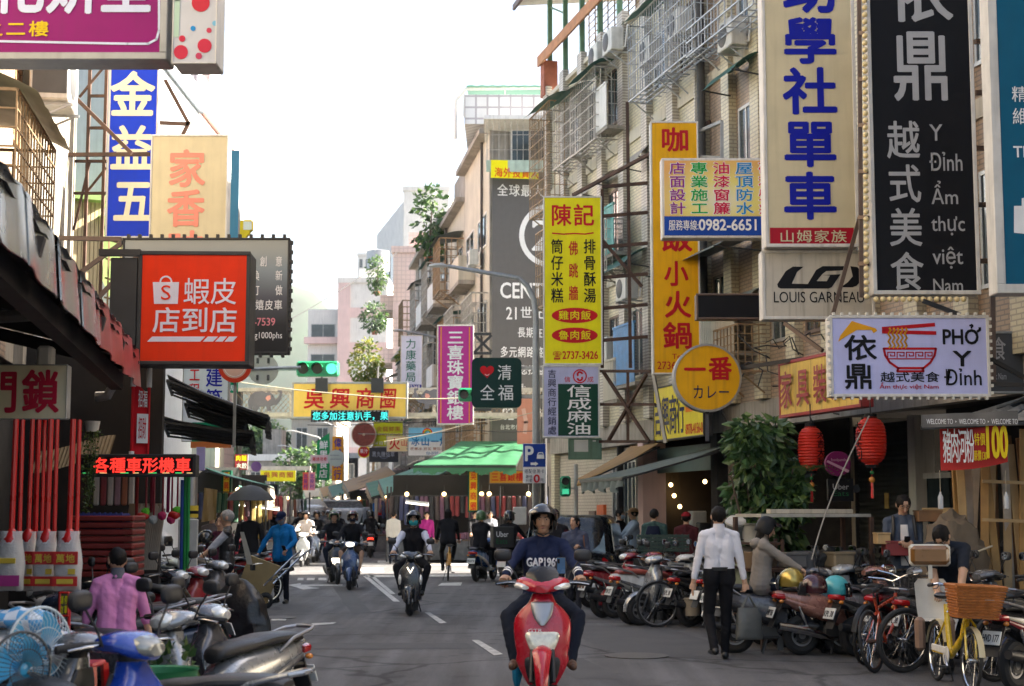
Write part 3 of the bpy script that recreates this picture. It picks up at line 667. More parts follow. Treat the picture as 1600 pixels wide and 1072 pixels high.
cm=N('ShaderNodeMix');cm.data_type='RGBA';cm.blend_type='MULTIPLY';cm.inputs[0].default_value=1;cm.inputs[6].default_value=(.122,.118,.118,1);L(val,cm.inputs[7]);L(cm.outputs[2],p_.inputs['Base Color']);L(nz_(1.0,.4,.65,.9,.62,4,stretch=(2.6,.16,1)),p_.inputs['Roughness'])
nb=N('ShaderNodeTexNoise');nb.inputs['Scale'].default_value=170;L(tc.outputs['Object'],nb.inputs['Vector']);bp=N('ShaderNodeBump');bp.inputs['Strength'].default_value=.5;bp.inputs['Distance'].default_value=.02;L(nb.outputs[0],bp.inputs['Height']);L(bp.outputs[0],p_.inputs['Normal'])
MATS['asphalt']=ASPH;ASPH2=mat('asphalt_patch',(.085,.083,.083),.78,var=.2,sc=2,bump=.35,bsc=220)
PAVE=tile('pavement_tile',(.17,.16,.15),(.14,.13,.125),(.06,.055,.05),.3,.3,0,.7)
LINE=mat('road_paint',(.5,.49,.46),.7,var=.45,sc=9,bump=.3,bsc=150)
b=MB();b.quad((-900,-60,0),(900,-60,0),(900,900,0),(-900,900,0),mat('ground_earth',(.09,.085,.075),.9,var=.3,sc=.2));struct('ground',b)
b=MB();xl=lambda Y:-4.6-.153*(Y-18.2)-2.5;xr=lambda Y:6.2-.25*(Y-21)
b.add([(xl(y),y,.004)for y in(-10,20,42)]+[(xr(y)+1.2,y,.004)for y in(42,20,-10)],[tuple(range(6))],ASPH)
b.add([(-60,42,.004),(60,42,.004),(60,56,.004),(-60,56,.004)],[(0,1,2,3)],ASPH)
b.add([(-15,56,.004),(.5,56,.004),(-13,170,.004),(-36,170,.004)],[(0,1,2,3)],ASPH);struct('road',b)
b=MB()
for(px,py,w_,d_)in((560,1010,3.0,.9),(1050,1000,1.6,5),(600,935,.35,9),(930,1045,.5,2.2)):
 q=G(px,py);b.quad((q.x-w_/2,q.y-d_/2,.008),(q.x+w_/2,q.y-d_/2,.008),(q.x+w_/2-.15*d_,q.y+d_/2,.008),(q.x-w_/2-.15*d_,q.y+d_/2,.008),ASPH2)
struct('road_patch',b)
mk=MB()
def gpoly(pts,z=.012):mk.add([G(x,y,z)for x,y in pts],[tuple(range(len(pts)))],LINE)
for q in([(737,1000),(748,1000),(786,1022),(772,1024)],[(664,957),(672,957),(698,973),(687,974)],[(567,900),(574,900),(625,940),(615,940)],[(577,899),(583,899),(618,928),(610,928)],[(570,899),(900,896),(900,899),(572,902)],[(560,888),(598,887),(600,894),(566,894)],[(590,876),(612,876),(614,879),(590,879)],[(450,914),(470,911),(470,913.5),(535,913),(535,915),(478,916),(500,919),(474,921)],[(466,903),(474,903),(474,906.5),(464,906.5)],[(480,903),(492,903),(491,906.5),(479,906.5)],[(498,903),(510,903),(510,906.5),(497,906.5)],[(424,967),(448,967),(446,969.5),(424,969.5)],[(486,974),(526,972),(520,975),(490,977)],[(690,911),(722,910),(720,915),(684,915)],[(640,881),(800,880),(800,883),(640,884)],[(450,880),(520,880),(520,882),(450,882)]):gpoly(q)
o=mk.out('road_marking');o['kind']='structure'
b=MB();q=G(995,1026);b.lathe([(0,0),(.38,0),(.38,-.01)],mat('manhole_iron',(.12,.11,.1),.6,.3,var=.3,sc=20,bump=.6,bsc=60),(q.x,q.y,.016),'z',28);o=b.out('manhole_cover');tag(o,'round worn manhole cover set in the asphalt','manhole cover')
b=MB();q=G(434,966);b.lathe([(0,0),(.3,0),(.3,-.01)],MATS['manhole_iron'],(q.x,q.y,.016),'z',24);o=b.out('manhole_cover');tag(o,'small round manhole cover beside the parked silver scooter','manhole cover')
RA=atan2(-1,.25);RO=Vector((1.08,43,0));LA=atan2(1,-.153)
def rfac(s,o=0,z=0):return RO+Matrix.Rotation(RA,3,'Z')@Vector((s,o,z))
def rsz(px,py,o=0.0):
 q=Matrix.Rotation(-RA,3,'Z')@(PL(px,py,rfac(0,o),RA)-RO);return q.x,q.z
TILEY=tile('yellow_green_tile',(.6,.54,.37),(.55,.49,.33),(.36,.32,.24),.24,.075,.5);TILEG=tile('grey_strip_tile',(.6,.55,.47),(.54,.5,.43),(.32,.29,.25),1.2,.07,0,bump=.6,ms=.018)
TILEB=tile('brown_tile',(.42,.3,.2),(.36,.25,.17),(.22,.17,.13),.2,.07,.5);TILEC=tile('cream_tile',(.5,.44,.35),(.46,.4,.32),(.3,.26,.2),.22,.08,.5)
TILEP=tile('pink_tile',(.7,.52,.47),(.66,.49,.44),(.55,.4,.37),.34,.34,0,ms=.03,grime=.1);TILEW=tile('white_square_tile',(.68,.68,.68),(.64,.64,.65),(.38,.36,.38),.4,.4,0,ms=.035,grime=.15)
CONC=mat('stained_concrete',(.3,.27,.23),.85,var=.25,sc=1.5,bump=.3,streak=.55);CREAM=mat('cream_render',(.52,.47,.375),.8,var=.12,sc=1,streak=.4);WHITEW=mat('white_render',(.7,.68,.64),.8,var=.08,sc=1,streak=.25)
PINKW=mat('pink_render',(.68,.5,.47),.8,var=.08,sc=1,streak=.15);GLASS=mat('window_glass',(.045,.06,.065),.06,var=.3,sc=3,coat=.3);FRAME=mat('aluminium_frame',(.45,.44,.42),.4,.5);FRAMEB=mat('brown_frame',(.12,.08,.06),.5,.3)
CAGE=mat('cage_bar',(.40,.37,.32),.5,.35,var=.25,sc=8);CAGEG=mat('cage_bar_grey',(.42,.43,.44),.45,.4,var=.2);CAGEB=mat('cage_bar_rust',(.3,.2,.11),.6,.3,var=.3)
GRNP=mat('green_corrugated',(.07,.2,.14),.5,var=.2,sc=4,trl=.25);DGRN=mat('green_dark_corrugated',(.03,.11,.075),.5,var=.25,sc=4,trl=.15);ACW=mat('aircon_case',(.55,.54,.5),.5,var=.12,sc=5,streak=.25);ACG=mat('aircon_grille',(.07,.07,.07),.6)
DARK=mat('dark_interior',(.025,.022,.02),.9,var=.3,sc=2);BEAMK=mat('dark_beam',(.06,.05,.045),.8,var=.3)  # DARK: near-black colour stands in for shade inside shops and stalls
def loc_box(b,x0,x1,y0,y1,z0,z1,m,bev=0):b.bx(x0,x1,y0,y1,z0,z1,m,bev)
def window(par,x0,x1,z0,z1,y=0.0,rec=.1,fr=FRAME,gl=GLASS,mull=1,name='window'):
 b=MB();t=.06
 b.bx(x0,x1,y-.03,y+rec,z1-t,z1,fr);b.bx(x0,x1,y-.045,y+rec,z0,z0+t,fr);b.bx(x0,x0+t,y-.029,y+rec,z0+t,z1-t,fr);b.bx(x1-t,x1,y-.029,y+rec,z0+t,z1-t,fr)
 for k in range(mull):xm=x0+(x1-x0)*(k+1)/(mull+1);b.bx(xm-.025,xm+.025,y-.022,y+rec,z0+t,z1-t,fr)
 w_=b.out(name,par);b=MB();b.bx(x0+t,x1-t,y-.008,y+.002,z0+t,z1-t,gl);b.out('pane',w_);return w_
def cage(par,x0,x1,z0,z1,out=.55,m=CAGE,nx=9,nz=7,roof=None,name='window_cage',deck=True,r=.018,y0=0.0):
 """barred balcony box standing out from the wall (y=0) towards -y"""
 b=MB();Y1=y0-out
 for i in range(nx+1):
  x=x0+(x1-x0)*i/nx;b.bar((x,Y1,z0),(x,Y1,z1),r,m)
 for j in range(nz+1):
  z=z0+(z1-z0)*j/nz;w2=r*(1.7 if j in(0,nz)else.9)
  b.bar((x0,Y1,z),(x1,Y1,z),w2,m);b.bar((x0,Y1,z),(x0,y0,z),w2,m);b.bar((x1,Y1,z),(x1,y0,z),w2,m)
 for k in range(1,4):
  y=y0-out*k/4;b.bar((x0,y,z0),(x0,y,z1),r,m);b.bar((x1,y,z0),(x1,y,z1),r,m)
  if deck:b.bar((x0,y,z0),(x1,y,z0),r*1.6,m)
 if deck:
  for i in range(0,nx+1,2):x=x0+(x1-x0)*i/nx;b.bar((x,y0,z0),(x,Y1,z0),r,m)
 for x in(x0+.1,x1-.1):b.bar((x,y0,z0-out*.7),(x,Y1+.05,z0),r*1.6,m)
 c=b.out(name,par)
 if roof:
  b=MB();secs=[]
  for k in range(7):
   a=k/6;secs.append([(x,y0+.02-(out+.2)*a,z1+.3-.3*a*a+.014*cos(x*40))for x in np.linspace(x0-.08,x1+.08,14)])
  b.loft(secs,roof,False,False);b.out('awning',c)
 return c
def aircon(par,x,z,y=0.0,w_=.75,h_=.55,d=.32,name='air_conditioner',rails=True):
 b=MB();b.bx(x-w_/2,x+w_/2,y-d-.12,y-.12,z,z+h_,ACW,.02);a=b.out(name,par)
 b=MB();b.lathe([(0,-.012),(h_*.36,-.012),(h_*.4,0)],ACG,(x-w_*.12,y-d-.122,z+h_/2),'y',20)
 b.bx(x-w_/2-.006,x-w_/2+.002,y-d-.09,y-.16,z+.08,z+h_-.08,ACG);b.out('grille',a)
 for s in((-1,1)if rails else()):b=MB();b.bar((x+s*w_*.35,y,z-.03),(x+s*w_*.35,y-d-.16,z-.03),.035,CAGEG);b.bar((x+s*w_*.35,y,z-.33),(x+s*w_*.35,y-d-.1,z-.04),.025,CAGEG);b.out('bracket',a)
 b=MB();b.tube([(x+w_*.4,y-.2,z+.1),(x+w_*.6,y-.12,z+.05),(x+w_*.62,y-.06,z+.6)],.02,WHITEW,6);b.out('hose',a);return a
def leaves(b,c,R,n,size,mats,fill=.5,seed=1,droop=.3):
 rnd=random.Random(seed);c=Vector(c)
 for i in range(n):
  u=Vector((rnd.gauss(0,1),rnd.gauss(0,1),rnd.gauss(0,1))).normalized();rad=fill+(1-fill)*rnd.random()**.6;p=Vector((u.x*R[0],u.y*R[1],u.z*R[2]))*rad
  if noise.noise((p+c)*(1.7/max(R)))<-.18 and rnd.random()<.85:continue
  p+=c;d=(u+Vector((rnd.uniform(-1,1),rnd.uniform(-1,1),rnd.uniform(-1,.6)-droop))).normalized();s_=d.cross(Vector((rnd.uniform(-1,1),rnd.uniform(-1,1),rnd.uniform(-.3,1)))).normalized();nn=d.cross(s_)
  L=size*rnd.uniform(.6,1.3);w_=L*.28;m=rnd.choice(mats)
  b.add([p,p+d*L*.45+s_*w_+nn*L*.05,p+d*L-nn*L*.12,p+d*L*.45-s_*w_+nn*L*.05],[(0,1,2),(0,2,3)],m)
LF=[mat('leaf_dark',(.035,.075,.024),.45,var=.3,sc=3,trl=.25),mat('leaf_mid',(.055,.12,.035),.45,var=.3,sc=3,trl=.3),mat('leaf_light',(.1,.17,.045),.45,var=.3,sc=3,trl=.35)]
LY=[mat('leaf_yellow',(.2,.2,.03),.5,var=.3,trl=.5),mat('leaf_lime',(.11,.16,.03),.5,var=.3,trl=.5)];BARK=mat('bark',(.09,.065,.045),.9,var=.35,sc=12,bump=.6)
def tree(name,label,base,h,R,n,size,mats,seed,group=None,tr=.1,cat='tree',clumps=7):
 t=thing(name,label,cat,base,0,group);rnd=random.Random(seed);b=MB();top=h-R[2]
 b.tube([(0,0,-.05),(.06*h*.1,0,top*.5),(0,.05,top)],[tr,tr*.75,tr*.5],BARK,8)
 cl=[]
 for k in range(clumps):
  a=2*pi*k/clumps+rnd.random();rr=rnd.uniform(.35,.75);q=Vector((cos(a)*R[0]*rr,sin(a)*R[1]*rr,top+rnd.uniform(-.6,.65)*R[2]));cl.append(q);b.tube([(0,0,top*.8),(q.x*.5,q.y*.5,(q.z+top*.8)/2),q],[tr*.45,tr*.3,tr*.12],BARK,5)
 b.out('trunk',t);b=MB()
 for k,q in enumerate(cl+[Vector((0,0,top+R[2]*.35))]):leaves(b,q,tuple(x*rnd.uniform(.38,.6)for x in R),n//(clumps+1),size,mats,.35,seed*31+k)
 b.out('crown',t);return t
b=MB();hm=mat('wooded_hill',(.02,.036,.02),.9,var=.5,sc=.05,bump=1,bsc=.3);vs=[];nx_,ny_=60,8
for j in range(ny_+1):
 for i in range(nx_+1):
  x=-900+1800*i/nx_;hh=(1-(j/ny_-.5)**2*4);p=Vector((x,620+150*j/ny_,0));base=62+34*noise.noise(Vector((x*.004,3.1,0)))+(62*math.exp(-((x+105)/65)**2))-45*math.exp(-((x+10)/70)**2)
  vs.append((p.x,p.y,max(hh,0)*base+9*noise.noise(p*.02)+4*noise.noise(p*.06)-(3 if j in(0,ny_)else 0)))
b.add(vs,[(j*(nx_+1)+i,j*(nx_+1)+i+1,(j+1)*(nx_+1)+i+1,(j+1)*(nx_+1)+i)for j in range(ny_)for i in range(nx_)],hm);struct('hills',b)
def farhouse(name,label,px0,px1,pytop,Y,dep,wm,cat='building',floors=0,bm=None,roofm=None,ang=0.0,nw=3,win=True,wfill=.55):
 a,c=P(px0,700,Y),P(px1,700,Y);h=P((px0+px1)/2,pytop,Y).z;W=c.x-a.x
 t=thing(name,label,cat,((a.x+c.x)/2,Y,0),ang);b=MB();b.bx(-W/2,W/2,0,dep,0,h,wm);b.out('wall',t)
 b=MB();b.bx(-W/2-.15,W/2+.15,-.15,dep+.15,h,h+.5,roofm or wm);b.bx(-W/4,W/4,dep*.4,dep*.7,h+.5,h+2.6,wm);b.out('roof',t)
 fl=floors or max(1,int(h/3.2))
 for k in range(fl):
  z=h-(k+1)*h/fl
  if bm:b=MB();b.bx(-W/2-.04,W/2+.04,-.06,dep,z-.02,z+h/fl*.28,bm);b.out('floor_band',t)
  if win:
   for j in range(nw):x=-W/2+W*(j+.5)/nw;window(t,x-W/nw*wfill/2,x+W/nw*wfill/2,z+h/fl*.4,z+h/fl*.85,0,.05)
 return t,W,h
t,W,h=farhouse('apartment_block','pale pink and white apartment block with blank banded end wall, below the hill',527,603,442,150,20,WHITEW,bm=PINKW,floors=7,win=False)
b=MB();b.bx(-W/2-3.2,-W/2-.02,1.5,20,0,h-2.4,WHITEW);b.out('wing',t)
for k in range(6):
 z=3+k*(h-6)/6;window(t,-W/2-2.9,-W/2-.5,z+.7,z+2.1,1.5,.05,mull=1)
 b=MB();b.bx(-W/2-3.5,-W/2-.2,.9,1.49,z+.1,z+.75,PINKW);b.out('balcony',t)
b=MB();b.bx(-W/2-.1,-W/2+1.1,-.12,0,0,h,PINKW);b.out('pilaster',t)
b=MB();b.lathe([(0,0),(1.2,0),(1.2,2),(0,2.3)],ALU,(-W/2+3,9,h+2.6),'z',16);b.out('water_tank',t)
t,W,h=farhouse('pink_apartment_block','pink grid tiled apartment block with plants hanging off its balconies',612,680,395,118,14,TILEP,win=False)
for k in range(4):
 z=h-4.4-k*4.1;b=MB();b.bx(-W/2-1.0,-W/2-.02,.3,5,z,z+1.15,TILEP);b.bx(-W/2-.9,-W/2-.03,.4,5,z-.12,z,CONC);b.out('balcony',t)
 b=MB();b.bx(-W/2+.001,W/2,-.05,0,z-.6,z+.5,PINKW);b.out('floor_band',t)
t,W,h=farhouse('white_office_block','large white block with tall windows on its angled side',628,700,298,175,25,WHITEW,win=False)
t2,W2,h2=t,W,h;b=MB();b.prism([(-W/2-5,22),(-W/2-.02,0.05),(-W/2-.02,24)],0,h-1.2,WHITEW,'z');b.out('angled_wing',t)
for k in range(5):
 f=.12+.17*k;a=Vector((-W/2-.1-4.9*f,22*f-.05,0));b=MB();d=Vector((-5,22,0)).normalized();nrm=Vector((-.975,-.22,0))
 b.quad(a+nrm*.05+Vector((0,0,h-13)),a+d*2.2+nrm*.05+Vector((0,0,h-13)),a+d*2.2+nrm*.05+Vector((0,0,h-6)),a+nrm*.05+Vector((0,0,h-6)),GLASS,.03);b.out('window',t)
farhouse('distant_tower','tiny pale tower block standing out on the skyline',556,586,400,260,12,WHITEW,nw=3)
farhouse('beige_corner_house','plain beige house end wall beside the far trees',455,520,655,128,12,CREAM,nw=2)
farhouse('grey_arcade_block','low dark grey building closing the far end of the street',430,560,716,150,10,mat('grey_panel',(.16,.18,.2),.7),nw=5)
farhouse('white_shed','low shed with pale roof in front of the far trees',385,445,720,120,8,CONC,roofm=WHITEW,nw=2)
for nm,lb,px,pt,pb,Y,rx,n,sd,ms in(('street_tree','big dense green tree at the far end of the street, left of the beige house',418,655,800,132,3.6,5000,3,LF),('street_tree','feathery grey-green tree in front of the beige house at the street end',474,690,800,110,1.9,1800,4,LF),('street_tree','pale yellow-green treetop behind the wire mesh walkway',400,648,800,150,3.2,2600,6,LF[1:]+LY)):
 q=P(px,pb,Y);h=P(px,pt,Y).z;tree(nm,lb,(q.x,Y,0),h,(rx,rx,h*.38),n,.42,ms,sd,tr=.2)
for nm,lb,px,py,Y,R,n,ms,sd in(('balcony_plant','bushy vine climbing the corner of the pink grid tiled block',590,430,117,(.8,.7,1.5),700,LF[1:],8),('balcony_plant','round dark shrub hanging off the pink grid tiled block',586,497,117,(1.1,.8,1.2),900,LF,9),('rooftop_shrub','sunlit yellow-green shrub above the yellow arch sign',575,570,92,(1.05,.8,1.5),1100,LY,10),('roof_garden','leafy plants spilling over the roof edge left of the grey billboard',673,350,66,(.75,.7,1.7),700,LF,12),('balcony_plant','small shrub beside the white pharmacy sign',640,558,80,(.6,.5,.4),250,LY,13)):
 b=MB();leaves(b,(0,0,0),R,n,.28,ms,.3,sd,.5);t=thing(nm,lb,'plant',P(px,py,Y)+Vector((0,-.6,0)));b.out('foliage',t)
 b=MB();b.tube([(0,.3,-R[2]),(0,.1,-R[2]*.4),(.1,0,R[2]*.5)],[.07,.05,.02],BARK,6);b.lathe([(0,0),(.2,0),(.26,.3)],mat('terracotta',(.35,.13,.07),.8),(0,.3,-R[2]-.1),'z',12);b.out('stem',t)
 # ================================================================ RIGHT-HAND HOUSES
WARM=glow('warm_bulb',(1,.66,.26),1.6);TUBE=glow('tube_light',(1,.93,.78),.9)
def rhouse(name,label,s0,s1,wall,pil,top,win,bay=1.65,bands=CREAM,ground=True):
 t=thing(name,label,'building',rfac(s0),RA);L=s1-s0;n=max(1,round(L/bay));bw=L/n
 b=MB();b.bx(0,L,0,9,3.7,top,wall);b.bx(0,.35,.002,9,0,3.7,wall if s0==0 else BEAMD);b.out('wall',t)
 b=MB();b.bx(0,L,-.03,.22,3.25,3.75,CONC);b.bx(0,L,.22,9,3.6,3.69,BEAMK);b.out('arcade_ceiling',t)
 b=MB();b.bx(-.1,L+.1,-.1,.25,top,top+.12,bands);b.bx(0,L,.3,9,top+.005,top+.05,CONC);b.out('roof',t)
 for z in(7.15,10.35):
  b=MB();b.bx(.03,L,-.05,.002,z,z+.28,bands);b.out('floor_band',t)
 for k in range(n+1):
  x=k*bw;b=MB();b.bx(x-.2,x+.2,-.16,.004,3.76,top+.35,pil);b.out('pilaster',t)
 for z0,z1 in win:
  for k in range(n):
   if(k*7+int(z0))%4==3:continue
   window(t,k*bw+.35,(k+1)*bw-.35,z0,z1,0,.08,FRAME if k%3 else FRAMEB)
 return t
WIN=((4.75,6.4),(7.9,9.5),(11.1,12.5))
hA=rhouse('tiled_apartment_house','yellow-green tiled apartment house with grey ribbed pilasters and window cages',0,12.0,TILEY,TILEG,13.3,WIN)
BEAMD=mat('shade_dark_wall',(.05,.045,.04),.9,var=.3,streak=.4)  # dark wall colour stands in for shade; the streaks are stains
hB=rhouse('tiled_apartment_house','brown tiled house with yellow-green pilasters behind the tall shop signs on the right',12.05,58,TILEB,TILEY,13.3,WIN,1.45)  # near end runs on out of view to block the sun
def fx(px,py,o,s0=0.0):s,z=rsz(px,py,o);return s-s0,z
CAGES=[((836,868,172,332),CAGEB,DGRN),((873,905,158,255),CAGE,DGRN),((901,940,122,232),CAGE,DGRN),((992,1050,14,138),CAGEG,DGRN),((1033,1097,-60,102),CAGEG,None),((846,868,360,478),CAGEB,None),((946,958,345,425),CAGE,None),((1128,1166,512,584),CAGEB,None)]
for(a,c,u,v),m,rf in CAGES:
 s0,s1=fx(a,(u+v)/2,-.55)[0],fx(c,(u+v)/2,-.55)[0];mid=(a+c)/2;z1,z0=fx(mid,u,-.55)[1],fx(mid,v,-.55)[1]
 h,o_=(hA,0)if s1<12.2 else(hB,12.05);cage(h,s0-o_,s1-o_,z0,z1,.55,m,max(4,int((s1-s0)/.16)),max(5,int((z1-z0)/.28)),rf,y0=-.16)
for px,py in((940,106),(963,84),(1022,100),(1068,60),(1150,78),(955,565),(945,410),(985,470)):
 s,z=fx(px,py,-.3);h,o_=(hA,0)if s<12.1 else(hB,12.05);aircon(h,s-o_,z,-.1,.72,.56)
b=MB();x0=fx(1083,40,-.6)[0];x1=fx(1190,40,-.6)[0];z=fx(1120,62,-.6)[1]
for k in range(11):
 x=x0+(x1-x0)*k/10;b.bar((x,-.75,z),(x,-.75,z+.55),.022,CAGEG);b.bar((x,-.75,z),(x,-.1,z),.02,CAGEG)
for q in(0,.28,.55):b.bar((x0,-.75,z+q),(x1,-.75,z+q),.03,CAGEG)
for q in(-.15,-.35,-.55):b.bar((x0,q,z),(x1,q,z),.025,CAGEG)
b.out('balcony_rail',hA)
b=MB();x=fx(1106,300,-.1)[0];b.tube([(x,-.22,3.8),(x,-.22,13.4)],.085,mat('soot_pipe',(.05,.048,.045),.7,var=.3),10);b.out('downpipe',hA)
for px0,px1,py,o,m in((945,996,415,.62,DGRN),(1120,1168,116,.6,DGRN),(1075,1190,400,1.2,mat('grey_canopy',(.16,.19,.18),.6,streak=.4)),(1150,1190,470,.7,MATS['grey_canopy']),(922,946,288,.5,CONC),(985,1012,245,.5,CONC)):
 s0,s1=fx(px0,py,-.4)[0],fx(px1,py,-.4)[0];z=fx((px0+px1)/2,py,-.4)[1];h,o_=(hA,0)if s1<12.2 else(hB,12.05);b=MB()
 b.loft([[(x,-.12-o*k/5,z+.25-.4*(k/5)**2)for x in np.linspace(s0-o_,s1-o_,8)]for k in range(6)],m,False,False)
 for x in(s0-o_,s1-o_):b.bar((x,-.12,z-.2),(x,-.12-o,z-.13),.025,STEEL)
 b.out('canopy',h)
for px,py,w_,h_,m in((950,365,1.6,1.1,mat('teal_panel',(.12,.36,.33),.6,var=.15,streak=.3)),(982,555,1.5,1.3,mat('blue_rail',(.07,.25,.5),.5,var=.15)),(960,595,1.0,.9,CREAM),(1110,520,3.0,1.0,CREAM),(946,170,.9,1.0,WHITEW)):
 s,z=fx(px,py,-.5);h,o_=(hA,0)if s<12.2 else(hB,12.05);s-=o_;b=MB();n=int(w_/.1)
 for k in range(n):x=s-w_/2+w_*k/n;b.bx(x,x+w_/n*.82,-.62,-.6,z-h_/2,z+h_/2,m)
 b.bx(s-w_/2,s+w_/2,-.64,-.58,z+h_/2,z+h_/2+.05,m);b.bx(s-w_/2,s+w_/2,-.6,-.16,z-h_/2-.08,z-h_/2,CONC);b.out('balcony',h)
t=thing('roof_shelter','tin roofed shelter on green posts standing on the top of the tiled house','shelter',rfac(0,0,13.42),RA)
b=MB();b.loft([[(x,-.9,2.75+.02*(i%2))for i,x in enumerate(np.linspace(-.6,8,60))],[(x,5,3.5+.02*(i%2))for i,x in enumerate(np.linspace(-.6,8,60))]],WHITEW,False,False);b.bx(-.6,8,-.95,-.88,2.62,2.78,FRAMEB);b.out('roof',t)
for k in range(5):
 b=MB();b.bx(k*1.6-.06,k*1.6+.06,-.06,.06,0,2.8,mat('green_post',(.1,.2,.12),.6));b.bar((k*1.6,0,2.6),(k*1.6+1.6,0,1.9),.04,MATS['green_post']);b.out('post',t)
b=MB();b.bx(1.2,8,2.2,4.8,0,2.9,TILEC);b.out('hut_wall',t);window(t,2.0,3.4,1.1,2.3,2.2,.05);window(t,4.6,6.2,1.1,2.3,2.2,.05)
b=MB()
for k in range(14):x=-.1+.6*k;b.bar((x,1.2,0),(x,1.2,2.9),.03,CAGEB);b.bar((-.2,1.2,.2*k),(8,1.2,.2*k+.1),.02,CAGEB)
b.out('lattice',t)
b=MB();b.bx(-.3,.1,-.2,.2,0,1.0,mat('red_brick',(.3,.1,.06),.8,var=.3));b.bx(-.3,8,-.3,-.24,.9,1.2,mat('orange_board',(.42,.2,.1),.8,var=.2));b.out('parapet',t)
b=MB();c=[rfac(0,-1.0,.12),rfac(32,-1.0,.12),rfac(32,3.1,.12),rfac(0,3.1,.12)];b.quad(*c[::-1],PAVE,.12);struct('pavement',b)
t=thing('tiled_shopfront','beige tiled ground floor wall with a barred window, under the orange awning','shopfront',rfac(.35,.15),RA)
X1=fx(998,820,.15)[0]-.35
b=MB();b.bx(0,X1,0,.2,.12,3.2,TILEC);b.out('wall',t);wx=fx(955,800,.1)[0]-.35;window(t,wx,X1-.1,1.0,2.9,0,.1,mull=5)
b=MB();b.bx(wx-1.1,wx-.55,-.08,0,1.35,1.85,mat('orange_sign',(.65,.13,.03),.5));b.out('notice_box',t)
b=MB();b.bx(wx-1.9,wx-1.4,-.05,0,1.45,1.7,FRAMEB);b.out('meter_box',t)
t=thing('column','pale pink square column between the tiled wall and the drinks shop','column',rfac(fx(1001,820,0)[0]),RA);b=MB();b.bx(-.02,.33,-.05,.5,.12,3.24,PINKW);b.out('shaft',t);b=MB();b.bx(-.05,.36,-.08,.53,.12,.4,CONC);b.out('plinth',t)
sh0,sh1=fx(1010,820,.3)[0],fx(1128,820,.3)[0]
t=thing('drinks_shop','dim drinks shop with lit bottle cabinet and service counter under the grey awning','shop',rfac(sh0,.3),RA);W=sh1-sh0
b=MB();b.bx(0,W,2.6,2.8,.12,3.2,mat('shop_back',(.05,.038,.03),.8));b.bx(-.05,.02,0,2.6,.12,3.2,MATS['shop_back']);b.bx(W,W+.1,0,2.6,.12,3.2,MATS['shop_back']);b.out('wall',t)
b=MB();b.bx(.55,W,.3,.75,.12,1.05,mat('counter_steel',(.35,.35,.34),.35,.7));b.bx(.5,W+.02,.25,.8,1.05,1.1,CREAM);b.out('counter',t)
b=MB();b.bx(.02,.5,-.02,.06,.12,3.1,mat('dark_wood',(.1,.045,.025),.5,var=.3));b.bx(.08,.44,-.03,-.015,.6,2.7,GLASS);b.out('door',t)
b=MB();b.bx(.5,W,0,.1,2.55,3.1,mat('green_pelmet',(.09,.14,.12),.6));b.out('pelmet',t)
b=MB();b.bx(.75,1.5,1.6,2.1,1.1,2.2,STEEL);b.out('bottle_cabinet',t);b=MB();b.bx(.8,1.45,1.585,1.602,1.5,2.1,glow('cabinet_light',(1,.75,.4),.12));
for k in range(8):b.lathe([(.028,0),(.028,.2),(.01,.26),(.01,.32)],GLASS,(.85+.075*k,1.54,1.5),'z',8)
b.out('lit_shelf',t)
for k,(x,z)in enumerate(((.3,2.3),(.24,2.05),(.34,1.8),(1.7,2.35),(2.2,2.4))):b=MB();b.ell((x,.5+.1*k,z),.05,WARM,8,6);b.tube([(x,.5+.1*k,z),(x,.5+.1*k,3.2)],.006,BLK,4);b.out('pendant_lamp',t)
b=MB();b.bx(1.75,2.05,.35,.7,1.1,1.7,WHITEW,.02);b.bx(2.15,2.4,.4,.7,1.1,1.45,STEEL,.02);b.out('drinks_machine',t)
t=thing('noodle_shop_front','dark set-back shop interior behind the red lanterns','shopfront',rfac(fx(1150,800,3)[0],3),RA);s_=fx(1150,800,3)[0];s2=fx(1338,800,3)[0]
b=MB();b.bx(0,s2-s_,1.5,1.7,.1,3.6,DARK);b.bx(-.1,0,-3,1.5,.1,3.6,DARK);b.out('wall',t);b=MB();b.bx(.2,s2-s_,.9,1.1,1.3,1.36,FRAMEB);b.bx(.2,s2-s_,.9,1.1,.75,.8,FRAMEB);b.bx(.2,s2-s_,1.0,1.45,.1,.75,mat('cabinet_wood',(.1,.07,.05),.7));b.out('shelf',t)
b=MB();b.bx(s2-s_-.05,s2-s_+.12,-.1,.1,.1,3.6,CREAM);b.out('door_post',t)
t=thing('roller_shutter','closed grey-green roller shutter behind the man with the phone','shutter',rfac(s2+.13,3),RA);s3=fx(1425,780,3)[0]-s2-.13
b=MB()
n=34
b.loft([[(x,-.02+.025*(k%2),.12+3.3*k/(2*n))for x in(0,s3)]for k in range(2*n+1)],mat('shutter_green',(.075,.085,.08),.5,.4,var=.25,sc=3,streak=.35),False,False);b.out('slat_curtain',t)
b=MB();b.bx(-.05,0.02,-.08,.05,.12,3.4,STEEL);b.out('guide_rail',t);b=MB();b.bx(s3,s3+.07,-.08,.05,.12,3.4,STEEL);b.out('guide_rail',t);b=MB();b.bx(s3+.07,s3+.35,-.1,.3,.12,3.5,WHITEW);b.out('door_post',t)
b=MB();b.bx(s3*.55,s3*.62,-.06,-.04,1.75,2.05,mat('paper_yellow',(.5,.36,.12),.8));b.out('paper_charm',t)
t=thing('timber_yard_front','open dark workshop front filled with timber, right of the shutter','shopfront',rfac(s2+s3+.6,3),RA)
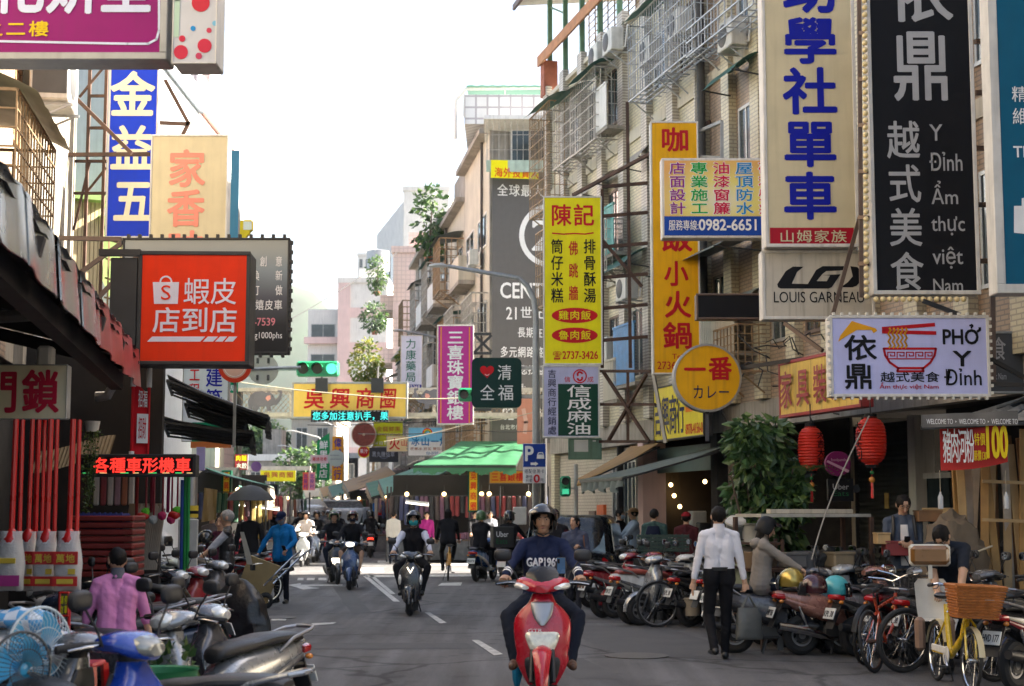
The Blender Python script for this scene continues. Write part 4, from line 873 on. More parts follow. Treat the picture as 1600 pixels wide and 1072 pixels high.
b=MB();b.bx(0,12,.5,.7,.1,3.6,DARK);b.out('wall',t);b=MB();b.bx(0,1.0,-.02,.05,1.0,1.06,WHITEW);b.bx(.1,.9,.0,.04,1.06,2.3,GLASS);b.bx(0,1,-.02,.05,2.3,2.4,WHITEW);b.out('window_frame',t)
for px,nm in((1147,'brown'),(1700,'grey')):
 s=fx(px,800,0)[0];t=thing('column','stained brown arcade column between the drinks shop and the bushy plant' if nm=='brown' else 'grey arcade column near the timber','column',rfac(s),RA);b=MB();b.bx(-.28,.28,0,.5,.12,3.24,mat('column_brown',(.15,.11,.085),.8,var=.25,streak=.5));b.out('shaft',t);b=MB();b.bx(-.31,.31,-.03,.53,.12,.45,CONC);b.out('plinth',t)
 # ================================================================ FAR RIGHT ROW beyond the side street
FA=atan2(1,-.153);FO=Vector((-.75,52,0));FD=Vector((-.153,1,0)).normalized();FN=Vector((-1,-.153,0)).normalized()
FR=atan2(-1,.153)
t=thing('corner_house','five storey corner house carrying the huge grey billboard wall','building',FO,0);b=MB();top=15.0
b.add([(0,0,0),(9,1.3,0),(9-1.6,11,0),(-1.62,10.6,0)]+[(x,y,top)for x,y in((0,0),(9,1.3),(7.4,11),(-1.62,10.6))],[(0,1,5,4),(1,2,6,5),(2,3,7,6),(3,0,4,7),(4,5,6,7)],CONC);b.out('wall',t)
b=MB();b.bx(-.9,8,.5,9,top+.01,top+1.05,TILEW);b.out('parapet',t)
b=MB();b.bx(-.2,6.2,-.8,.9,top-.35,top-.2,WHITEW,rot=(radians(-14),0,0));b.out('roof',t)
b=MB();pts=[(-1.3,3,top+.1),(-1.3,3,top+1.5),(-.9,3,top+1.95),(6.5,3.2,top+2.1)];b.tube(pts,.07,WHITEW,6)
for k in range(6):b.bar((-1+1.5*k,3,top+.9),(-1+1.5*k,3,top+1.95),.06,WHITEW)
b.loft([[(x,2.6,top+1.95+.03*(i%2)),(x,5.4,top+2.3+.03*(i%2))]for i,x in enumerate(np.linspace(-.9,6.5,40))],GRNP,False,False);b.out('roof_canopy',t)
cage(t,-.1,4.4,13.3,14.85,.7,CAGE,22,3,None);b=MB();b.bx(-.12,4.42,-.74,-.7,13.05,13.45,mat('pale_green_rail',(.4,.5,.42),.6,streak=.4));b.out('balcony',t)
window(t,.7,2.0,13.5,14.7,0,.05,WHITEW);window(t,2.1,3.5,13.5,14.7,0,.05,WHITEW);aircon(t,2.75,13.45,-.05)
def farrow(name,label,Y0,Y1,h,wm,seed,aw=DGRN):
 o=FO+FD*((Y0-52)/FD.y);L=(Y1-Y0)/FD.y;rnd=random.Random(seed)
 t=thing(name,label,'building',o+FD*L,FR)
 b=MB();b.bx(0,L-.02,0,9,0,h,wm);b.out('wall',t);b=MB();b.bx(-.1,L,-.35,9,h,h+.18,CONC);b.bx(.5,L-.5,.1,.25,h+.18,h+1.0,wm);b.out('roof',t)
 fl=int(h/3.1)
 for k in range(1,fl):
  z=.6+3.1*k;nb=max(1,int(L/3.0))
  for j in range(nb):
   x0=L*j/nb+.25;x1=L*(j+1)/nb-.25;r=rnd.random()
   window(t,x0+.3,x1-.3,z+.9,z+2.1,0,.06,FRAME if r<.5 else WHITEW)
   if r<.5:cage(t,x0,x1,z+.25,z+2.3,rnd.uniform(.5,.95),rnd.choice((CAGE,CAGEB,CAGE)),10,6,rnd.choice((aw,DGRN,MATS['grey_canopy'],None)),r=.028)
   elif r<.85:
    b=MB();d=rnd.uniform(.6,1.0);b.bx(x0,x1,-d,-.01,z,z+.14,CONC);b.bx(x0,x1,-d,-d+.08,z+.15,z+1.05,rnd.choice((wm,WHITEW,CREAM,mat('corrugated_grey',(.4,.4,.38),.6,streak=.4))));b.bx(x0,x0+.07,-d+.08,-.02,z+.15,z+1.05,wm);b.bx(x1-.07,x1,-d+.08,-.02,z+.15,z+1.05,wm);b.out('balcony',t)
   if rnd.random()<.5:aircon(t,(x0+x1)/2+rnd.uniform(-.5,.5),z+.3,-.05 if r<.85 else-.1)
 for j in range(int(L/1.2)):
  if rnd.random()<.45:x=L*rnd.random();b=MB();b.tube([(x,-.08,3.5),(x,-.08,h)],.05,rnd.choice((CONC,BEAMK,WHITEW)),6);b.out('downpipe',t)
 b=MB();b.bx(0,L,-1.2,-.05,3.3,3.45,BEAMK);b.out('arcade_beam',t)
 return t
farrow('row_house','narrow cream house with stacked balconies next to the grey billboard corner',52.2,59,14.6,CREAM,3)
farrow('row_house','cream row house with green awnings and barred balconies behind the magenta sign',59.1,68,13.6,CREAM,5,GRNP)
farrow('row_house','weathered grey row house with shabby window boxes behind the pharmacy sign',68.1,80,14.2,CONC,8)
farrow('row_house','low pinkish row house at the far end of the right-hand row',80.1,92,10.5,PINKW,9)
farrow('row_house','lowest row house at the far market end on the right',92.1,108,7.0,CONC,12)
# ================================================================ LEFT-HAND HOUSES
LO=Vector((-6.2-.153*(25.6-18.2),25.6,0));LR=atan2(1,-.153)
LD=Vector((-.153,1,0)).normalized()
def lfac(s,o=0,z=0):return LO+Matrix.Rotation(LR,3,'Z')@Vector((s,o,z))
def lsz(px,py,o=0.0):q=Matrix.Rotation(-LR,3,'Z')@(PL(px,py,lfac(0,o),LR)-LO);return q.x,q.z
t=thing('plastered_house','sunlit white and cream house with tall windows at the top left, above the market roof','building',lfac(-22),LR);TO=-22
b=MB();b.bx(0,21.9,0,9,3.45,13.5,mat('dirty_plaster',(.3,.265,.21),.85,var=.2,sc=1.2,streak=.5));b.bx(0,21.9,.01,9,0,3.45,BEAMD);b.out('wall',t);b=MB();b.bx(0,22,-.4,9,13.5,13.8,CONC);b.out('roof',t)  # lower wall coloured dark to give the shade under the market roof
for px0,px1,py0,py1 in((12,30,95,225),(52,76,115,225)):
 s0,_=lsz(px0,170);s1,_=lsz(px1,170);z1=lsz((px0+px1)/2,py0)[1];z0=lsz((px0+px1)/2,py1)[1];window(t,s0+22,s1+22,z0,z1,0,.06,mat('orange_frame',(.4,.2,.09),.6),GLASS,3)
b=MB();s0=lsz(34,170)[0]+22;s1=lsz(50,170)[0]+22;b.bx(s0,s1,-.12,-.002,3.5,13.4,MATS['dirty_plaster']);b.out('pilaster',t);b=MB();s0=lsz(2,170)[0]+22;b.bx(s0-2.5,s0+.3,-.1,-.002,3.5,13.4,TILEB);b.out('pilaster',t)
b=MB();b.tube([(lsz(47,170)[0]+22,-.2,3.5),(lsz(47,170)[0]+22,-.2,13.4)],.06,WHITEW,8);b.out('downpipe',t)
s0,z0=lsz(60,330,-.8);cage(t,s0+22-2.2,s0+22.4,4.6,5.7,.9,CAGEB,14,6,mat('olive_canopy',(.2,.2,.13),.6,var=.2));
s0,z0=lsz(112,225,-.6);b=MB();b.loft([[(s0+21.2-.9*0+x,-.05-.9*k/6,9.6-1.3*(k/6)**1.6+.04*(int(x*8)%2))for x in np.linspace(-1.6,.9,24)]for k in range(7)],mat('old_plaster_roll',(.45,.4,.32),.9,var=.3,sc=5,bump=.6),False,False);b.out('canopy',t)
aircon(t,s0+21.5,7.0,-.05,.9,.75,.5);aircon(t,s0+21.5,8.2,-.05,.9,.65,.45)
t=thing('annex_house','cream plank-clad lean-to with rounded green tin roof behind the orange shop sign','annex',P(125,440,27.5)*1,.42);t.location.z=0;q=t.location
a=P(72,360,27.5)-q;c=P(160,360,27.5)-q;zt,zb=P(110,308,27.5).z,3.2
b=MB();
for k in range(14):x=a.x+(c.x-a.x)*k/14;b.bx(x,x+(c.x-a.x)/14-.012,0,.1,zb,zt-.02*k*.3,mat('cream_plank',(.66,.55,.33),.6,var=.06))
b.bx(a.x,c.x,.1,6,0,zt-.3,CREAM);b.out('wall',t)
b=MB();b.loft([[(c.x+.05+.9*sin(u),y,zt-.35-.9*(1-cos(u))+.02*(i%2))for i,u in enumerate(np.linspace(-.2,1.45,26))]for y in(-.2,5)],mat('lime_tin',(.3,.42,.15),.45,var=.15,trl=.2),False,False);b.bx(a.x,c.x+.1,-.25,5,zt-.08,zt+.05,MATS['lime_tin']);b.out('roof',t)
b=MB();
for k in range(5):b.bar((c.x+.05,-.1+k*.02,zt-.4-k*.35),(c.x+.85,-.1,zt-.6-k*.35),.03,CAGEB)
for k in range(4):b.bar((c.x+.1+.22*k,-.1,zt-.4),(c.x+.1+.22*k,-.1,zt-2),.03,CAGEB)
b.out('side_grille',t)
farhouse('corrugated_block','pale blue-grey corrugated block behind the tall blue sign',90,178,30,33,8,mat('corrugated_pale',(.55,.58,.62),.5,var=.06,streak=.15),win=False)
t,W,h=farhouse('grid_tiled_tower','white grid tiled tower rising behind the cream sign',248,296,168,50,8,TILEP,nw=1,wfill=.5);b=MB();b.bx(-W/2,W*.3,1,6,h+.5,h+1.6,TILEW);b.out('parapet',t)
t=thing('steel_ladder_frame','rusty brown steel lattice frame bracing the tall blue sign','frame',P(150,797,25.4));t.location.z=0;q=t.location;b=MB()
for px in(141,167):p=P(px,100,25.4)-q;b.bar((p.x,0,5),(p.x,0,P(px,95,25.4).z),.05,RUST)
for py in(100,150,200,252,302):p0,p1=P(141 if py<230 else 116,py,25.4)-q,P(167,py,25.4)-q;b.bar(p0,p1,.045,RUST)
for a_,c_ in(((124,152),(166,100)),((136,300),(166,262)),((115,360),(141,250))):b.bar(P(*a_,25.4)-q,P(*c_,25.4)-q,.035,RUST)
b.out('lattice',t)
for k,(Y0,L,h,m,lb)in enumerate(((46,8,11,CREAM,'cream left-row house hidden behind the grey menu sign'),(58,12,9.5,WHITEW,'white left-row house behind the round no-entry sign'),(71,14,7.5,CONC,'grey left-row house over the market stalls'),(86,16,6.5,CREAM,'low cream left-row house near the far trees'))):
 o=Vector((-8.6-.19*(Y0-45),Y0,0));t=thing('row_house',lb,'building',o,LR);b=MB();b.bx(0,L-.1,0,8,0,h,m);b.out('wall',t);b=MB();b.bx(0,L,-.3,8,h,h+.2,CONC);b.out('roof',t)
 for z in np.arange(3.9,h-2,3.0):
  for x in np.arange(.8,L-2,2.6):window(t,x,x+1.6,z,z+1.5,0,.06)
  # ================================================================ SIGNS
def pc(name,h,k=1.0,r=.45,**kw):return mat('sign_'+name,tuple(min(.82,v*k)for v in hx(h)),r,var=kw.pop('var',.07),sc=kw.pop('sc',3),streak=kw.pop('streak',.09),spec=.18,**kw)
SW=pc('white','f2f0f0');SWF=mat('sign_frame_white',(.62,.6,.56),.5,var=.12,sc=4,streak=.3);SGF=mat('sign_frame_grey',(.32,.32,.31),.45,.4,var=.15,streak=.2);SBK=mat('sign_black',(.010,.010,.012),.5,var=.1,spec=.12);SRED=pc('red','c4121e');SDR=pc('deep_red','b0101c');SYE=pc('yellow','e9de10',streak=.1);SBL=pc('blue','0a1596');SNAVY=pc('navy','1a2248');SGR=pc('dark_green','0e4030')
SBKF=mat('sign_frame_black',(.02,.02,.021),.5,var=.2)
CLIP=mat('clip_white',(.6,.58,.52),.5)
def clips(s,n,top=True,side=0,m=CLIP,sz=.035):
 """row of small clip lamps along the board's edges"""
 h=s.W/2;b=MB();b.bx(-sz*.4,sz*.4,-.03,.03,-sz/2,sz/2,m);me=b.mesh('clip_lamp',False)
 for k in range(n):
  x=-h+s.W*(k+.5)/n
  for z in((s.H+sz/2,-sz/2)if top else(-sz/2,)):put('clip_lamp',me,s.t,(x,0,z))
 for k in range(side):
  for x in(h+sz/2,-h-sz/2):put('clip_lamp',me,s.t,(x,0,s.H*(k+.5)/side))
def brace(s,pts,m=RUST,w_=.05,name='bracket'):
 b=MB();Ri=s.R
 for p,q in pts:b.bar(Ri@(Vector(p)-s.o),Ri@(Vector(q)-s.o),w_,m)
 b.out(name,s.t)
s=Sign('menu_sign','tall bright yellow menu sign with two red ovals listing rice dishes','shop sign',(849,307,941,570),33,0,.3,SWF,SYE)
s.text('陳記',859,318,930,356,SRED,bold=.035).line([(863,364.5),(880,366),(897,365),(914,366),(927,364)],.03,SRED)
s.text('筒仔米糕',860,373,881,475,SBK,'v',.03).text('佛跳牆',885,371,907,476,SRED,'v',.03,fill=.68).text('排骨酥湯',911,373,932,475,SBK,'v',.03)
for cy,tx in((493,'雞肉飯'),(524,'魯肉飯')):s.disc(898,cy,36,12,SRED);s.text(tx,872,cy-8,924,cy+8,SYE,bold=.02,y=-.016)
s.text('☎',864,549,877,562,SRED,'f').text('2737-3426',879,549,934,561,SRED,'f',.03);s.done()
q=lambda px,py,Y:P(px,py,Y)
tr=[]
for py in(292,338,386,434,482,532):tr.append((q(941,py,33.1),q(1012,py-6,33.1)))
tr+=[(q(980,160,33.1),q(985,575,33.1)),(q(941,296,33.1),q(941,575,33.1)),(q(941,375,33.1),q(1003,448,33.1)),(q(895,305,33.2),q(1110,190,31))]
brace(s,tr,RUST,.07)
s=Sign('oil_shop_sign','white and dark green sesame oil sign hanging under the yellow menu sign','shop sign',(848,571,937,684),32.8,0,.28,SWF,pc('lilac_white','b6b8da'))
s.rect(872,600,934.5,681,SGR).text('信成麻油',885,602,925,680,SW,'v',.025,fill=1.0).text('吉興商行經銷處',855,577,870,680,SNAVY,'v',.012,fill=.95)
s.ring(906,588,11,2,SRED).ring(906,585,5,3,SRED,a0=2.4,a1=6.2).ring(906,591,5,3,SRED,a0=-.6,a1=3.2).text('信',881,588,892,598,SRED,bold=.01).text('成',917,588,928,598,SRED,bold=.01);s.done()
tr=[(q(937,580,33),q(1024,580,32)),(q(937,690,33),q(1024,690,32)),(q(937,632,33),q(1024,632,32)),(q(942,580,33),q(1014,690,32)),(q(950,690,33),q(1010,585,32)),(q(981,580,32.5),q(981,690,32.5))];brace(s,tr,RUST,.06)
s=Sign('shop_board','small weathered pale green board tucked below the sesame oil sign','shop sign',(888,685,940,718),34.5,0,.1,pc('pale_green_frame','6f8f80'),pc('pale_green','7d9c8c',streak=.3));s.rect(897,687,919,706,SW).rect(926,688,931,690,SW);s.done('panel')
s=Sign('hotpot_sign','tall orange-yellow curry hotpot sign with big red characters','shop sign',(1018,190,1093,585),29,0,.3,SWF,pc('amber','dfa70a',streak=.25))
s.text('咖',1030,198,1079,240,SDR,bold=.045).text('哩',1031,268,1080,312,SDR,bold=.045).text('飯',1031,345,1084,397,SDR,bold=.045).text('小',1036,406,1077,450,SDR,bold=.045).text('火',1036,453,1082,500,SDR,bold=.045).text('鍋',1034,502,1084,548,SDR,bold=.045).text('Tel',1050,553,1066,561,SDR,'f',.0).text('2736-4',1027,565,1068,577,SDR,'f',.01);s.done()
brace(s,[(q(1018+3,585,29.1),q(1040,692,29)),(q(1093,205,29.1),q(1128,190,28.6)),(q(1093,245,29.1),q(1128,247,28.6)),(q(1128,190,28.6),q(1128,250,28.6))],SGF,.06)
s=Sign('corner_board','yellow board with large navy characters mounted along the wall above the grey awning','shop sign',(1022,598,1100,686),31.2,RA,.18,BLK,pc('lemon','e2cf3a',streak=.2));w2=s.W/2
for i,ch in enumerate('吉興商行'):write(s.L,ch,-w2+.06+s.W*.155*i,s.H*.08,-w2+.06+s.W*.155*(i+1),s.H*.8,SNAVY,-.014,'h',.03,fill=1.05)
write(s.L,'0978-4156-0',w2-s.W*.34,s.H*.06,w2-.05,s.H*.24,SRED,-.014,'f',.02);s.L.bx(w2-s.W*.34,w2-s.W*.2,-.012,-.009,s.H*.45,s.H*.85,pc('orange','e07a14'));s.done()
s=Sign('renovation_sign','colourful renovation sign with four columns of outlined characters above a blue phone strip','shop sign',(1034,247,1216,372),26,0,.3,SWF,None)
m,t_,p_=_nt('printed_gradient');N,L=t_.nodes.new,t_.links.new;tc=N('ShaderNodeTexCoord');vm=N('ShaderNodeVectorMath');vm.operation='LENGTH';mp=N('ShaderNodeMapping');mp.inputs['Location'].default_value=(0,0,-.85);mp.inputs['Scale'].default_value=(.8,0,1.3);L(tc.outputs['Object'],mp.inputs[0]);L(mp.outputs[0],vm.inputs[0])
cr=N('ShaderNodeValToRGB');cr.color_ramp.elements[0].color=(.78,.76,.62,1);cr.color_ramp.elements[1].color=(.72,.38,.1,1);e_=cr.color_ramp.elements.new(.45);e_.color=(.78,.7,.2,1);L(vm.outputs['Value'],cr.inputs[0]);L(cr.outputs[0],p_.inputs['Base Color']);p_.inputs['Roughness'].default_value=.35
s.rect(1038,251,1214,338,m,-.006,'face_panel').rect(1038,338,1214,368,pc('blue_strip','1a45a0'),-.006,'phone_strip')
for tx,a,c,h1 in(('店面設計',1045,1072,'8d2a8c'),('專業施工',1078,1107,'14a04a'),('油漆窗簾',1113,1142,'c8144a'),('屋頂防水',1148,1178,'1a86c8'),('矽利壁癌',1184,1212,'d01830')):s.text(tx,a-.5,253,c+.5,336.5,SW,'v',.07,y=-.009,fill=.98).text(tx,a,253,c,336.5,pc('print_'+h1,h1),'v',.03,y=-.013,fill=.95)
s.text('服務專線:',1045,344,1091,360,SW,'f',.01).text('0982-665118',1092,343,1207,360,SW,'f',.04);s.done()
s=Sign('blank_led_board','blank black display board below the colourful renovation sign','display board',(1088,459,1196,499),24,0,.25,FRAMEB,SBK);s.t
b=MB()
s=Sign('round_sign','round yellow curry shop sign with red and navy characters, jutting over the grey awning','shop sign',(1052,537,1159,644),25,0,.1)
R_=s.W/2;b.lathe([(R_-.035,-.025),(R_,-.02),(R_,.28),(0,.28)],SGF,(0,0,s.H/2),'y',48);b.out('cabinet',s.t)
b=MB();b.lathe([(0,-.012),(R_-.03,-.012)],pc('ochre','dba50c',streak=.25),(0,0,s.H/2),'y',48);b.out('face_panel',s.t)
s.text('一',1067,561,1104,595,SDR,bold=.06,y=-.018).text('番',1105,556,1145,597,SDR,bold=.05,y=-.018).text('カレー',1081,600,1141,626,SNAVY,bold=.012,y=-.018);s.done();brace(s,[(q(1159,575,25.1),q(1255,560,24.5)),(q(1105,640,25.1),q(1105,690,24.9))],BLK,.06)
b=MB();s=Sign('bicycle_shop_sign','very tall beige bicycle shop sign with huge blue characters and a red foot','shop sign',(1192,-95,1337,386),21,0,.34,SWF,pc('beige','c9bd9c',streak=.12),.045)
for ch,y0,y1 in(('助',-62,24),('學',27,103),('社',106,182),('單',188,264),('車',269,346)):s.text(ch,1222,y0,1309,y1,SBL,bold=.05,fill=1.0)
s.rect(1203,356,1334,383,pc('crimson','a51226')).text('山姆家族',1216,359,1324,381,pc('beige','c9bd9c'),bold=.02,y=-.016);s.done()
s=Sign('cycle_brand_sign','dirty white sign with black slanted monogram under the tall beige sign','shop sign',(1191,391,1366,499),21.2,0,.3,SWF,pc('dirty_white','bdb6a8',streak=.45),.04)
zz=lambda L_:[(1180+.3172*x,300+.3172*y)for x,y in L_]
s.poly(zz([(112,470),(108,455),(150,390),(185,368),(237,369),(205,395),(180,452),(272,454),(246,476),(125,476)]),SBK).poly(zz([(245,476),(300,384),(332,366),(445,366),(432,386),(350,390),(330,405),(302,440),(352,440),(368,412),(330,410),(420,406),(376,470),(360,476)]),SBK).poly(zz([(468,366),(502,370),(540,412),(500,462),(478,470),(420,470),(455,445),(480,416)]),SBK)
s.text('LOUIS GARNEAU',1209,456,1350,473,SBK,'f',-.004);s.done()
brace(s,[(P(1343,340,20.6),P(1301,493,20.6)),(P(1226,505,21),P(1285,548,20.5))],FRAMEB,.05)
s=Sign('restaurant_sign','tall black restaurant sign with grey characters, edged with round bulbs','shop sign',(1358,-60,1524,460),19.5,0,.26,SWF,SBK,.05)
GT=mat('sign_grey_letter',(.36,.36,.37),.45,var=.06)
s.text('依',1390,-50,1487,36,GT,bold=.04,fill=1.05).text('鼎',1395,48,1484,160,GT,bold=.035,fill=1.05)
s.text('越式美食',1385,186,1443,460,GT,'v',.028,fill=.92)
for tx,x0,y0,x1,y1 in(('Y',1452,195,1472,220),('Đỉnh',1452,238,1503,267),('Ẩm',1455,283,1496,319),('thực',1455,338,1507,368),('việt',1457,386,1504,420),('Nam',1458,436,1504,456)):s.text(tx,x0,y0,x1,y1,GT,'f',.014)
s.done()
brace(s,[(P(1342,y,19.7),P(1357,y,19.6))for y in range(-20,460,72)]+[(P(1342,-60,19.7),P(1346,465,19.7))],FRAMEB,.05,'lattice');brace(s,[(P(1546,-60,19.9),P(1552,600,19.9)),(P(1523,65,19.8),P(1546,65,19.9)),(P(1523,145,19.8),P(1546,145,19.9)),(P(1523,232,19.8),P(1547,232,19.9)),(P(1524,320,19.8),P(1547,320,19.9)),(P(1524,408,19.8),P(1547,408,19.9))],FRAMEB,.06,'lattice')
bm_=MB();bm_.ell((0,-.03,0),.036,mat('frosted_bulb',(.72,.58,.3),.3,var=.1),10,7);bm_.lathe([(.02,0),(.022,.03)],CLIP,(0,0,0),'y',8);bme=bm_.mesh('bulb')
pts=[(1350+.012*y*.6,y)for y in range(2,470,11)]+[(1368+10.5*k,468)for k in range(14)]
for x,y in pts:
 p=P(x,y,19.42);o=put('bulb',bme,s.t,p-s.o)
s=Sign('dental_sign','teal sign with white frame cut off by the picture edge at the far right','shop sign',(1549,-60,1660,458),17,0,.3,SWF,pc('teal','0d5a78'),.1)
s.text('精',1579,134,1606,162,SW,bold=.01).text('緻',1606,134,1633,162,SW,bold=.01).text('維',1580,168,1607,197,SW,bold=.01).text('護',1607,168,1633,197,SW,bold=.01).text('TEL',1583,229,1620,246,SW,'f',.03)
s.poly([(1584,322),(1596,322),(1596,310),(1608,308),(1628,310),(1640,324),(1640,366),(1604,366),(1584,364)],SW).disc(1606,338,4,5,pc('teal','0d5a78'),y=-.015);s.done()
s=Sign('noodle_sign','wide lilac-white noodle restaurant sign with a red bowl and chopsticks','shop sign',(1297,493,1546,620),18.8,0,.26,SWF,pc('lilac','b9bce8'),.035)
GOLD=pc('gold','d99a18');s.poly(zz([(408,738),(418,708),(475,636),(592,672),(600,684),(582,696),(572,680),(500,680),(440,716)]),GOLD)
s.text('依',1316,522,1372,566,SBK,bold=.04).text('鼎',1317,566,1366,611,SBK,bold=.04)
s.line(zz([(628,674),(880,654)]),.045,SDR).line(zz([(628,689),(886,695)]),.045,SDR)
for k in range(5):s.line(zz([(660+20*k+6*sin(j*1.6),672+9.5*j)for j in range(11)]),.022,GOLD,-.015)
s.line(zz([(632,772),(640,806),(662,840),(702,868),(828,868),(862,840),(882,806),(889,772),(632,772)]),.028,SDR).line(zz([(705,868),(699,884),(828,884),(822,868)]),.028,SDR).line(zz([(646,822),(876,822)]),.014,SDR)
for k in range(5):x=652+46*k;s.line(zz([(x,816),(x,790),(x+34,790),(x+34,808),(x+14,808),(x+14,800)]),.013,SDR)
s.text('越式美食',1375,581,1468,598,SBK,bold=.025,fill=1.0).text('Ẩm thực việt Nam',1374,597.5,1466,609,SDR,'f',.02).text('PHO',1473,515,1528,538,SBK,'f',.04).line([(1527,518),(1530.5,515.5),(1530.5,512.5)],.03,SBK).line([(1515,509),(1518,507.5),(1519.5,509.5),(1517.5,511.5),(1517.5,513)],.02,SBK).text('Y',1489,549,1517,572,SBK,'f',.04).text('Đỉnh',1475,576,1533,602,SBK,'f',.016);s.done()
clips(s,19,True,11);brace(s,[(P(1546,560,19),P(1600,590,19.2)),(P(1546,600,19),P(1605,602,19.2)),(P(1442,470,19),P(1500,492,19))],BLK,.05)
s=Sign('furniture_sign','rust-streaked yellow wall sign with raised red characters in a red frame','shop sign',(1218,553,1345,645),23.6,RA,.2,mat('red_frame',(.3,.03,.035),.5,var=.2),pc('faded_yellow','d8b860',streak=.5),.05);w2=s.W/2
for i,ch in enumerate('家具裝潢'):write(s.L,ch,-w2+.12+.62*i,s.H*.12,-w2+.6+.62*i,s.H*.82,mat('red_letter',(.28,.03,.04),.5),-.05,'h',.03,fill=1.0)
s.done()
s=Sign('menu_board','dark menu board half hidden behind the lilac noodle sign at the right edge','shop sign',(1536,518,1640,615),20.3,0,.15,SGF,mat('dark_grey_face',(.05,.05,.052),.5));s.text('食',1549,525,1572,566,GT,bold=.03).text('việt Nam',1547,582,1572,596,GT,'f',.01);s.done()
s=Sign('food_banner','red cloth banner advertising pork rice noodles at one hundred, under the striped awning','banner',(1469,657,1574,735),18.6,radians(-6),.01)
rc=pc('banner_red','b83a36',r=.8);h=s.W/2;b=MB();wob=lambda u,v:Vector((0,.05*sin(u*7)*v,-.03*sin(u*3.1)+.02*cos(u*9)*v));b.quad((-h,0,0),(h,0,.1),(h,0,s.H),(-h,0,s.H-.06),rc,.006,24,8,wob);b.out('cloth',s.t)
SYB=pc('yellow_bright','e6c81e');s.text('豬肉河粉',1472,672,1520,724,SW,bold=.025,y=-.075,fill=1.1).text('特價',1520,676,1538,698,SYB,bold=.03,y=-.075).text('原價130',1520,704,1540,720,SYB,'f',.02,y=-.075).text('100',1540,666,1572,716,SYB,'f',.03,y=-.075);s.done()
s=Sign('delivery_sign','black square delivery sign inside the dim noodle shop','shop sign',(1294,748,1333,783),22.6,0,.12,SBK,SBK,.004);s.text('Uber',1301,756,1326,765,GT,'f',.005).text('Eats',1301,767,1326,775,pc('dull_green','1f5a38'),'f',.01);s.done();brace(s,[(P(1333,765,22.7),P(1342,762,22.7))],BLK,.1)
s=Sign('round_delivery_sign','dark magenta round delivery sign with a pale diagonal band between the lanterns','shop sign',(1290,705,1329,744),22.8,0,.1);b=MB();b.lathe([(0,-.01),(s.W/2,-.01),(s.W/2,.12),(0,.12)],pc('dark_magenta','6a1450'),(0,0,s.H/2),'y',32);b.out('disc',s.t);s.poly([(1291,722),(1293,719),(1327,735),(1325,739)],pc('dull_pink','b08aa0'),y=-.016).text('foodpanda',1298,716,1322,722,pc('dull_pink','b08aa0'),'f',0,y=-.016);s.done()
s=Sign('heart_sign','dark green rounded sign with a red heart and white characters','shop sign',(737,559,815,637),42,0,.2);b=MB();h=s.W/2;rr=.16
pl=[(cx+rr*cos(a),cz+rr*sin(a))for cx,cz,a0 in((h-rr,s.H-rr,0),(-h+rr,s.H-rr,pi/2),(-h+rr,rr,pi),(h-rr,rr,1.5*pi))for a in[a0+pi/2*k/6 for k in range(7)]];b.prism(pl,0,.3,pc('bottle_green','0f3430'));b.out('cabinet',s.t)
s.poly([(761+11*sin(t)**3,580-(9.2*cos(t)-3.4*cos(2*t)-1.4*cos(3*t)-.6*cos(4*t)))for t in[2*pi*k/28 for k in range(28)]],SRED).ring(761,583,4,.9,SW,y=-.016,a0=.4,a1=2.7).text('清',776,569,801,596,SW,bold=-.005).text('全',749,600,774,628,SW,bold=-.005).text('福',777,600,804,628,SW,bold=-.005);s.done();brace(s,[(P(815,575,42.1),P(848,575,42)),(P(815,620,42.1),P(848,620,42))],SGF,.09)
s=Sign('jewellery_sign','tall magenta jewellery sign with white characters and orange side lines','shop sign',(683,508,740,663),47,0,.3,SWF,pc('magenta','b8388e'),.03);OL=pc('orange_line','e08a3a')
s.rect(688,511,690,661,OL).rect(732.5,511,734.5,661,OL).text('三喜珠寶銀樓',698,516,725,657,SW,'v',.035,fill=1.0);s.done();brace(s,[(P(740,y,47.1),P(768,y+d,47.1))for y,d in((522,0),(552,-28),(552,0),(522,28),(600,0),(640,0),(580,40))],STEEL,.08)
s=Sign('pharmacy_sign','pale pharmacy sign with green characters and a blue foot','shop sign',(626,524,660,607),60,0,.3,SWF,pc('pale_lilac','ccd3ea'),.03);s.text('力康藥局',633,529,651,598,pc('sign_teal_green','0f6a5c'),'v',.015).rect(627,601,659,607,SBL).text('275369',634,602,656,606,SW,'f',.02,y=-.016);s.done()
GY=pc('arch_gold','dcb95a',k=.95)
s=Sign('billboard','huge dark grey estate agency billboard covering the corner house wall','billboard',(769,276,880,692),51.9,atan2(1.3,9),.06,None,mat('billboard_grey',(.105,.1,.098),.6,var=.06,streak=.12),.0)
s.text('全球最大房',776,288,868,309,SW,bold=.02).ring(861,368,50,8,SW).text('21',832,343,890,391,SW,'f',.04).text('CENTURY 21',782,443,925,467,SW,'f',.03).text('21',791,480,807,499,SW,'f',.02).text('世紀不動產',812,479,912,500,SW,bold=.02).text('長期在地',808,511,862,529,SW,bold=.02).text('多元網路整合',781,541,863,560,SW,bold=.02).text('您找租屋',812,570,862,587,SW,bold=.02).text('電話:',801,599,828,611,SW,bold=.02).text('02-2739',785,637,845,656,SW,'f',.04).text('台北市信義',781,663,821,672,SW,bold=.02);s.done()
s=Sign('investment_banner','yellow banner with red characters tied below the top balcony of the corner house','banner',(767,251,842,279),51.3,atan2(1.3,9),.02,None,SYE,0);s.text('海外投資人',772,262,842,279,pc('orange_red','d8481c'),bold=.03);s.done()
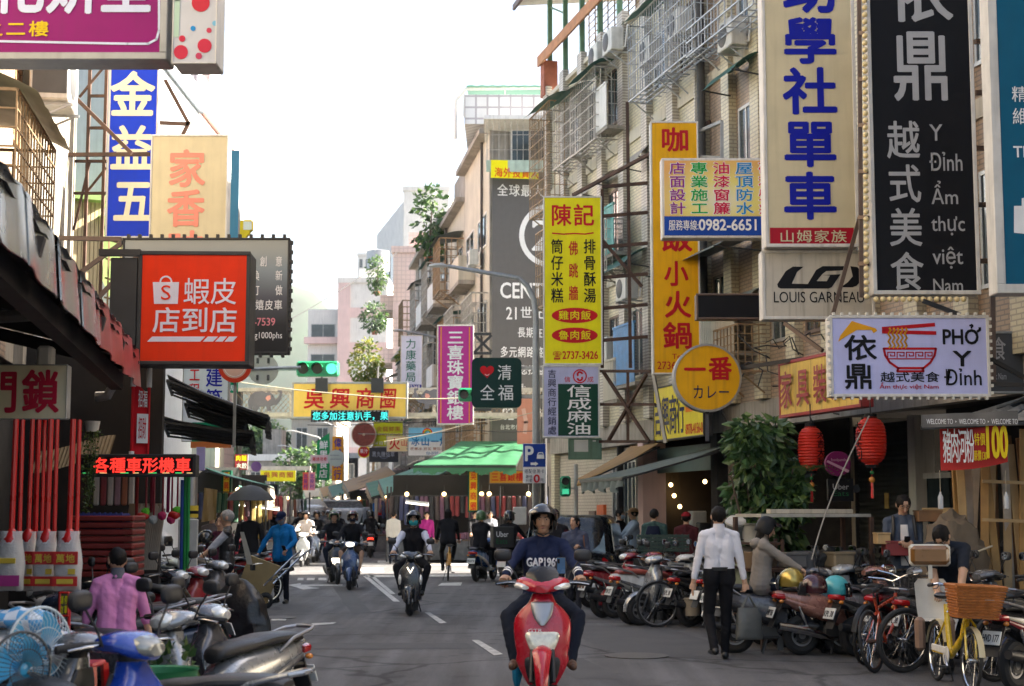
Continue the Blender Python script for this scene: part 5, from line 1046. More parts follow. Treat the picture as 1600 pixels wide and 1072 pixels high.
s=Sign('salmon_panel','plain faded salmon panel beside the grey lamp post','panel',(808,622,832,694),47,0,.06,None,pc('salmon','dd9a80'),0);s.line([(818,640),(822,660),(820,676)],.12,pc('pale_salmon','ecc0ac'));s.done('worn_print')
s=Sign('ice_shop_sign','sky blue and white shaved ice sign with a rainbow, ringed with small bulbs','shop sign',(637,667,705,713),60,0,.25,SGF,SW,.03);s.rect(638.5,668.5,703.5,690,pc('sky_blue','7cc4e8'));BI=pc('ice_blue','1670b0')
for k,c_ in enumerate(('e03020','e8c020','30a050')):s.ring(668,677,8-1.6*k,1.6,pc('arc_'+c_,c_),-.014,a0=pi,a1=2*pi)
s.text('冰',642,682,656,698,BI,bold=.04,y=-.016).text('山',657,682,672,698,BI,bold=.04,y=-.016).text('一',673,682,686,698,BI,bold=.05,y=-.016).text('角',686,681,701,698,BI,bold=.04,y=-.016).text('芒果冰 豆花 雪花冰',641,699,695,703.5,pc('brown','9a4a1c'),'f',.02).text('02-2737',666,706,685,710,BI,'f',.02);s.done();clips(s,16,True,10,SGF,.05)
s=Sign('fruit_shop_sign','lime green fruit shop sign behind the cream volcano sign','shop sign',(583,658,630,698),67,0,.2,SGF,pc('lime','b6bc14'),.02);s.text('金龍鮮果',588,666,626,675,pc('brown','9a4a1c'),bold=.01).text('KING LONG',589,677,625,682,pc('brown','9a4a1c'),'f',.0).text('Tel 02 27',583,690,606,694.5,SW,'f',.01);s.done()
s=Sign('grapefruit_disc','round dark red sign like a cut grapefruit beside the lime green sign','shop sign',(549,660,588,698),66.6,0,.1);b=MB();b.lathe([(0,-.01),(s.W*.47,-.01),(s.W*.47,.2),(0,.2)],pc('grapefruit','7d4038',var=.25,sc=9),(0,0,s.H/2),'y',36);b.lathe([(s.W*.46,-.02),(s.W*.5,-.02),(s.W*.5,.2)],pc('rind','b8a088'),(0,0,s.H/2),'y',36);b.lathe([(0,-.016),(.06,-.016)],pc('rind','b8a088'),(0,0,s.H/2),'y',12);b.out('disc',s.t)
s=Sign('volcano_sign','cream sign with one bold red character left of the blue ice shop sign','shop sign',(604,681,640,706),64,0,.2,SGF,pc('cream_sign','e2d0a0'),.02);s.text('火',607,684,626,704,SRED,bold=.04).text('山',626,687,637,698,SRED,bold=.03);s.done()
s=Sign('dessert_sign','dark navy dessert sign with pale brush characters under the lime green sign','shop sign',(577,699,622,722),69,0,.2,SBKF,mat('navy_face',(.03,.035,.05),.5),.01);s.text('黑丸嫩仙草',581,705,617,715,pc('pale_blue','b0bcd0'),bold=.01).ring(600,708,9,1.4,pc('mist','66708a'),-.009,a0=.2,a1=2.6);s.done()
s=Sign('fruit_store_sign','tall green fruit store sign with white characters and a slanted top','shop sign',(495,690,515,750),86,0,.2,SGF,pc('leaf_green','128a50'),.0);s.poly([(495,690),(515,690),(515,676)],pc('leaf_green','128a50')).text('鮮果食店',498,688,513,748,SW,'v',.03);s.done()
s=Sign('produce_sign','tall orange produce sign with blue characters beside the white lamp post','shop sign',(519,682,536,751),83,0,.2,SGF,pc('orange_face','e89a10'),.0);s.text('偉誠果行',521,684,534,750,SBL,'v',.03);s.done()
s=Sign('round_white_sign','plain round white sign with grey lines over the orange produce sign','shop sign',(512,702,538,730),80,0,.1);b=MB();b.lathe([(0,-.01),(s.W/2,-.01),(s.W/2,.2),(0,.2)],pc('off_white','d0d4c4'),(0,0,s.H/2),'y',30);b.out('disc',s.t);s.rect(516,711,530,712,SGF,-.016).rect(516,717,534,718,SGF,-.016);s.done()
s=Sign('stew_sign','small pale pink sign with red characters crossing the green fruit store sign','shop sign',(485,711,513,724),84,0,.15,SGF,pc('pale_pink','e6c8cc'),.0);s.text('藥燉排骨',488,714,511,721,SRED,bold=.02);s.done()
for nm,x0,x1,h1 in(('salmon red vertical sign with blue characters in the far market',473,482,'e0604c'),('pink vertical sign with blue characters in the far market',483,492,'e08a98')):s=Sign('market_sign',nm,'shop sign',(x0,738,x1,766),92,0,.15,SGF,pc('f'+h1,h1),0);s.text('北投村',x0+1,740,x1-1,764,SBL,'v',.02);s.done()
s=Sign('juice_sign','small round red and yellow juice sign under the grapefruit disc','shop sign',(559,697,578,715),70,0,.1);b=MB();b.lathe([(0,-.01),(s.W*.45,-.01),(s.W*.45,.2),(0,.2)],SRED,(0,0,s.H/2),'y',24);b.lathe([(s.W*.44,-.02),(s.W*.5,-.02),(s.W*.5,.2)],SYE,(0,0,s.H/2),'y',24);b.out('disc',s.t);s.text('果汁',562,701,575,709,SW,bold=.03,y=-.016);s.done()
for lb,rc_,Y in(('narrow yellow market pillar sign with red characters on the left kerb',(346,735,361,800),42),('narrow yellow market pillar sign with red characters under the green awning',(731,735,748,800),50.2)):s=Sign('pillar_sign',lb,'shop sign',rc_,Y,0,.2,SGR,pc('pillar_yellow','d8b020'),.05,'market pillar signs');s.text('吳興商圈',rc_[0]+2.5,736,rc_[2]-2.5,799,SRED,'v',.03,fill=.85);s.done()
s=Sign('silver_shop_board','brownish yellow board with red characters in the shade of the green awning','shop sign',(764,735,822,756),50.4,0,.1,FRAMEB,pc('ochre_board','c08a2a'),.03);s.text('三喜銀樓',767,738,818,753,SDR,bold=.03);s.done()
s=Sign('price_sign','bright blue price sign with big red numeral beside the parked van','shop sign',(582,786,602,806),62,0,.05,None,pc('bright_blue','1f6fc0'),0);s.text('日本',584,788,600,795,SYE,bold=.03).text('1',587,796,597,805,SRED,'f',.05);s.done()
s=Sign('salon_sign','big purple sign across the top left corner with white characters','shop sign',(-120,-70,262,93),12.0,0,.3,SGF,pc('purple','8a1268'),.055)
s.text('化妍堂',-12,-72,240,26,pc('pale_lilac','ccd3ea'),bold=.05,fill=1.0).text('之二樓',-28,32,79,60,pc('mustard','d8b81c'),bold=.04,fill=.9).line([(-110,63),(200,69),(232,69),(245,62),(249,48),(249,-40)],.018,pc('pale_lilac','ccd3ea'));s.done()
s=Sign('dotted_sign','white sign with red and blue polka dots at the end of the purple sign','shop sign',(271,-70,340,100),12.0,0,.32,SWF,pc('milk_glass','c8c8cc'),.01)
for cx,cy,r,h1 in((314,5,14,'c83040'),(283,82,11,'c83048'),(320,72,11,'c83048'),(311,88,5,'c04060'),(285,61,5,'c83048'),(302,45,4,'2a8ac8'),(327,48,4,'c84058'),(336,37,4,'7ab8d8')):s.disc(cx,cy,r,r,pc('dot_'+h1,h1))
s.line([(276,-60),(277,0),(275,56)],.05,pc('mint_strip','b4cdb8'));s.done('printed_dots')
s=Sign('blue_sign','tall royal blue sign with cream brush characters on the left','shop sign',(168,102,246,372),25,0,.3,SWF,pc('royal_blue','1038c4',streak=.06),.03)
CR=pc('cream_letter','e2dcc0');s.text('金',172,112,243,186,CR,bold=.05,fill=1.0).text('益',172,196,240,270,CR,bold=.05,fill=1.0).text('五',176,278,240,352,CR,bold=.05,fill=1.0);s.done()
s=Sign('cream_sign','cream sign with faded salmon brush characters in front of the blue sign','shop sign',(234,211,355,440),24.4,0,.28,SWF,pc('cream_face','d2c5a2',streak=.1),.025);SAL=pc('faded_salmon','e8907c');s.text('家',262,234,322,295,SAL,bold=.045,fill=1.0).text('香',260,296,321,357,SAL,bold=.045,fill=1.0).text('味',260,360,321,420,SAL,bold=.045,fill=1.0);s.done()
brace(s,[(P(75,110,24.3),P(206,240,24.2)),(P(88,242,24.6),P(234,241,24.5)),(P(258,125,25),P(293,190,25)),(P(250,192,25),P(296,194,25)),(P(296,190,25),P(285,212,25))],RUST,.06)
s=Sign('teal_sign','narrow teal blue sign edge behind the cream sign','shop sign',(340,235,373,380),29,0,.2,SGF,pc('steel_teal','4a86a8'),.0);s.t
s=Sign('scalloped_sign','small yellow sign with scalloped edge behind the teal sign','shop sign',(352,340,388,385),31,0,.1);b=MB();pl=[]
for k in range(48):a=2*pi*k/48;r=.24+.025*cos(6*a);pl.append((r*cos(a),s.H/2+r*sin(a)))
b.prism(pl,0,.12,pc('sunny','e0c030'));b.bx(.1,.32,.0,.12,.3,.55,pc('sunny','e0c030'),.04);b.out('cabinet',s.t);b=MB();b.bx(.13,.3,-.008,.0,.34,.51,SW,.0);b.out('face_panel',s.t)
m,t_,p_=_nt('printed_grey_gradient');N,L=t_.nodes.new,t_.links.new;tc=N('ShaderNodeTexCoord');sx=N('ShaderNodeSeparateXYZ');L(tc.outputs['Object'],sx.inputs[0]);mr=N('ShaderNodeMapRange');mr.inputs[2].default_value=1.6;L(sx.outputs[2],mr.inputs[0]);cr=N('ShaderNodeValToRGB');e=cr.color_ramp.elements;e[0].color=(.012,.013,.016,1);e[0].position=.25;e[1].color=(.3,.32,.3,1);e[1].position=.95;q_=e.new(.5);q_.color=(.06,.065,.09,1);q_=e.new(.75);q_.color=(.2,.25,.28,1);L(mr.outputs[0],cr.inputs[0]);L(cr.outputs[0],p_.inputs['Base Color']);p_.inputs['Roughness'].default_value=.35
s=Sign('saddle_shop_sign','wide grey to black sign edged with small clips, behind the orange parcel shop sign','shop sign',(190,372,452,553),21.5,0,.22,SBKF,m,.03)
WH=pc('white','f2f0f0')
for tx,y0,y1 in(('改裝.創 意',400,418),('翻.換  新',422,440),('訂.訂  做',445,463),('機.嬉皮車',468,486)):s.text(tx,370,y0,442,y1,WH,bold=.02)
s.text('2738-7539',368,497,430,509,pc('rose','d88a94'),'f',.03).text('.com/g1000phs',372,519,441,532,WH,'f',.01);s.done();clips(s,15,True,12,SBKF,.05);brace(s,[(P(92,372,21.4),P(190,374,21.5)),(P(120,430,21.4),P(190,380,21.5)),(P(140,480,21.4),P(215,400,21.5))],FRAMEB,.06)
s=Sign('parcel_shop_sign','square orange-red parcel shop sign with a white shopping bag emblem','shop sign',(215,393,390,570),18.6,radians(2),.55,SBKF,pc('orange_red_face','d43008',k=1.2),.045);W_=pc('lilac_letter','e0dcf0')
s.poly([(239,441),(280,441),(278,475),(241,475)],W_).ring(259.5,441,10,2.6,W_,a0=pi,a1=2*pi).text('S',252,446,267,469,pc('orange_red_face','d43008'),'f',-.005,y=-.016)
s.text('蝦皮',286,434,371,478,W_,bold=.012,fill=1.0).text('店到店',238,480,372,522,W_,bold=.025,fill=1.0)
for pl in([(238,526),(321,526),(313,534),(230,534)],[(325,526),(341,526),(333,534),(317,534)],[(344,526),(355,526),(348,534),(336,534)],[(358,526),(371,526),(364,534),(351,534)]):s.poly(pl,W_)
s.done();b=MB();h=s.W/2;b.bx(-h-.34,-h-.01,.0,.5,-.01,s.H-.08,SBKF,.01);b.bx(-h-.48,-h+.02,-.03,.05,s.H-.06,s.H+.02,SBKF);b.out('side_box',s.t)
s=Sign('lock_shop_sign','cream locksmith sign with crimson characters above the hanging mops','shop sign',(-70,570,105,655),13,0,.12,SGF,pc('ivory','d8cfb0',streak=.1),.006);CRM=pc('lock_crimson','b81c3c');s.text('開',-66,578,-32,648,CRM,bold=.05).text('門',-30,578,30,648,CRM,bold=.05,fill=1.0).text('鎖',34,578,94,648,CRM,bold=.05,fill=1.0);s.done()
LEDR=glow('led_red',(1,.045,.03),.14);LEDG=glow('led_green',(.1,1,.25),.09);LEDY=glow('led_yellow',(1,.75,.3),.1);LEDC=glow('led_cyan',(.06,.8,.8),.1)
s=Sign('led_board','black display board with glowing red characters and coloured dashes on the left','display board',(119,710,306,745),18.2,0,.2,SBKF,SBK,.035);s.text('各種車形機車',146,715,299,740,LEDR,bold=.045,fill=1.0)
for k,(x0,x1)in enumerate(((125,136),(152,164),(184,198),(204,214),(228,242),(250,262),(270,282),(288,299))):s.rect(x0,713.5,x1,714.7,(LEDY,LEDG,LEDR)[k%3]);s.rect(x0+4,735.5+3,x1+3,736.7+3,(LEDG,LEDY)[k%2])
s.rect(122,717,123.5,726,LEDY).rect(122,729,123.5,735,LEDG);s.done()
s=Sign('hanging_banner','red vertical cloth banner with white printing hung on white pipes at the left','banner',(207,592,232,708),19,radians(38),.02,None,None,0);h=s.W/2;b=MB();b.quad((-h,0,.02),(h,0,-.1),(h,0,s.H-.2),(-h,0,s.H),pc('banner_scarlet','c01824',r=.8),.004,8,10,lambda u,v:Vector((0,.02*sin(v*9),0)));b.out('cloth',s.t)
b=MB();b.bx(-h*.55,h*.85,-.03,-.028,.12,.48,SW);b.out('printed_panel',s.t);write(s.L,'招財',-h*.4,.15,h*.6,.45,SRED,-.034,'h',.02);write(s.L,'招福',-h*.5,.54,h*.7,.78,SW,-.034,'h',.03);s.done()
b=MB();
for x,z0 in((-h,0),(h,-.12)):b.tube([(x,0,z0),(x,0,s.H+.1)],.02,SRED,8);b.tube([(x,0,z0-.12),(x,0,z0+.02)],.032,SW,10);b.tube([(x,0,s.H-.1),(x,0,s.H+.15)],.032,SW,10)
b.out('pole',s.t)
s=Sign('builder_sign','white hoarding with a red and a blue column of characters behind the dark folded awnings','shop sign',(285,571,357,690),34,0,.2,SGF,pc('grey_white','ccd0d8'),.02);s.text('工程',295,574,313,622,SRED,'v',.03).text('建築',320,574,349,640,SBL,'v',.03);s.done()
s=Sign('teal_board','green board with an orange foot hanging below the folded awnings on the left','shop sign',(300,660,360,699),30,0,.1,SGF,pc('emerald','0f7a58'),.0);s.rect(298,690,361,700,pc('terracotta_strip','b86a3a'));s.done()
s=Sign('clinic_sign','small green clinic sign with one white character left of the arch walkway','shop sign',(357,594,372,614),40,0,.1,None,pc('clinic_green','0f8a5c'),0);s.text('局',359,601,371,612,SW,bold=.02);s.done()
s=Sign('dumpling_sign','small maroon dumpling sign with yellow and white characters on the left','shop sign',(367,710,387,734),48,0,.1,SGF,pc('maroon','7a1424'),0);s.text('肉麵',368,711,386,721,SYE,bold=.03).text('水餃',369,723,386,733,SW,bold=.03);s.done()
s=Sign('purple_disc_sign','small round purple sign over the left market stalls','shop sign',(392,721,408,737),56,0,.1);b=MB();b.lathe([(0,-.01),(s.W/2,-.01),(s.W/2,.1),(0,.1)],pc('violet','9a78b8'),(0,0,s.H/2),'y',24);b.out('disc',s.t)
s=Sign('no_entry_sign','round red and white sign half hidden behind the orange parcel sign','road sign',(341,546,393,598),24,0,.05);b=MB();b.lathe([(0,-.01),(s.W/2-.06,-.01)],pc('sign_paper','d8b8a8'),(0,0,s.H/2),'y',36);b.lathe([(s.W/2-.065,-.016),(s.W/2,-.016),(s.W/2,.03)],pc('vermilion','c84028'),(0,0,s.H/2),'y',36);b.lathe([(s.W/2-.1,-.018),(s.W/2-.09,-.018)],SW,(0,0,s.H/2),'y',36);b.out('disc',s.t);b=MB();b.bx(-.02,.02,.03,.08,-1,s.H*.7,SGF);b.out('bracket',s.t)
# ================================================================ STREET FURNITURE AND MARKET
POLE=mat('galvanised_pole',(.3,.31,.32),.45,.5,var=.15,streak=.2);SIGG=mat('signal_green',(.015,.3,.13),.4,coat=.2);LAMPW=mat('lamp_white',(.42,.42,.41),.4,.1,var=.08)
TARPG=mat('green_tarpaulin',(.05,.19,.09),.55,var=.14,sc=2.5,trl=.3,bump=.25,bsc=6);TARPT=mat('faded_green_tarpaulin',(.13,.32,.24),.6,var=.16,sc=2,trl=.3,bump=.25,bsc=6);TARPO=mat('ochre_tarpaulin',(.45,.27,.1),.6,var=.16,sc=2,trl=.3,bump=.2,bsc=6);TARPK=mat('soot_tarpaulin',(.025,.024,.023),.6,var=.3,sc=3,bump=.3,bsc=8);TARPD=mat('grey_green_canvas',(.16,.19,.175),.65,var=.15,sc=2,trl=.12,bump=.2,bsc=5,streak=.25);TARPC=mat('cream_tarpaulin',(.5,.44,.33),.6,var=.14,trl=.3)
def awning(name,label,quad_,m,val=None,frame=True,group=None,posts=(),vh=.3,scal=0):
 """cloth awning: quad_ = back-left, back-right, front-right, front-left (places in the street)"""
 c=[Vector(v)for v in quad_];o=(c[0]+c[1])/2;t=thing(name,label,'awning',(o.x,o.y,0),0,group);o=Vector((o.x,o.y,0));c=[v-o for v in c]
 b=MB();b.quad(*c,m,.015,18,6,lambda u,v:Vector((0,0,-.07*sin(pi*v)*(.6+.4*cos(u*25)))));b.out('canopy',t)
 if val:
  b=MB();n=36;secs=[]
  for j in range(4):secs.append([c[3]+(c[2]-c[3])*(i/n)+Vector((.02*sin(i*1.3)*j,-.012*j,-.01-vh*j/3*(1-(.22*(i%2)if scal and j==3 else 0))+.02*sin(i*.7)*j))for i in range(n+1)])
  b.loft(secs,val,False,False);b.out('valance',t)
 if frame:
  b=MB();d=Vector((0,0,-.05))
  for k in range(5):f=k/4;b.bar(c[0]+(c[1]-c[0])*f+d*2,c[3]+(c[2]-c[3])*f+d,.035,STEEL)
  b.bar(c[3]+d,c[2]+d,.045,STEEL);b.bar(c[0]+d*2,c[1]+d*2,.045,STEEL);b.out('frame',t)
 for p in posts:b=MB();b.tube([(p[0]-o.x,p[1]-o.y,0),(p[0]-o.x,p[1]-o.y,p[2])],.03,STEEL,6);b.out('post',t)
 return t
def lamp(label,base,top_px,arm_px,Y,m=POLE,r=.09,group=None,lampr=.35):
 q=Vector(base);t=thing('street_lamp',label,'street lamp',q,0,group);tp,ap=P(*top_px,Y)-q,P(*arm_px,Y)-q;b=MB()
 b.tube([(0,0,0),(0,0,tp.z*.75),(0,0,tp.z-abs(ap.x)*.35)]+[Vector((ap.x*(1-cos(a))*.3,ap.y*.1,tp.z-abs(ap.x)*.35+(abs(ap.x)*.35+(ap.z-tp.z)*.5)*sin(a)))for a in(.4,.8,1.2)]+[ap],[r*1.15,r,r*.8,r*.75,r*.7,r*.65,r*.5],m,10);b.lathe([(r*2,0),(r*2,.03),(r*1.2,.2)],m,(0,0,0),'z',12);b.out('pole',t)
 b=MB();s=-1 if ap.x<0 else 1;b.body([(0,0,0,.04,.03),(.15*s,0,.02,.1,.05),(lampr*s,0,.02,.1,.05),((lampr+.15)*s,0,.01,.04,.03)],LAMPW,'x',2.5,12);
 b.v=[v+ap for v in b.v];b.out('lamp_head',t);return t
g_=P(838,797,40);lamp('grey street lamp by the parking sign with a long arm curving left over the street',(g_.x,40,0),(828,445),(700,416),40,POLE,.1)
g_=P(752,797,62);lamp('street lamp whose arm pokes out left above the pharmacy sign',(g_.x,62,0),(735,548),(632,517),62,POLE,.09)
for px,y0,ax,ay,Y,lb in((535,678,511,661,92,'white curved street lamp nearest in the far market, right of the orange produce sign'),(505,690,462,674,104,'white street lamp crossing the green fruit store sign'),(483,712,447,697,118,'white street lamp left of the green fruit store sign'),(470,738,442,728,130,'farthest small white street lamp over the second yellow arch')):g_=P(px,797,Y);lamp(lb,(g_.x,Y,0),(px,y0),(ax,ay),Y,LAMPW,.09,lampr=.5)
g_=P(835,797,39.6);t=thing('parking_sign','blue and white parking sign with a car and an arrow on a corner post','road sign',(g_.x,39.6,0));s=Sign('parking_panel',None,None,(817,693,853,755),39.5,0,.03,None,None);bpy.data.objects.remove(s.t);s.t=t;off=s.o-Vector(t.location)
b=MB();b.bx(-s.W/2+off.x,s.W/2+off.x,-.11,-.08,off.z,off.z+s.H,SW);b.bx(-s.W/2+off.x+.01,s.W/2+off.x-.01,-.114,-.109,off.z+s.H*.41,off.z+s.H-.01,pc('parking_blue','1c3f96'));b.out('panel',t)
s.text('P',821,698,833,720,SW,'f',.05).poly([(829,723),(836,723),(836,721.5),(841,725),(836,728.5),(836,727),(829,727)],SW).poly([(839,711),(841,707),(848,707),(850,711),(850.5,717),(838.5,717)],SW).poly([(840.5,710.5),(842,708.3),(847,708.3),(848.5,710.5)],MATS['sign_parking_blue'],y=-.015).text('搭配信用卡',819,733,851,740.5,SNAVY,bold=.015).text('最低',821,742,832,748,SNAVY,bold=.015).text('只要',821,748,832,754,SNAVY,bold=.015).text('0',834,742,843,754,SRED,'f',.05).text('元',843,747,850,753,SNAVY,bold=.015)
s.L.v=[v+off+Vector((0,-.11,0))for v in s.L.v];s.done();b=MB();b.tube([(0,0,0),(0,0,off.z+s.H)],.045,POLE,8);b.tube([(.2,.1,0),(.2,.1,2.8)],.05,STEEL,8);b.bx(-.55,-.2,-.1,.12,.55+.8,.9+.9,ACW,.02);b.out('post',t)
def signal(label,px0,py0,px1,py1,Y,lit=2,n=3,dirs='x'):
 a,c=P(px0,py0,Y),P(px1,py1,Y);W,H=c.x-a.x,a.z-c.z;t=thing('traffic_light',label,'traffic light',(a.x,Y,c.z));b=MB();b.bx(0,W,0,.25,0,H,SIGG,.05);b.out('housing',t)
 for k in range(n):
  x,z=(W*(k+.5)/n,H/2)if dirs=='x' else(W/2,H*(k+.5)/n);r=min(W/(n if dirs=='x' else 1),H/(1 if dirs=='x' else n))*.38
  b=MB();b.lathe([(0,-.01),(r,-.012)],glow('signal_go',(.12,1,.55),.2)if k==lit else mat('signal_dark',(.02,.02,.018),.25,var=0),(x,0,z),'y',20);l_=b.out('lens',t)
  b=MB();b.lathe([(r*1.08,-.22),(r*1.1,0),(r*1.02,0),(r,-.22)],SIGG,(x,0,z),'y',20,.2*pi if 0 else-.2,pi+.2);b.v=[Vector((x+(v.z-z),v.y,z+abs(v.x-x)if 0 else z+(v.x-x)))for v in b.v];b.out('hood',l_)
 return t
t=signal('green lit traffic light hanging over the left lane above the yellow arch sign',463,564,529,588,45)
b=MB();q=Vector(t.location);b.tube([P(330,576,45.2)-q,P(463,576,45.2)-q],.06,POLE,8);b.out('arm',t)
signal('dark green traffic light peeping out left of the heart sign',716,606,752,627,43,lit=9,n=2)
t=signal('green pedestrian light with a walking figure, on a post by the grey awning',875,744,892,776,38.5,lit=9,n=2,dirs='z');b=MB();H=P(0,744,38.5).z-P(0,776,38.5).z
b.bx(.05,.22,-.02,-.012,.06,H/2-.06,glow('walk_green',(.08,.75,.4),.09));b.out('walking_figure',t);b=MB();b.tube([(.4,.1,-t.location.z),(.4,.1,.8)],.05,LAMPW,8);b.bar((.1,.1,.2),(.4,.1,.2),.04,LAMPW);b.out('post',t)
p_=P(411,577,40);t=thing('road_sign','round grey traffic sign seen from its back with clamps, left of the traffic light','road sign',p_);b=MB();b.lathe([(0,0),(.4,0),(.4,.02),(0,.02)],ALU,(0,0,0),'y',30);b.out('plate',t)
for x in(-.14,.14):
 for z in(-.22,.22):b=MB();b.bx(x-.03,x+.03,-.05,0,z-.07,z+.07,STEEL);b.out('clamp',t)
b=MB();b.tube([P(330,578,39.9)-p_,P(470,574,39.9)-p_],.04,POLE,8);b.out('arm',t)
t=thing('market_arch','pale footbridge truss with wire mesh carrying the yellow market sign across the street','arch',(P(520,797,50).x,50.3,0));q=Vector(t.location);b=MB();BR=mat('bridge_paint',(.55,.5,.42),.6,streak=.3)
xa,xb=P(365,620,50.3).x-q.x,P(855,620,50.3).x-q.x;zt,zb=P(520,609,50.3).z,P(520,648,50.3).z
for z in(zt,zb):b.bx(xa,xb,-.06,.06,z-.06,z+.06,BR);b.bx(xa,xb,1.2,1.3,z-.05,z+.05,BR)
for k in range(12):x=xa+(xb-xa)*k/11;b.bar((x,0,zb),(x,0,zt),.06,BR);b.bar((x,1.25,zb),(x,1.25,zt),.05,BR);b.bar((x,0,zb),(x,1.25,zb),.05,BR)
b.out('truss',t);b=MB();W=xb-xa;n=64
for k in range(-2,n):
 x=xa+W*k/n
 if x+.7>xb or x<xa:continue
 b.bar((x,-.02,zb),(x+.7,-.02,zt),.014,CAGEB);b.bar((x+.7,-.025,zb),(x,-.025,zt),.014,CAGEB)
b.out('wire_mesh',t)
for x in(xa+.1,xb-.1):b=MB();b.tube([(x,.6,0),(x,.6,zt)],.1,STEEL,12);b.out('leg',t)
s=Sign('market_sign','big yellow overhead market sign with red brush characters above a small scrolling display','shop sign',(456,597,637,654),49.8,0,.25,SGF,GY,.06)
for i,(x0,x1)in enumerate(((475,508),(515,548),(555,587),(593,620))):s.text('吳興商圈'[i],x0,606,x1,640,SDR,bold=.035,fill=1.0,shear=.08)
s.done();b=MB()
for px in(503,590):x=s.uw(px,600)[0];b.bx(x-.2,x+.2,-.12,-.02,s.H-.35,s.H+.12,SBKF);b.tube([(x,-.05,s.H),(x,.1,s.H+.5)],.04,STEEL,6)
b.out('floodlight',s.t)
s=Sign('scrolling_display','narrow black scrolling display with cyan characters under the yellow market sign','display board',(486,641,607,659),49.5,0,.15,SBKF,SBK,.02);s.text('您多加注意扒手，果',488,643.5,607,657,LEDC,bold=.02,fill=1.0)
for k in range(20):s.rect(488+6*k,642,491+6*k,642.6,SW).rect(488+6*k,657.6,491+6*k,658.2,SW)
s.done()
def elephant(label,cx,cy,Y,flip,wd):
 o=P(cx,cy,Y);k=wd/22.0;t=thing('elephant_cutout',label,'cutout figure',o);f=-1 if flip else 1
 pl=[(-10,-8),(-11,0),(-9,5),(-5,8),(1,8.5),(4,7),(7,8),(10,5),(12,1),(14,3),(15.5,7),(13.5,8),(13.5,9.5),(17,9),(17.5,5),(15.5,0),(13,-3),(10.5,-3),(8,-4),(8.5,-8),(5,-8),(4,-4),(-1,-4.5),(-3,-8),(-6.5,-8),(-6.5,-4),(-7.5,-8)]
 b=MB();b.prism([(f*x*k,z*k)for x,z in pl],0,.04,mat('elephant_grey',(.13,.125,.145),.6,var=.06));b.out('body',t)
 b=MB();b.prism([(f*x*k,z*k)for x,z in((5,4.5),(7.5,5),(8,2),(5.5,0),(3.5,2.5))],-.012,-.002,mat('elephant_ear',(.7,.32,.26),.6));b.out('ear',t);b=MB();b.lathe([(0,-.012),(.4*k,-.012),(.4*k,0)],SBK,(f*9.6*k,0,4.2*k),'y',10);b.out('eye',t)
elephant('grey elephant cutout with pink ear walking right, left of the yellow market sign',408,627,50.1,False,.86);elephant('grey elephant cutout with raised trunk facing left on the mesh, right of the market sign',679,624,50.1,True,.86)
s=Sign('market_sign','second smaller yellow market sign hanging far down the street','shop sign',(407,735,462,752),108,0,.2,SGF,SYE,.0);s.text('吳興商圈',411,737,459,747,pc('rust_red','b0402a'),bold=.03);s.done();b=MB();b.bx(-s.W*.9,s.W*.9,.3,.5,s.H,s.H+.3,BR);
for x in(-.9,.9):b.bx(s.W*x-.1,s.W*x+.1,.3,.5,-s.o.z,s.H,BR)
b.out('gantry',s.t)
awning('market_awning','large bright green awning with a frayed scalloped edge above the jewellery stall',[P(720,690,51.8),P(822,690,51.8),P(806,727,48.8),P(646,727,48.8)],TARPG,TARPG,vh=.26,scal=1)
def rowA(label,px0,py0,px1,py1,Y,wid,m,g='green market awnings of the right-hand stalls'):
 a,c=P(px0,py0,Y),P(px1,py1,Y);d=Vector((-.153,1,0))*wid+Vector((0,0,.55));awning('market_awning',label,[a,a+d,c+d,c][::1],m,TARPC if m is not TARPC else TARPT,True,g,vh=.28)
rowA('faded green awning nearest in the right-hand market row',715,728,601,772,53.5,3.2,TARPT);rowA('bright green sagging awning second in the right-hand market row',704,733,581,776,56.5,3.6,TARPG);rowA('narrow pale green awning under the bright green one',690,757,628,778,55,3,TARPT)
rowA('third right-hand awning, ochre and dusty',620,742,545,768,65,6,TARPO);rowA('fourth right-hand awning, green, over the parked van',600,748,520,776,71,6,TARPG);rowA('fifth right-hand awning, ochre, deep in the market',580,754,505,776,80,7,TARPO);rowA('cream awning farthest down the right-hand row',560,762,478,778,90,8,TARPC)
for lb,q in(('long faded green awning low over the left kerb',[(312,727,40),(418,757,40),5]),('second green awning of the left-hand stalls',[(330,745,45),(418,770,45),6]),('cream awning farthest along the left-hand stalls',[(345,770,56),(430,782,56),9])):
 a,c=P(*q[0]),P(*q[1]);d=Vector((-.12,1,0))*q[2];awning('market_awning',lb,[a+d,a,c,c+d],TARPT if 'cream' not in lb else TARPC,TARPC,True,'market awnings of the left-hand stalls',vh=.35)
for lb,a,c,w_ in(('sooty half-folded awning arm jutting over the left pavement',(262,585,25),(420,648,25),1.2),('lower sooty folded awning with a torn edge on the left',(255,650,25.5),(395,672,25.5),1.4),('middle black awning between the two sooty ones',(290,622,26),(385,655,26),1.2)):
 p0,p1=P(*a),P(*c);d=Vector((-.15,1,-.12))*w_;awning('folded_awning',lb,[p0+d,p0,p1,p1+d],TARPK,TARPK,True,vh=.18)
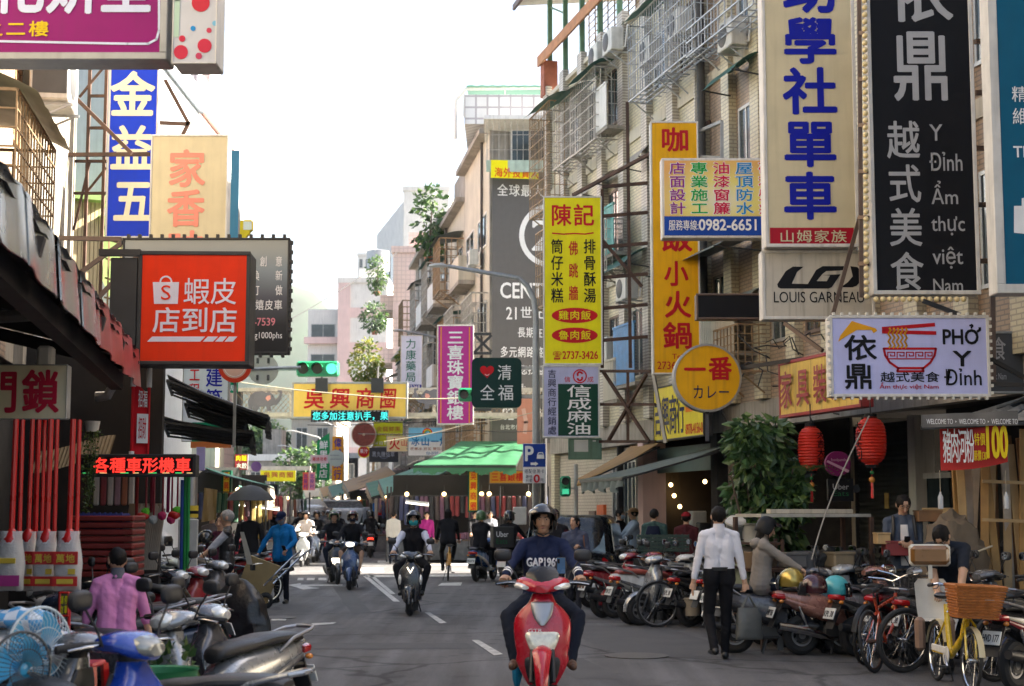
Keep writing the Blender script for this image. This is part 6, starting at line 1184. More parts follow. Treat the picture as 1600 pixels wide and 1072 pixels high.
def stall(label,px,Y,w_,dep,goods,seed,lights=2,rz=0.0,z0=0,hang=True):
 q=P(px,797,Y);t=thing('market_stall',label,'market stall',(q.x,Y,0),rz);rnd=random.Random(seed)
 b=MB();b.bx(-w_/2,w_/2,0,dep,.7,.76,FRAMEB);b.bx(-w_/2,w_/2,.02,.05,.08,.7,mat('stall_cloth',(.12,.13,.15),.9,var=.3));b.out('table',t)
 for sx in(-1,1):
  for y in(.05,dep):b=MB();b.bar((sx*w_/2,y,0),(sx*w_/2,y,2.5),.05,STEEL);b.out('post',t)
 b=MB()
 for k in range(int(w_*7)):
  x,y=rnd.uniform(-w_/2,w_/2),rnd.uniform(.05,dep*.9);m=rnd.choice(goods);h_=rnd.uniform(.06,.22);b.bx(x-.1,x+.1,y-.1,y+.1,.76,.76+h_,m,.03)
 b.out('goods',t)
 if hang:
  b=MB();b.bar((-w_/2,.3,2.2),(w_/2,.3,2.2),.03,STEEL)
  for k in range(int(w_*6)):
   x=-w_/2+w_*(k+.5)/int(w_*6);m=rnd.choice(goods);h_=rnd.uniform(.5,.95);b.bx(x-.07,x+.07,.25,.34,2.16-h_,2.18,m,.03,(0,rnd.uniform(-.06,.06),rnd.uniform(-.4,.4)))
  b.out('hanging_clothes',t)
 b=MB();b.bx(-w_/2,w_/2,dep+.3,dep+.4,0,2.9,DARK);b.out('back_sheet',t)
 for k in range(lights):
  x=-w_/2+w_*(k+.5)/lights;b=MB();b.ell((x,.2,2.25),.07,WARM,8,6);b.tube([(x,.2,2.3),(x,.2,2.55)],.01,BLK,4);b.out('bulb',t)
 return t
GD=[mat('goods_'+str(i),c,.7)for i,c in enumerate(((.22,.03,.035),(.05,.06,.14),(.3,.22,.06),(.15,.07,.12),(.05,.12,.07),(.4,.37,.33),(.03,.03,.035),(.28,.1,.05),(.25,.15,.18)))]
DK=[GD[6],GD[0],GD[3],GD[1],mat('goods_dim',(.08,.06,.06),.8)]
stall('clothes stall with hanging dark garments beneath the bright green awning',692,51.6,3.8,.6,DK,3,3,-.15);stall('jewellery stall front with warm bulbs under the brown board',795,51.2,2.6,.5,DK,4,2,0,hang=True);stall('clothes stall with bright goods beside the parked van',632,61,3.2,2.4,GD,5,3,-.5);stall('fruit stall deep in the right-hand market row',583,70,4,3,GD,6,2,-.6);stall('small stall at the far right market end',530,88,4,3,GD,7,2,-.6)
stall('left-hand stall with folded goods behind the blue shirted man',385,50,3,2,GD,8,2,.5);stall('left-hand clothes stall under the long green awning',335,41,3.0,1.5,GD,9,2,.6);stall('far left-hand stall with warm lights',420,68,4,3,GD,10,2,.6)
for lb,px,py,Y,L in(('long bright tube lamp under the left-hand awning',388,772,44,1.4),('warm tube lamp lowest under the left-hand awning',405,789,47,1.2),('tube lamp under the pale green awning on the right',652,785,48,.7),('warm tube lamp in the left stall beside the hanging plant',173,669,21,.36)):
 q=P(px,py,Y);t=thing('tube_lamp',lb,'lamp',q);b=MB();b.tube([(-L/2,0,0),(L/2,0,-.12*L)],.028,TUBE,8);b.out('tube',t);b=MB();b.bar((-L/2,0,.05),(L/2,0,.05-.12*L),.07,WHITEW);b.out('housing',t)
q=P(391,797,33);t=thing('dress_stand','long black dress hung on a stand under a dark parasol at the left stall','clothes stand',(q.x,33,0));b=MB();b.body([(.35,0,0,.3,.18),(.8,0,0,.24,.14),(1.15,0,0,.17,.1),(1.42,0,0,.22,.1),(1.5,0,0,.06,.06)],cloth('black',(.015,.015,.017)),'z',2.3,18);b.out('dress',t);b=MB()
for s_ in(-1,1):b.tube([(.2*s_,0,1.42),(.28*s_,0,1.1),(.3*s_,.02,.85)],[.07,.06,.07],MATS['cloth_black'],8)
b.out('sleeves',t);b=MB();b.tube([(0,0,0),(0,0,2.3)],.02,STEEL,6);b.out('pole',t);b=MB();b.lathe([(.02,2.25),(.22,2.2),(.42,2.05),(.52,1.92)],TARPK,(0,0,0),'z',10);b.out('parasol',t)
cb=mat('cable_black',(.02,.02,.02),.6);cw=mat('cable_pale',(.5,.42,.3),.7)
for lb,pts,r,m in(('pale cable sagging across the street in front of the yellow market sign',[(330,590,44),(560,618,44),(730,622,44),(850,618,42)],.018,cw),('thin cable crossing above the shaved ice sign',[(600,690,46),(740,660,46),(850,640,44)],.012,cw),('grey power cable sloping down to the distant pink block',[(452,500,90),(560,435,100),(620,395,112)],.03,cb),('cable running level beneath the magenta sign',[(560,678,48),(740,672,47),(850,672,44)],.014,cb),('cable strung over the lime green sign',[(480,664,60),(600,660,60),(720,655,58)],.016,cb)):
 V3=[P(*p)for p in pts];b=MB();fine=[]
 for i in range(len(V3)-1):
  for j in range(6):fine.append(V3[i].lerp(V3[i+1],j/6)-Vector((0,0,.06*sin(pi*j/6))))
 b.tube(fine+[V3[-1]],r,m,5);tag(b.out('cable'),lb,'cable')
rnd=random.Random(5)
for k in range(9):
 x0,y0=rnd.uniform(1120,1260),rnd.uniform(500,640);pts=[P(x0,y0,26)];
 for j in range(7):pts.append(pts[-1]+Vector((rnd.uniform(-.18,.25),rnd.uniform(-.2,.05),rnd.uniform(-.3,.12))))
 b=MB();b.tube(pts,.012,cb,5);tag(b.out('cable'),'loose black cable in the tangle on the wall left of the red framed sign','cable','black cables tangled on the arcade wall')
 # ================================================================ LEFT STALL AND GOODS
TINS=mat('tin_sheet',(.45,.46,.46),.25,.75,var=.3,sc=2.5,bump=.15,bsc=4,streak=.4);FASR=mat('red_fascia',(.32,.06,.06),.35,var=.3,sc=3,streak=.2);PLB=mat('clear_plastic',(.7,.7,.7),.25,var=.1,tr=.25,bump=.5,bsc=18,alpha=.75);REDP=mat('red_plastic',(.5,.012,.012),.3,var=.08,coat=.3)
e0,e1=Vector((-2.62,7.5,3.5)),Vector((-4.42,18.3,3.5));ed=(e1-e0).normalized();en=Vector((-ed.y,ed.x,0))
t=thing('market_roof','tin market roof with dark underside, silver and faded red fascia sheets at the upper left','roof',((e0+e1)/2).to_tuple()[:2]+(0,));q=Vector(t.location)
b=MB();
secs=[[e0+ed*(10.95*i/40)+en*(2.9*j)+Vector((0,0,.06+.75*j+.03*(i%2)))-q for j in(0,.5,1)]for i in range(41)];b.loft(secs,TINS,False,False);secs=[[p-Vector((0,0,.09))for p in s_]for s_ in secs];b.loft(secs,BEAMK,False,False);b.out('tin_sheet',t)  # underside sheet and beams are darker than the tin on top
n=7
for k in range(n):
 a,c=e0+ed*(10.95*k/n),e0+ed*(10.95*(k+1)/n-.03);m=TINS if k<4 else FASR;b=MB();tl=Vector(en)*-.07
 b.quad(a-q-Vector((0,0,.34))+tl*.2,c-q-Vector((0,0,.34))+tl*.2,c-q+Vector((0,0,.1))+tl*-.3,a-q+Vector((0,0,.1))+tl*-.3,m,.012,8,2,lambda u,v:Vector((.02*sin(u*9+k),0,.012*sin(u*7))));b.out('fascia_sheet',t)
for k in range(6):
 a=e0+ed*(10.5*k/5+.2);b=MB();b.bar(a-q-Vector((0,0,.12)),a+en*2.9-q+Vector((0,0,.55)),.1,BEAMK,.14);b.out('rafter',t)
b=MB();b.bar(e0-q+en*.25-Vector((0,0,.28)),e1-q+en*.25-Vector((0,0,.28)),.14,BEAMK,.18);b.bar(e0-q+en*1.4-Vector((0,0,.2)),e1-q+en*1.4-Vector((0,0,.2)),.12,BEAMK);b.out('beam',t)
for Y,o in((18.0,1.7),(12.5,1.9)):a=e0+ed*(Y-7.5)+en*o;b=MB();b.tube([(a.x-q.x,a.y-q.y,0),(a.x-q.x,a.y-q.y,3.4)],.07,BEAMK,8);b.out('post',t)
b=MB();a=P(85,490,13.5)-q;c=P(108,462,14)-q;b.tube([P(-30,497,13)-q,a,P(104,480,13.7)-q,c,P(104,440,14.2)-q],.055,CONC,8);b.tube([P(178,560,18.4)-q,P(178,600,18.4)-q,P(168,618,18.4)-q,P(150,620,18.4)-q],.06,ALU,8);b.out('drainpipe',t)
b=MB();b.bx(-.1,.02,-.08,.08,-.3,.02,WHITEW,.02);b.v=[v+P(80,545,13.2)-q for v in b.v];b.out('camera',t)
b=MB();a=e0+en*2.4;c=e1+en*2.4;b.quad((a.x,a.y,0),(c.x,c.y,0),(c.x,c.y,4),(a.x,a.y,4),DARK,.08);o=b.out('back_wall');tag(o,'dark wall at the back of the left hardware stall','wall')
b=MB();c=e1+Vector((0,1.8,0));b.quad((c.x-2.6,c.y+.3,0),(c.x-.12,c.y,0),(c.x-.12,c.y,3.75),(c.x-2.6,c.y+.3,3.9),DARK,.08);o=b.out('end_shade_sheet');tag(o,'added dark sheet standing for shade at the far end of the left hardware stall','wall')  # added near-black sheet paints the deep shade and hides the cream wall
s=Sign('fringe_canopy','yellowed fringe canopy hung inside the dark left stall','canopy',(60,692,180,728),19.6,0,.05,None,None);b=MB();h=s.W/2;b.loft([[(-h+2*h*k/40,-.15*j+.03*(k%2),s.H*(1-.5*j)-.1*cos(k/40*pi))for k in range(41)]for j in(0,1,2)],mat('fringe',(.2,.15,.08),.8),False,False);b.out('cloth',s.t)
bag_b=[mat('bag_red',(.5,.02,.02),.4),mat('bag_yellow',(.62,.45,.05),.4),mat('bag_purple',(.35,.03,.2),.4)];MOPW=mat('mop_string',(.62,.58,.56),.8,var=.12,sc=30,bump=.6,bsc=60)
for k,(px,Y,wd,lb)in enumerate(((18,11.9,.21,'bagged mop with purple band hanging first from the left edge'),(44,12.5,.16,'narrow bagged mop second from the left edge'),(54,13.3,.16,'bagged mop half hidden behind the second one'),(73,12.2,.19,'bagged mop with red and yellow label third in the front row'),(108,12.0,.21,'bagged mop with red and yellow label nearest the road'))):
 q=P(px,838,Y);t=thing('bagged_mop',lb,'mop',q,0,'bagged mops hanging at the left stall');zb=P(px,922,Y).z-q.z;zt=P(px,655,Y).z-q.z
 b=MB();b.tube([(0,0,0),(.005,0,zt)],.022 if k!=1 else.018,REDP,8);b.tube([(.045,.05,0),(.04,.05,zt)],.016,REDP,8);b.out('handle',t)
 b=MB();b.lathe([(.02,.06),(.05,.02),(wd*.32,-.02),(wd*.3,-.05)],REDP,(0,0,0),'z',14);b.out('mop_head',t)
 b=MB();b.body([(zb+.06,0,0,wd*.42,wd*.28),(zb*.6,0,0,wd*.46,wd*.3),(zb*.25,0,0,wd*.42,wd*.26),(-.03,0,0,wd*.25,wd*.18)],MOPW,'z',2.5,22);b.out('strings',t)
 b=MB();b.body([(zb,0,0,wd*.5,wd*.12),(zb+.08,0,0,wd*.48,wd*.34),(zb*.5,0,0,wd*.52,wd*.36),(-.02,0,0,wd*.4,wd*.28),(.04,0,0,wd*.42,wd*.16)],PLB,'z',2.3,20);b.v=[v*(1+.05*noise.noise(v*18))for v in b.v];bg_=b.out('plastic_bag',t)
 b=MB();y_=-wd*.37
 if k:b.bx(-wd*.45,wd*.45,y_-.004,y_,zb*.52,zb*.28,bag_b[0],.02);write(b,'萬地',-wd*.36,zb*.5,wd*.36,zb*.32,bag_b[1],y_-.008,'h',.04);b.bx(-wd*.45,wd*.45,y_-.004,y_,zb*.92,zb*.74,bag_b[0]);b.bx(-wd*.3,wd*.3,y_-.008,y_-.004,zb*.88,zb*.79,bag_b[1],.01);b.bx(wd*.1,wd*.36,y_-.004,y_,zb*.7,zb*.6,bag_b[1])
 else:b.bx(-wd*.45,wd*.45,y_-.004,y_,zb*.92,zb*.72,bag_b[2]);b.bx(-wd*.3,wd*.3,y_-.006,y_,zb*.5,zb*.4,bag_b[1],.01)
 b.out('label',bg_)
def simple(name,label,cat,px,py,Y,fn,pn='body',rz=0,group=None,ground=False):
 q=P(px,py,Y)
 if ground:q.z=0
 t=thing(name,label,cat,q,rz,group);b=MB();fn(b);b.out(pn,t);return t
def crate(b,w,d,h,m):
 for j in range(5):z=h*j/5;[b.bx(*q,z,z+h/7,m)for q in((-w,w,-d,-d+.015),(-w,w,d-.015,d),(-w,-w+.015,-d,d),(w-.015,w,-d,d))]
 for i in range(9):x=-w+2*w*i/8;b.bx(x-.01,x+.01,-d-.002,-d+.017,0,h,m)
 b.bx(-w,w,-d,d,0,.012,m)
simple('plastic_crate','blue plastic crate perched on the red trays in the left stall','crate',162,829,17.3,lambda b:crate(b,.24,.2,.2,mat('crate_blue',(.02,.04,.2),.5)))
def trays(b):
 for k in range(9):b.bx(-.36+.008*(k%3),.36,-.28,.28,.075*k,.075*k+.06,mat('tray_red',(.17,.018,.014),.45,var=.2),.012)
simple('tray_stack','stack of flat dark red plastic trays in the left stall','trays',165,900,17.2,trays)
b_=MB()
for k,(px,lb)in enumerate(((205,'bundle of flattened cardboard leaning left'),(222,'bundle of flattened cardboard in the middle'),(236,'bundle of flattened cardboard leaning beside the blue pole'))):
 simple('cardboard_bundle',lb+' of the left stall','cardboard',px,890,19,lambda b:[b.bx(-.05+.02*j,-.04+.02*j+.012,-.15,.15,0,.8-.03*(j%3),mat('cardboard_grey',(.28,.24,.19),.85,var=.2),0,(0,.12,.5))for j in range(6)],'sheets',group=None)
for k,(px,py,hc)in enumerate(((228,800,'g'),(240,812,'w'),(254,806,'p'),(268,812,'p'),(277,798,'g'))):
 q=P(px,py,18.6);nm={'g':('lime green and red',(.12,.5,.03)),'w':('grey white',(.4,.42,.4)),'p':('crimson',(.45,.02,.1))}[hc]
 t=thing('duster',nm[0]+' duster on a red pole, %s in the left stall row'%('first','second','third','fourth','last')[k],'duster',q,0,'dusters hanging in the left stall');b=MB();b.ell((0,0,0),(.055,.045,.05),mat('duster_'+hc,nm[1],.8,bump=.6,bsc=40),14,10,disp=.3,dsc=30);
 if hc=='g':b.ell((-.03,-.01,-.05),(.08,.05,.05),REDP,10,8,disp=.3,dsc=30)
 b.out('head',t);b=MB();b.tube([(0,0,.03),(0,0,.62)],.012,mat('pole_crimson',(.25,.01,.03),.4),6);b.out('handle',t)
for px,y0,y1,m,lb in((288,735,892,(.02,.25,.06),'long green pole standing in the left stall'),(293,735,888,(.03,.32,.08),'second long green pole beside the first'),(283,750,890,(.02,.06,.3),'blue pole leaning next to the green poles'),(213,740,805,(.3,.02,.02),'short dark red pole left of the dusters'),(236,738,800,(.2,.01,.03),'dark crimson pole above the grey duster'),(262,738,800,(.25,.02,.1),'thin magenta pole above the crimson dusters')):
 a,c=P(px,y1,18.7),P(px+2,y0,18.5);b=MB();b.tube([a,c],.02,mat('pole_%.2f_%.2f'%m[:2],m,.4),8);tag(b.out('pole'),lb,'pole')
for k in range(6):q=P(150+11*k,752,18.9);simple('hung_packet',('greyish','dull red','pale','brown','orange','white')[k]+' packet hanging in the dark left stall behind the glowing display','packet',150+11*k,790,19.2,lambda b:b.bx(-.035,.035,-.02,.02,0,.45,[GD[5],GD[0],GD[5],GD[8],GD[7],GD[5]][k],.015),group='packets hanging in the left stall')
t=simple('stall_pillar','grey metal clad pillar with a yellow and black striped band on the left','pillar',298,797,21,lambda b:b.tube([(0,0,0),(0,0,2.45)],.085,ALU,14),'shaft',ground=True);b=MB();b.lathe([(.104,1.62),(.104,1.78)],mat('hazard_yellow',(.55,.4,.03),.5),(0,0,0),'z',14);b.lathe([(.106,1.67),(.106,1.71)],SBK,(0,0,0),'z',14);b.out('striped_band',t);b=MB();b.bx(-.13,.13,-.16,-.1,.95,1.6,ACW,.01);b.out('meter_box',t)
simple('lilac_panel','lilac cloth strip hung beside the glowing display','cloth',313,735,22,lambda b:b.bx(-.06,.06,0,.02,0,.33,mat('lilac_cloth',(.35,.33,.6),.7)))
simple('tan_tarpaulin','tan tarpaulin beyond the striped pillar','tarpaulin',326,816,30,lambda b:b.quad((-.14,0,0),(.14,0,.05),(.16,0,.62),(-.1,0,.66),mat('tan_tarp',(.35,.24,.1),.7,trl=.2),.01,6,6,lambda u,v:Vector((0,.04*sin(u*9+v*3),0))))  # plain tan cloth, slightly translucent
t=thing('hanging_plant','trailing green vine hanging in front of the glowing display','plant',P(144,672,17.5));b=MB();zl=P(144,800,17.5).z-t.location.z;rnd=random.Random(3)
for k in range(420):f=rnd.random()**1.5;r_=.1*(1-.6*f);p=Vector((rnd.uniform(-r_,r_)-.03*f,rnd.uniform(-r_,r_),zl*f));d=Vector((rnd.uniform(-1,1),rnd.uniform(-1,1),rnd.uniform(-1.2,.3))).normalized()*.035;s_=d.cross(Vector((rnd.random(),rnd.random(),1))).normalized()*.014;b.add([p,p+d*.5+s_,p+d,p+d*.5-s_],[(0,1,2,3)],rnd.choice(LF[1:]+LY[1:]))
b.out('leaves',t);b=MB();b.lathe([(0,0),(.07,0),(.09,.12)],WHITEW,(0,0,-.02),'z',12)
for k in range(4):b.tube([(.02*k-.03,0,0),(.03*k-.04,.02,zl*.5),(-.03,0,zl*(.7+.08*k))],.004,LF[1],4)
b.out('pot',t)
s=Sign('notice_stand','red framed notice with yellow characters on a thin red stand behind the pink jumper','notice',(93,925,108,963),11.6,0,.02,REDP,mat('notice_dark',(.06,.05,.03),.6),.012);s.text('請勿',95,930,100,960,SYE,'v',.03).text('停車',101,930,106.5,960,SYE,'v',.03);s.done();b=MB()
for x in(-s.W/2,s.W/2):b.tube([(x,.01,-s.o.z),(x,.01,s.H)],.012,REDP,6)
b.out('stand',s.t)
def sack(b,w,d,h,m,seed):b.ell((0,0,h*.5),(w,d,h*.55),m,22,14,disp=.22,dsc=6);b.v=[v+Vector((.03*noise.noise(v*9+Vector((seed,0,0))),0,.03*noise.noise(v*13)))for v in b.v]
CHK=mat('blue_check',(.1,.35,.6),.6);m=CHK;t_=m.node_tree;p_=t_.nodes['Principled BSDF'];ck=t_.nodes.new('ShaderNodeTexChecker');ck.inputs['Scale'].default_value=14;ck.inputs[1].default_value=(.08,.33,.62,1);ck.inputs[2].default_value=(.62,.68,.75,1);tc=t_.nodes.new('ShaderNodeTexCoord');t_.links.new(tc.outputs['Object'],ck.inputs[0]);t_.links.new(ck.outputs[0],p_.inputs['Base Color'])
BAGW=mat('bag_white',(.6,.58,.56),.5,var=.12,bump=.5,bsc=14);BAGP=mat('bag_printed',(.58,.58,.68),.5,var=.3,sc=9,bump=.4,bsc=12)
for nm,lb,px,py,Y,wdh,m,sd in(('checked_bag','blue and white checked cloth bag lying on top of the white sacks',35,985,9.5,(.2,.16,.13),CHK,1),('white_sack','white sack under the checked bag',52,1022,9.6,(.24,.2,.16),BAGW,2),('white_sack','white plastic sack tied up beside the black mirror',95,1012,9.8,(.12,.1,.1),BAGP,3),('printed_bag','white bag with blue print behind the blue scooter',106,1062,9.0,(.13,.1,.22),BAGP,4),('white_sack','lowest white sack behind the blue fan',60,1075,9.5,(.25,.2,.22),BAGW,5),('white_sack','white sack at the very left edge',0,1050,9.4,(.16,.2,.2),BAGW,6)):simple(nm,lb,'bag',px,py,Y,lambda b:sack(b,*wdh,m,sd))
b=MB();b.bx(-3.75,-2.72,9.1,10.2,0,.55,mat('low_bench',(.12,.07,.05),.8));tag(b.out('low_bench'),'low wooden bench carrying the white sacks in the bottom left corner','bench')
def fan(label,px,py,Y,R,yaw,bl,gm):
 t=thing('electric_fan',label,'fan',P(px,py,Y),yaw);b=MB()
 for k in range(40):
  a=2*pi*k/40;d=Vector((cos(a),0,sin(a)));b.tube([d*.04+Vector((0,-.07,0)),d*R*.7+Vector((0,-.075,0)),d*R+Vector((0,-.02,0)),d*R*.8+Vector((0,.07,0)),d*.05+Vector((0,.08,0))],.0022,gm,4)
 b.torus((0,-.02,0),R,.008,gm,'y',40,6);b.torus((0,-.072,0),R*.55,.003,gm,'y',30,4);b.out('cage',t)
 for k in range(3):
  b=MB();a0=2*pi*k/3;b.loft([[(r*cos(a0+u*1.5),.025-.05*u,r*sin(a0+u*1.5))for u in np.linspace(0,1,9)]for r in(R*.16,R*.45,R*.75,R*.9)],bl,False,False);b.out('blade',t)
 b=MB();b.lathe([(0,-.05),(R*.16,-.045),(R*.2,.02),(R*.22,.2),(0,.24)],bl,(0,0,0),'y',20);b.out('motor',t);b=MB();b.tube([(0,.12,0),(0,.12,-t.location.z+.04)],.025,WHITEW,8);b.lathe([(.2,0),(.2,.03),(.05,.06)],WHITEW,(0,.12,-t.location.z),'z',20);b.out('stand',t)
FBL=mat('fan_blue',(.03,.3,.55),.35,var=.05,coat=.3);fan('pale caged fan with sky blue blades, turned to the road',57,1018,8.6,.24,radians(62),FBL,mat('fan_wire_pale',(.5,.58,.62),.4));fan('darker caged fan in front of the blue bladed fan',28,1045,8.2,.19,radians(55),FBL,mat('fan_wire_dark',(.04,.05,.06),.4))
t=simple('green_tub','round green plastic tub behind the blue scooter','tub',245,1075,9.3,lambda b:b.lathe([(0,-.2),(.2,-.2),(.23,.1),(.245,.11),(.235,.09),(.21,-.18)],mat('tub_green',(.02,.16,.06),.4),(0,0,0),'z',28),'tub');t=simple('red_stool','red plastic stool beside the printed bag','stool',118,1080,9.2,lambda b:[b.bx(-.14,.14,-.14,.14,.14,.17,REDP,.01)]+[b.bar((sx*.13,sy*.13,.15),(sx*.17,sy*.17,-.45),.035,REDP)for sx in(-1,1)for sy in(-1,1)],'stool')
t=thing('potted_plants','low green potted plant behind the silver scooter seat','plant',P(262,1055,10.6));b=MB();leaves(b,(0,0,.06),(.2,.15,.14),220,.1,LF[1:],.2,77,-.4);b.out('foliage',t);b=MB();b.lathe([(0,-.2),(.1,-.2),(.14,.02)],MATS['terracotta'],(0,0,0),'z',14);b.out('pot',t)
def cover(label,px,py,Y,rx,ry,h,rz,sd):
 q=G(px,py);t=thing('covered_motorbike',label,'covered motorbike',q,rz);b=MB();n,m_=40,14;secs=[]
 for j in range(m_):
  f=j/(m_-1);ring=[]
  for k in range(n):
   a=2*pi*k/n;fl=1+.13*abs(sin(a*7+sd+f*2))*(1-f)+.05*noise.noise(Vector((cos(a)*3+sd,sin(a)*3,f*5)));prof=(1-f**3.2*.97)**.5 if f<1 else.02;hump=1-.22*sin(a)*f
   ring.append((rx*prof*cos(a)*fl,ry*prof*sin(a)*fl,.05+(h-.05)*f*hump+.03*noise.noise(Vector((cos(a)*2,sin(a)*2+sd,f*4)))))
  secs.append(ring)
 b.loft(secs,mat('rain_cover',(.014,.014,.016),.32,var=.3,sc=4,bump=.7,bsc=7),True);b.out('rain_cover',t);b=MB();b.torus((0,-ry*.5,.09),.2,.05,RUB,'x',20,6);b.out('wheel',t)
 b=MB();b.bx(rx*.93,rx*.95,-.03,.03,.45,.62,mat('lime_tag',(.15,.6,.1),.5));b.out('tag',t)
cover('motorbike under a crumpled black rain cover with a lime tag, nearest the road',352,1000,20,.27,.66,.72,radians(62),1);cover('long motorbike under a black rain cover behind the grey scooter',285,985,22,.27,.85,.9,radians(75),5)
q=G(395,945);t=thing('hand_truck','aluminium hand truck carrying a cardboard sheet, held by the man in blue','hand truck',q);b=MB();wh_=[P(412,915,27.5)-q,P(466,862,27.3)-q]
for d in(Vector((0,0,0)),Vector((.12,.35,.02))):b.tube([wh_[0]+d,wh_[0].lerp(wh_[1],.85)+d,wh_[1]+d+Vector((.06,0,.02))],.018,CHR,8)
for f in(.15,.45,.8):b.tube([wh_[0].lerp(wh_[1],f),wh_[0].lerp(wh_[1],f)+Vector((.12,.35,.02))],.014,CHR,6)
b.out('frame',t)
for d in(0,.4):
 b=MB();c=P(415,931,27.5+d)-q;c.z=.13;b.torus((c.x,c.y,.13),.1,.035,RUB,'x',20,8);b.v=[Vector((c.x+(v.y-c.y),c.y+(v.x-c.x),v.z))for v in b.v];b.out('wheel',t)
q2=P(402,915,27.9);t=thing('cardboard_sheet','tan cardboard sheet propped behind the bicycle wheel','cardboard',(q2.x,27.9,0));b=MB();b.bx(-.3,.3,0,.04,.05,.85,mat('cardboard_tan',(.36,.27,.13),.85,var=.12),0,(.1,.35,0));b.out('sheet',t)
# ================================================================ RIGHT PAVEMENT GOODS
awning('shop_awning','long grey-green canvas awning over the drinks shop',[P(1140,693,30.2),rfac(fx(1092,700,0)[0],0,2.93),Vector((1.43,32.5,2.36)),Vector((2.12,29.7,2.36))],TARPD,TARPD,vh=.24)
awning('shop_awning','orange-tan awning behind the grey-green one',[rfac(fx(1030,700,0)[0],0,3.2),rfac(fx(985,700,0)[0],0,3.2),P(903,747,36.6),P(918,747,33.9)],TARPO,TARPO,vh=.12)
t=awning('shop_awning','grey and white striped awning with printed edge above the red banner',[P(1610,615,20.4),P(1640,612,21.8),P(1600,655,18.6),P(1440,662,18.5)][::1],mat('striped_canvas',(.38,.36,.32),.7,var=.35,sc=4,streak=.3),None);s=Sign('welcome_edge',None,None,(1440,648,1592,668),18.45,0,.01,None,None);bpy.data.objects.remove(s.t);s.t=t;off=s.o-Vector(t.location);b=MB();b.quad((-s.W/2,0,0),(s.W/2,0,.03),(s.W/2,0,s.H+.05),(-s.W/2,0,s.H),mat('valance_grey',(.16,.15,.14),.7),.006,14,2,lambda u,v:Vector((0,.03*sin(u*14),0)));b.v=[v+off for v in b.v];b.out('valance',t);s.text('WELCOME TO  ▸  WELCOME TO  ▸  WELCOME TO',1446,655,1588,663,SW,'f',.01,y=-.05);s.L.v=[v+off for v in s.L.v];s.done('valance_lettering')
LANR=mat('lantern_paper',(.62,.03,.012),.5,var=.08,sc=3,trl=.35)
def lantern(label,px,py,Y,rx,h,writing):
 q=P(px,py,Y);t=thing('paper_lantern',label,'lantern',q);n=15;pr=[]
 for k in range(4*n+1):
  f=k/(4*n);z=-h/2+h*f;r=rx*(1-abs(2*f-1)**3.2)**.45 if 0<f<1 else rx*.4;pr.append((max(r,rx*.42)+.006*cos(f*n*2*pi),z))
 b=MB();b.lathe(pr,LANR,(0,0,0),'z',28);b.out('shade',t);b=MB();b.lathe([(0,h/2+.04),(rx*.42,h/2+.04),(rx*.44,h/2-.02)],SBK,(0,0,0),'z',16);b.lathe([(0,-h/2-.04),(rx*.4,-h/2-.04),(rx*.42,-h/2+.02)],SBK,(0,0,0),'z',16);b.out('rim',t)
 b=MB();b.tube([(0,0,h/2),(0,0,h/2+.3)],.008,BLK,5);b.tube([(0,0,-h/2),(0,0,-h/2-.16)],.006,REDP,5);b.ell((0,0,-h/2-.1),.025,mat('bead_green',(.02,.2,.05),.4),8,6);b.ell((0,0,-h/2-.19),.04,mat('bead_gold',(.5,.2,.03),.4),8,6);b.tube([(0,0,-h/2-.22),(0,0,-h/2-.42)],[.016,.02],REDP,8);b.out('tassel',t)
 b=MB()
 for i,ch in enumerate('大吉大利'):
  vs,fs=glyph(ch,.008);zc=h*(.3-.2*i);a0=writing
  b.add([(sin(a0+(x-.5)*.75)*(rx+.012),-cos(a0+(x-.5)*.75)*(rx+.012),zc+(y-.36)*h*.2)for x,y in vs],fs,SBK)
 b.out('lettering',t,smooth=False)
lantern('red paper lantern half behind the bushy plant',1267,701,21,.175,.6,.62);lantern('larger red paper lantern hanging by the slanting rope',1361,689,19.6,.19,.6,-1.15)
b=MB();a,c=P(1358,650,18.6),P(1268,875,17.6);b.tube([a.lerp(c,k/12)-Vector((.1*sin(pi*k/12),0,.1*sin(pi*k/12)))for k in range(13)],.009,mat('rope_grey',(.24,.22,.19),.8),6);tag(b.out('rope'),'pale rope slanting from the lantern down to the parked bikes','rope')
for px,lb in((1470,'water bottle hanging on a string from the red banner, left one'),(1573,'water bottle hanging on a string from the red banner, right one')):
 q=P(px,795,18.4);t=thing('hanging_bottle',lb,'bottle',q);b=MB();b.lathe([(0,0),(.03,0),(.032,.03),(.032,.14),(.012,.18),(.012,.2)],mat('clear_bottle',(.7,.72,.74),.1,var=0,alpha=.55,spec=.7),(0,0,0),'z',14);b.out('bottle',t);b=MB();b.tube([(0,0,.2),(0,0,P(px,735,18.4).z-q.z)],.004,cw,4);b.out('string',t)
q=P(1192,797,21);t=thing('bushy_plant','big bushy plant with drooping glossy leaves in front of the dark arcade','plant',(q.x,21,0));b=MB()
for k,(px,py,r)in enumerate(((1165,678,.3),(1205,690,.36),(1225,735,.34),(1175,730,.36),(1200,775,.42),(1160,775,.3),(1235,790,.3),(1190,815,.42),(1225,840,.32),(1170,840,.28),(1250,760,.2),(1145,690,.14))):
 c=P(px,py,21+.15*(k%3))-Vector(t.location);leaves(b,Vector((c.x*.86,c.y,c.z)),(r*.88,r*.8,r*.95),260,.17,LF,.25,200+k,.9)
b.out('foliage',t);b=MB()
for k in range(5):b.tube([(0,0,.3),(.1*(k-2),.05*k,1.2),(.22*(k-2),.1,2.3)],[.035,.025,.01],BARK,6)
b.out('stems',t);b=MB();b.lathe([(0,.1),(.22,.1),(.28,.5),(.24,.48)],mat('black_pot',(.03,.03,.03),.6),(0,0,0),'z',16);b.out('pot',t)
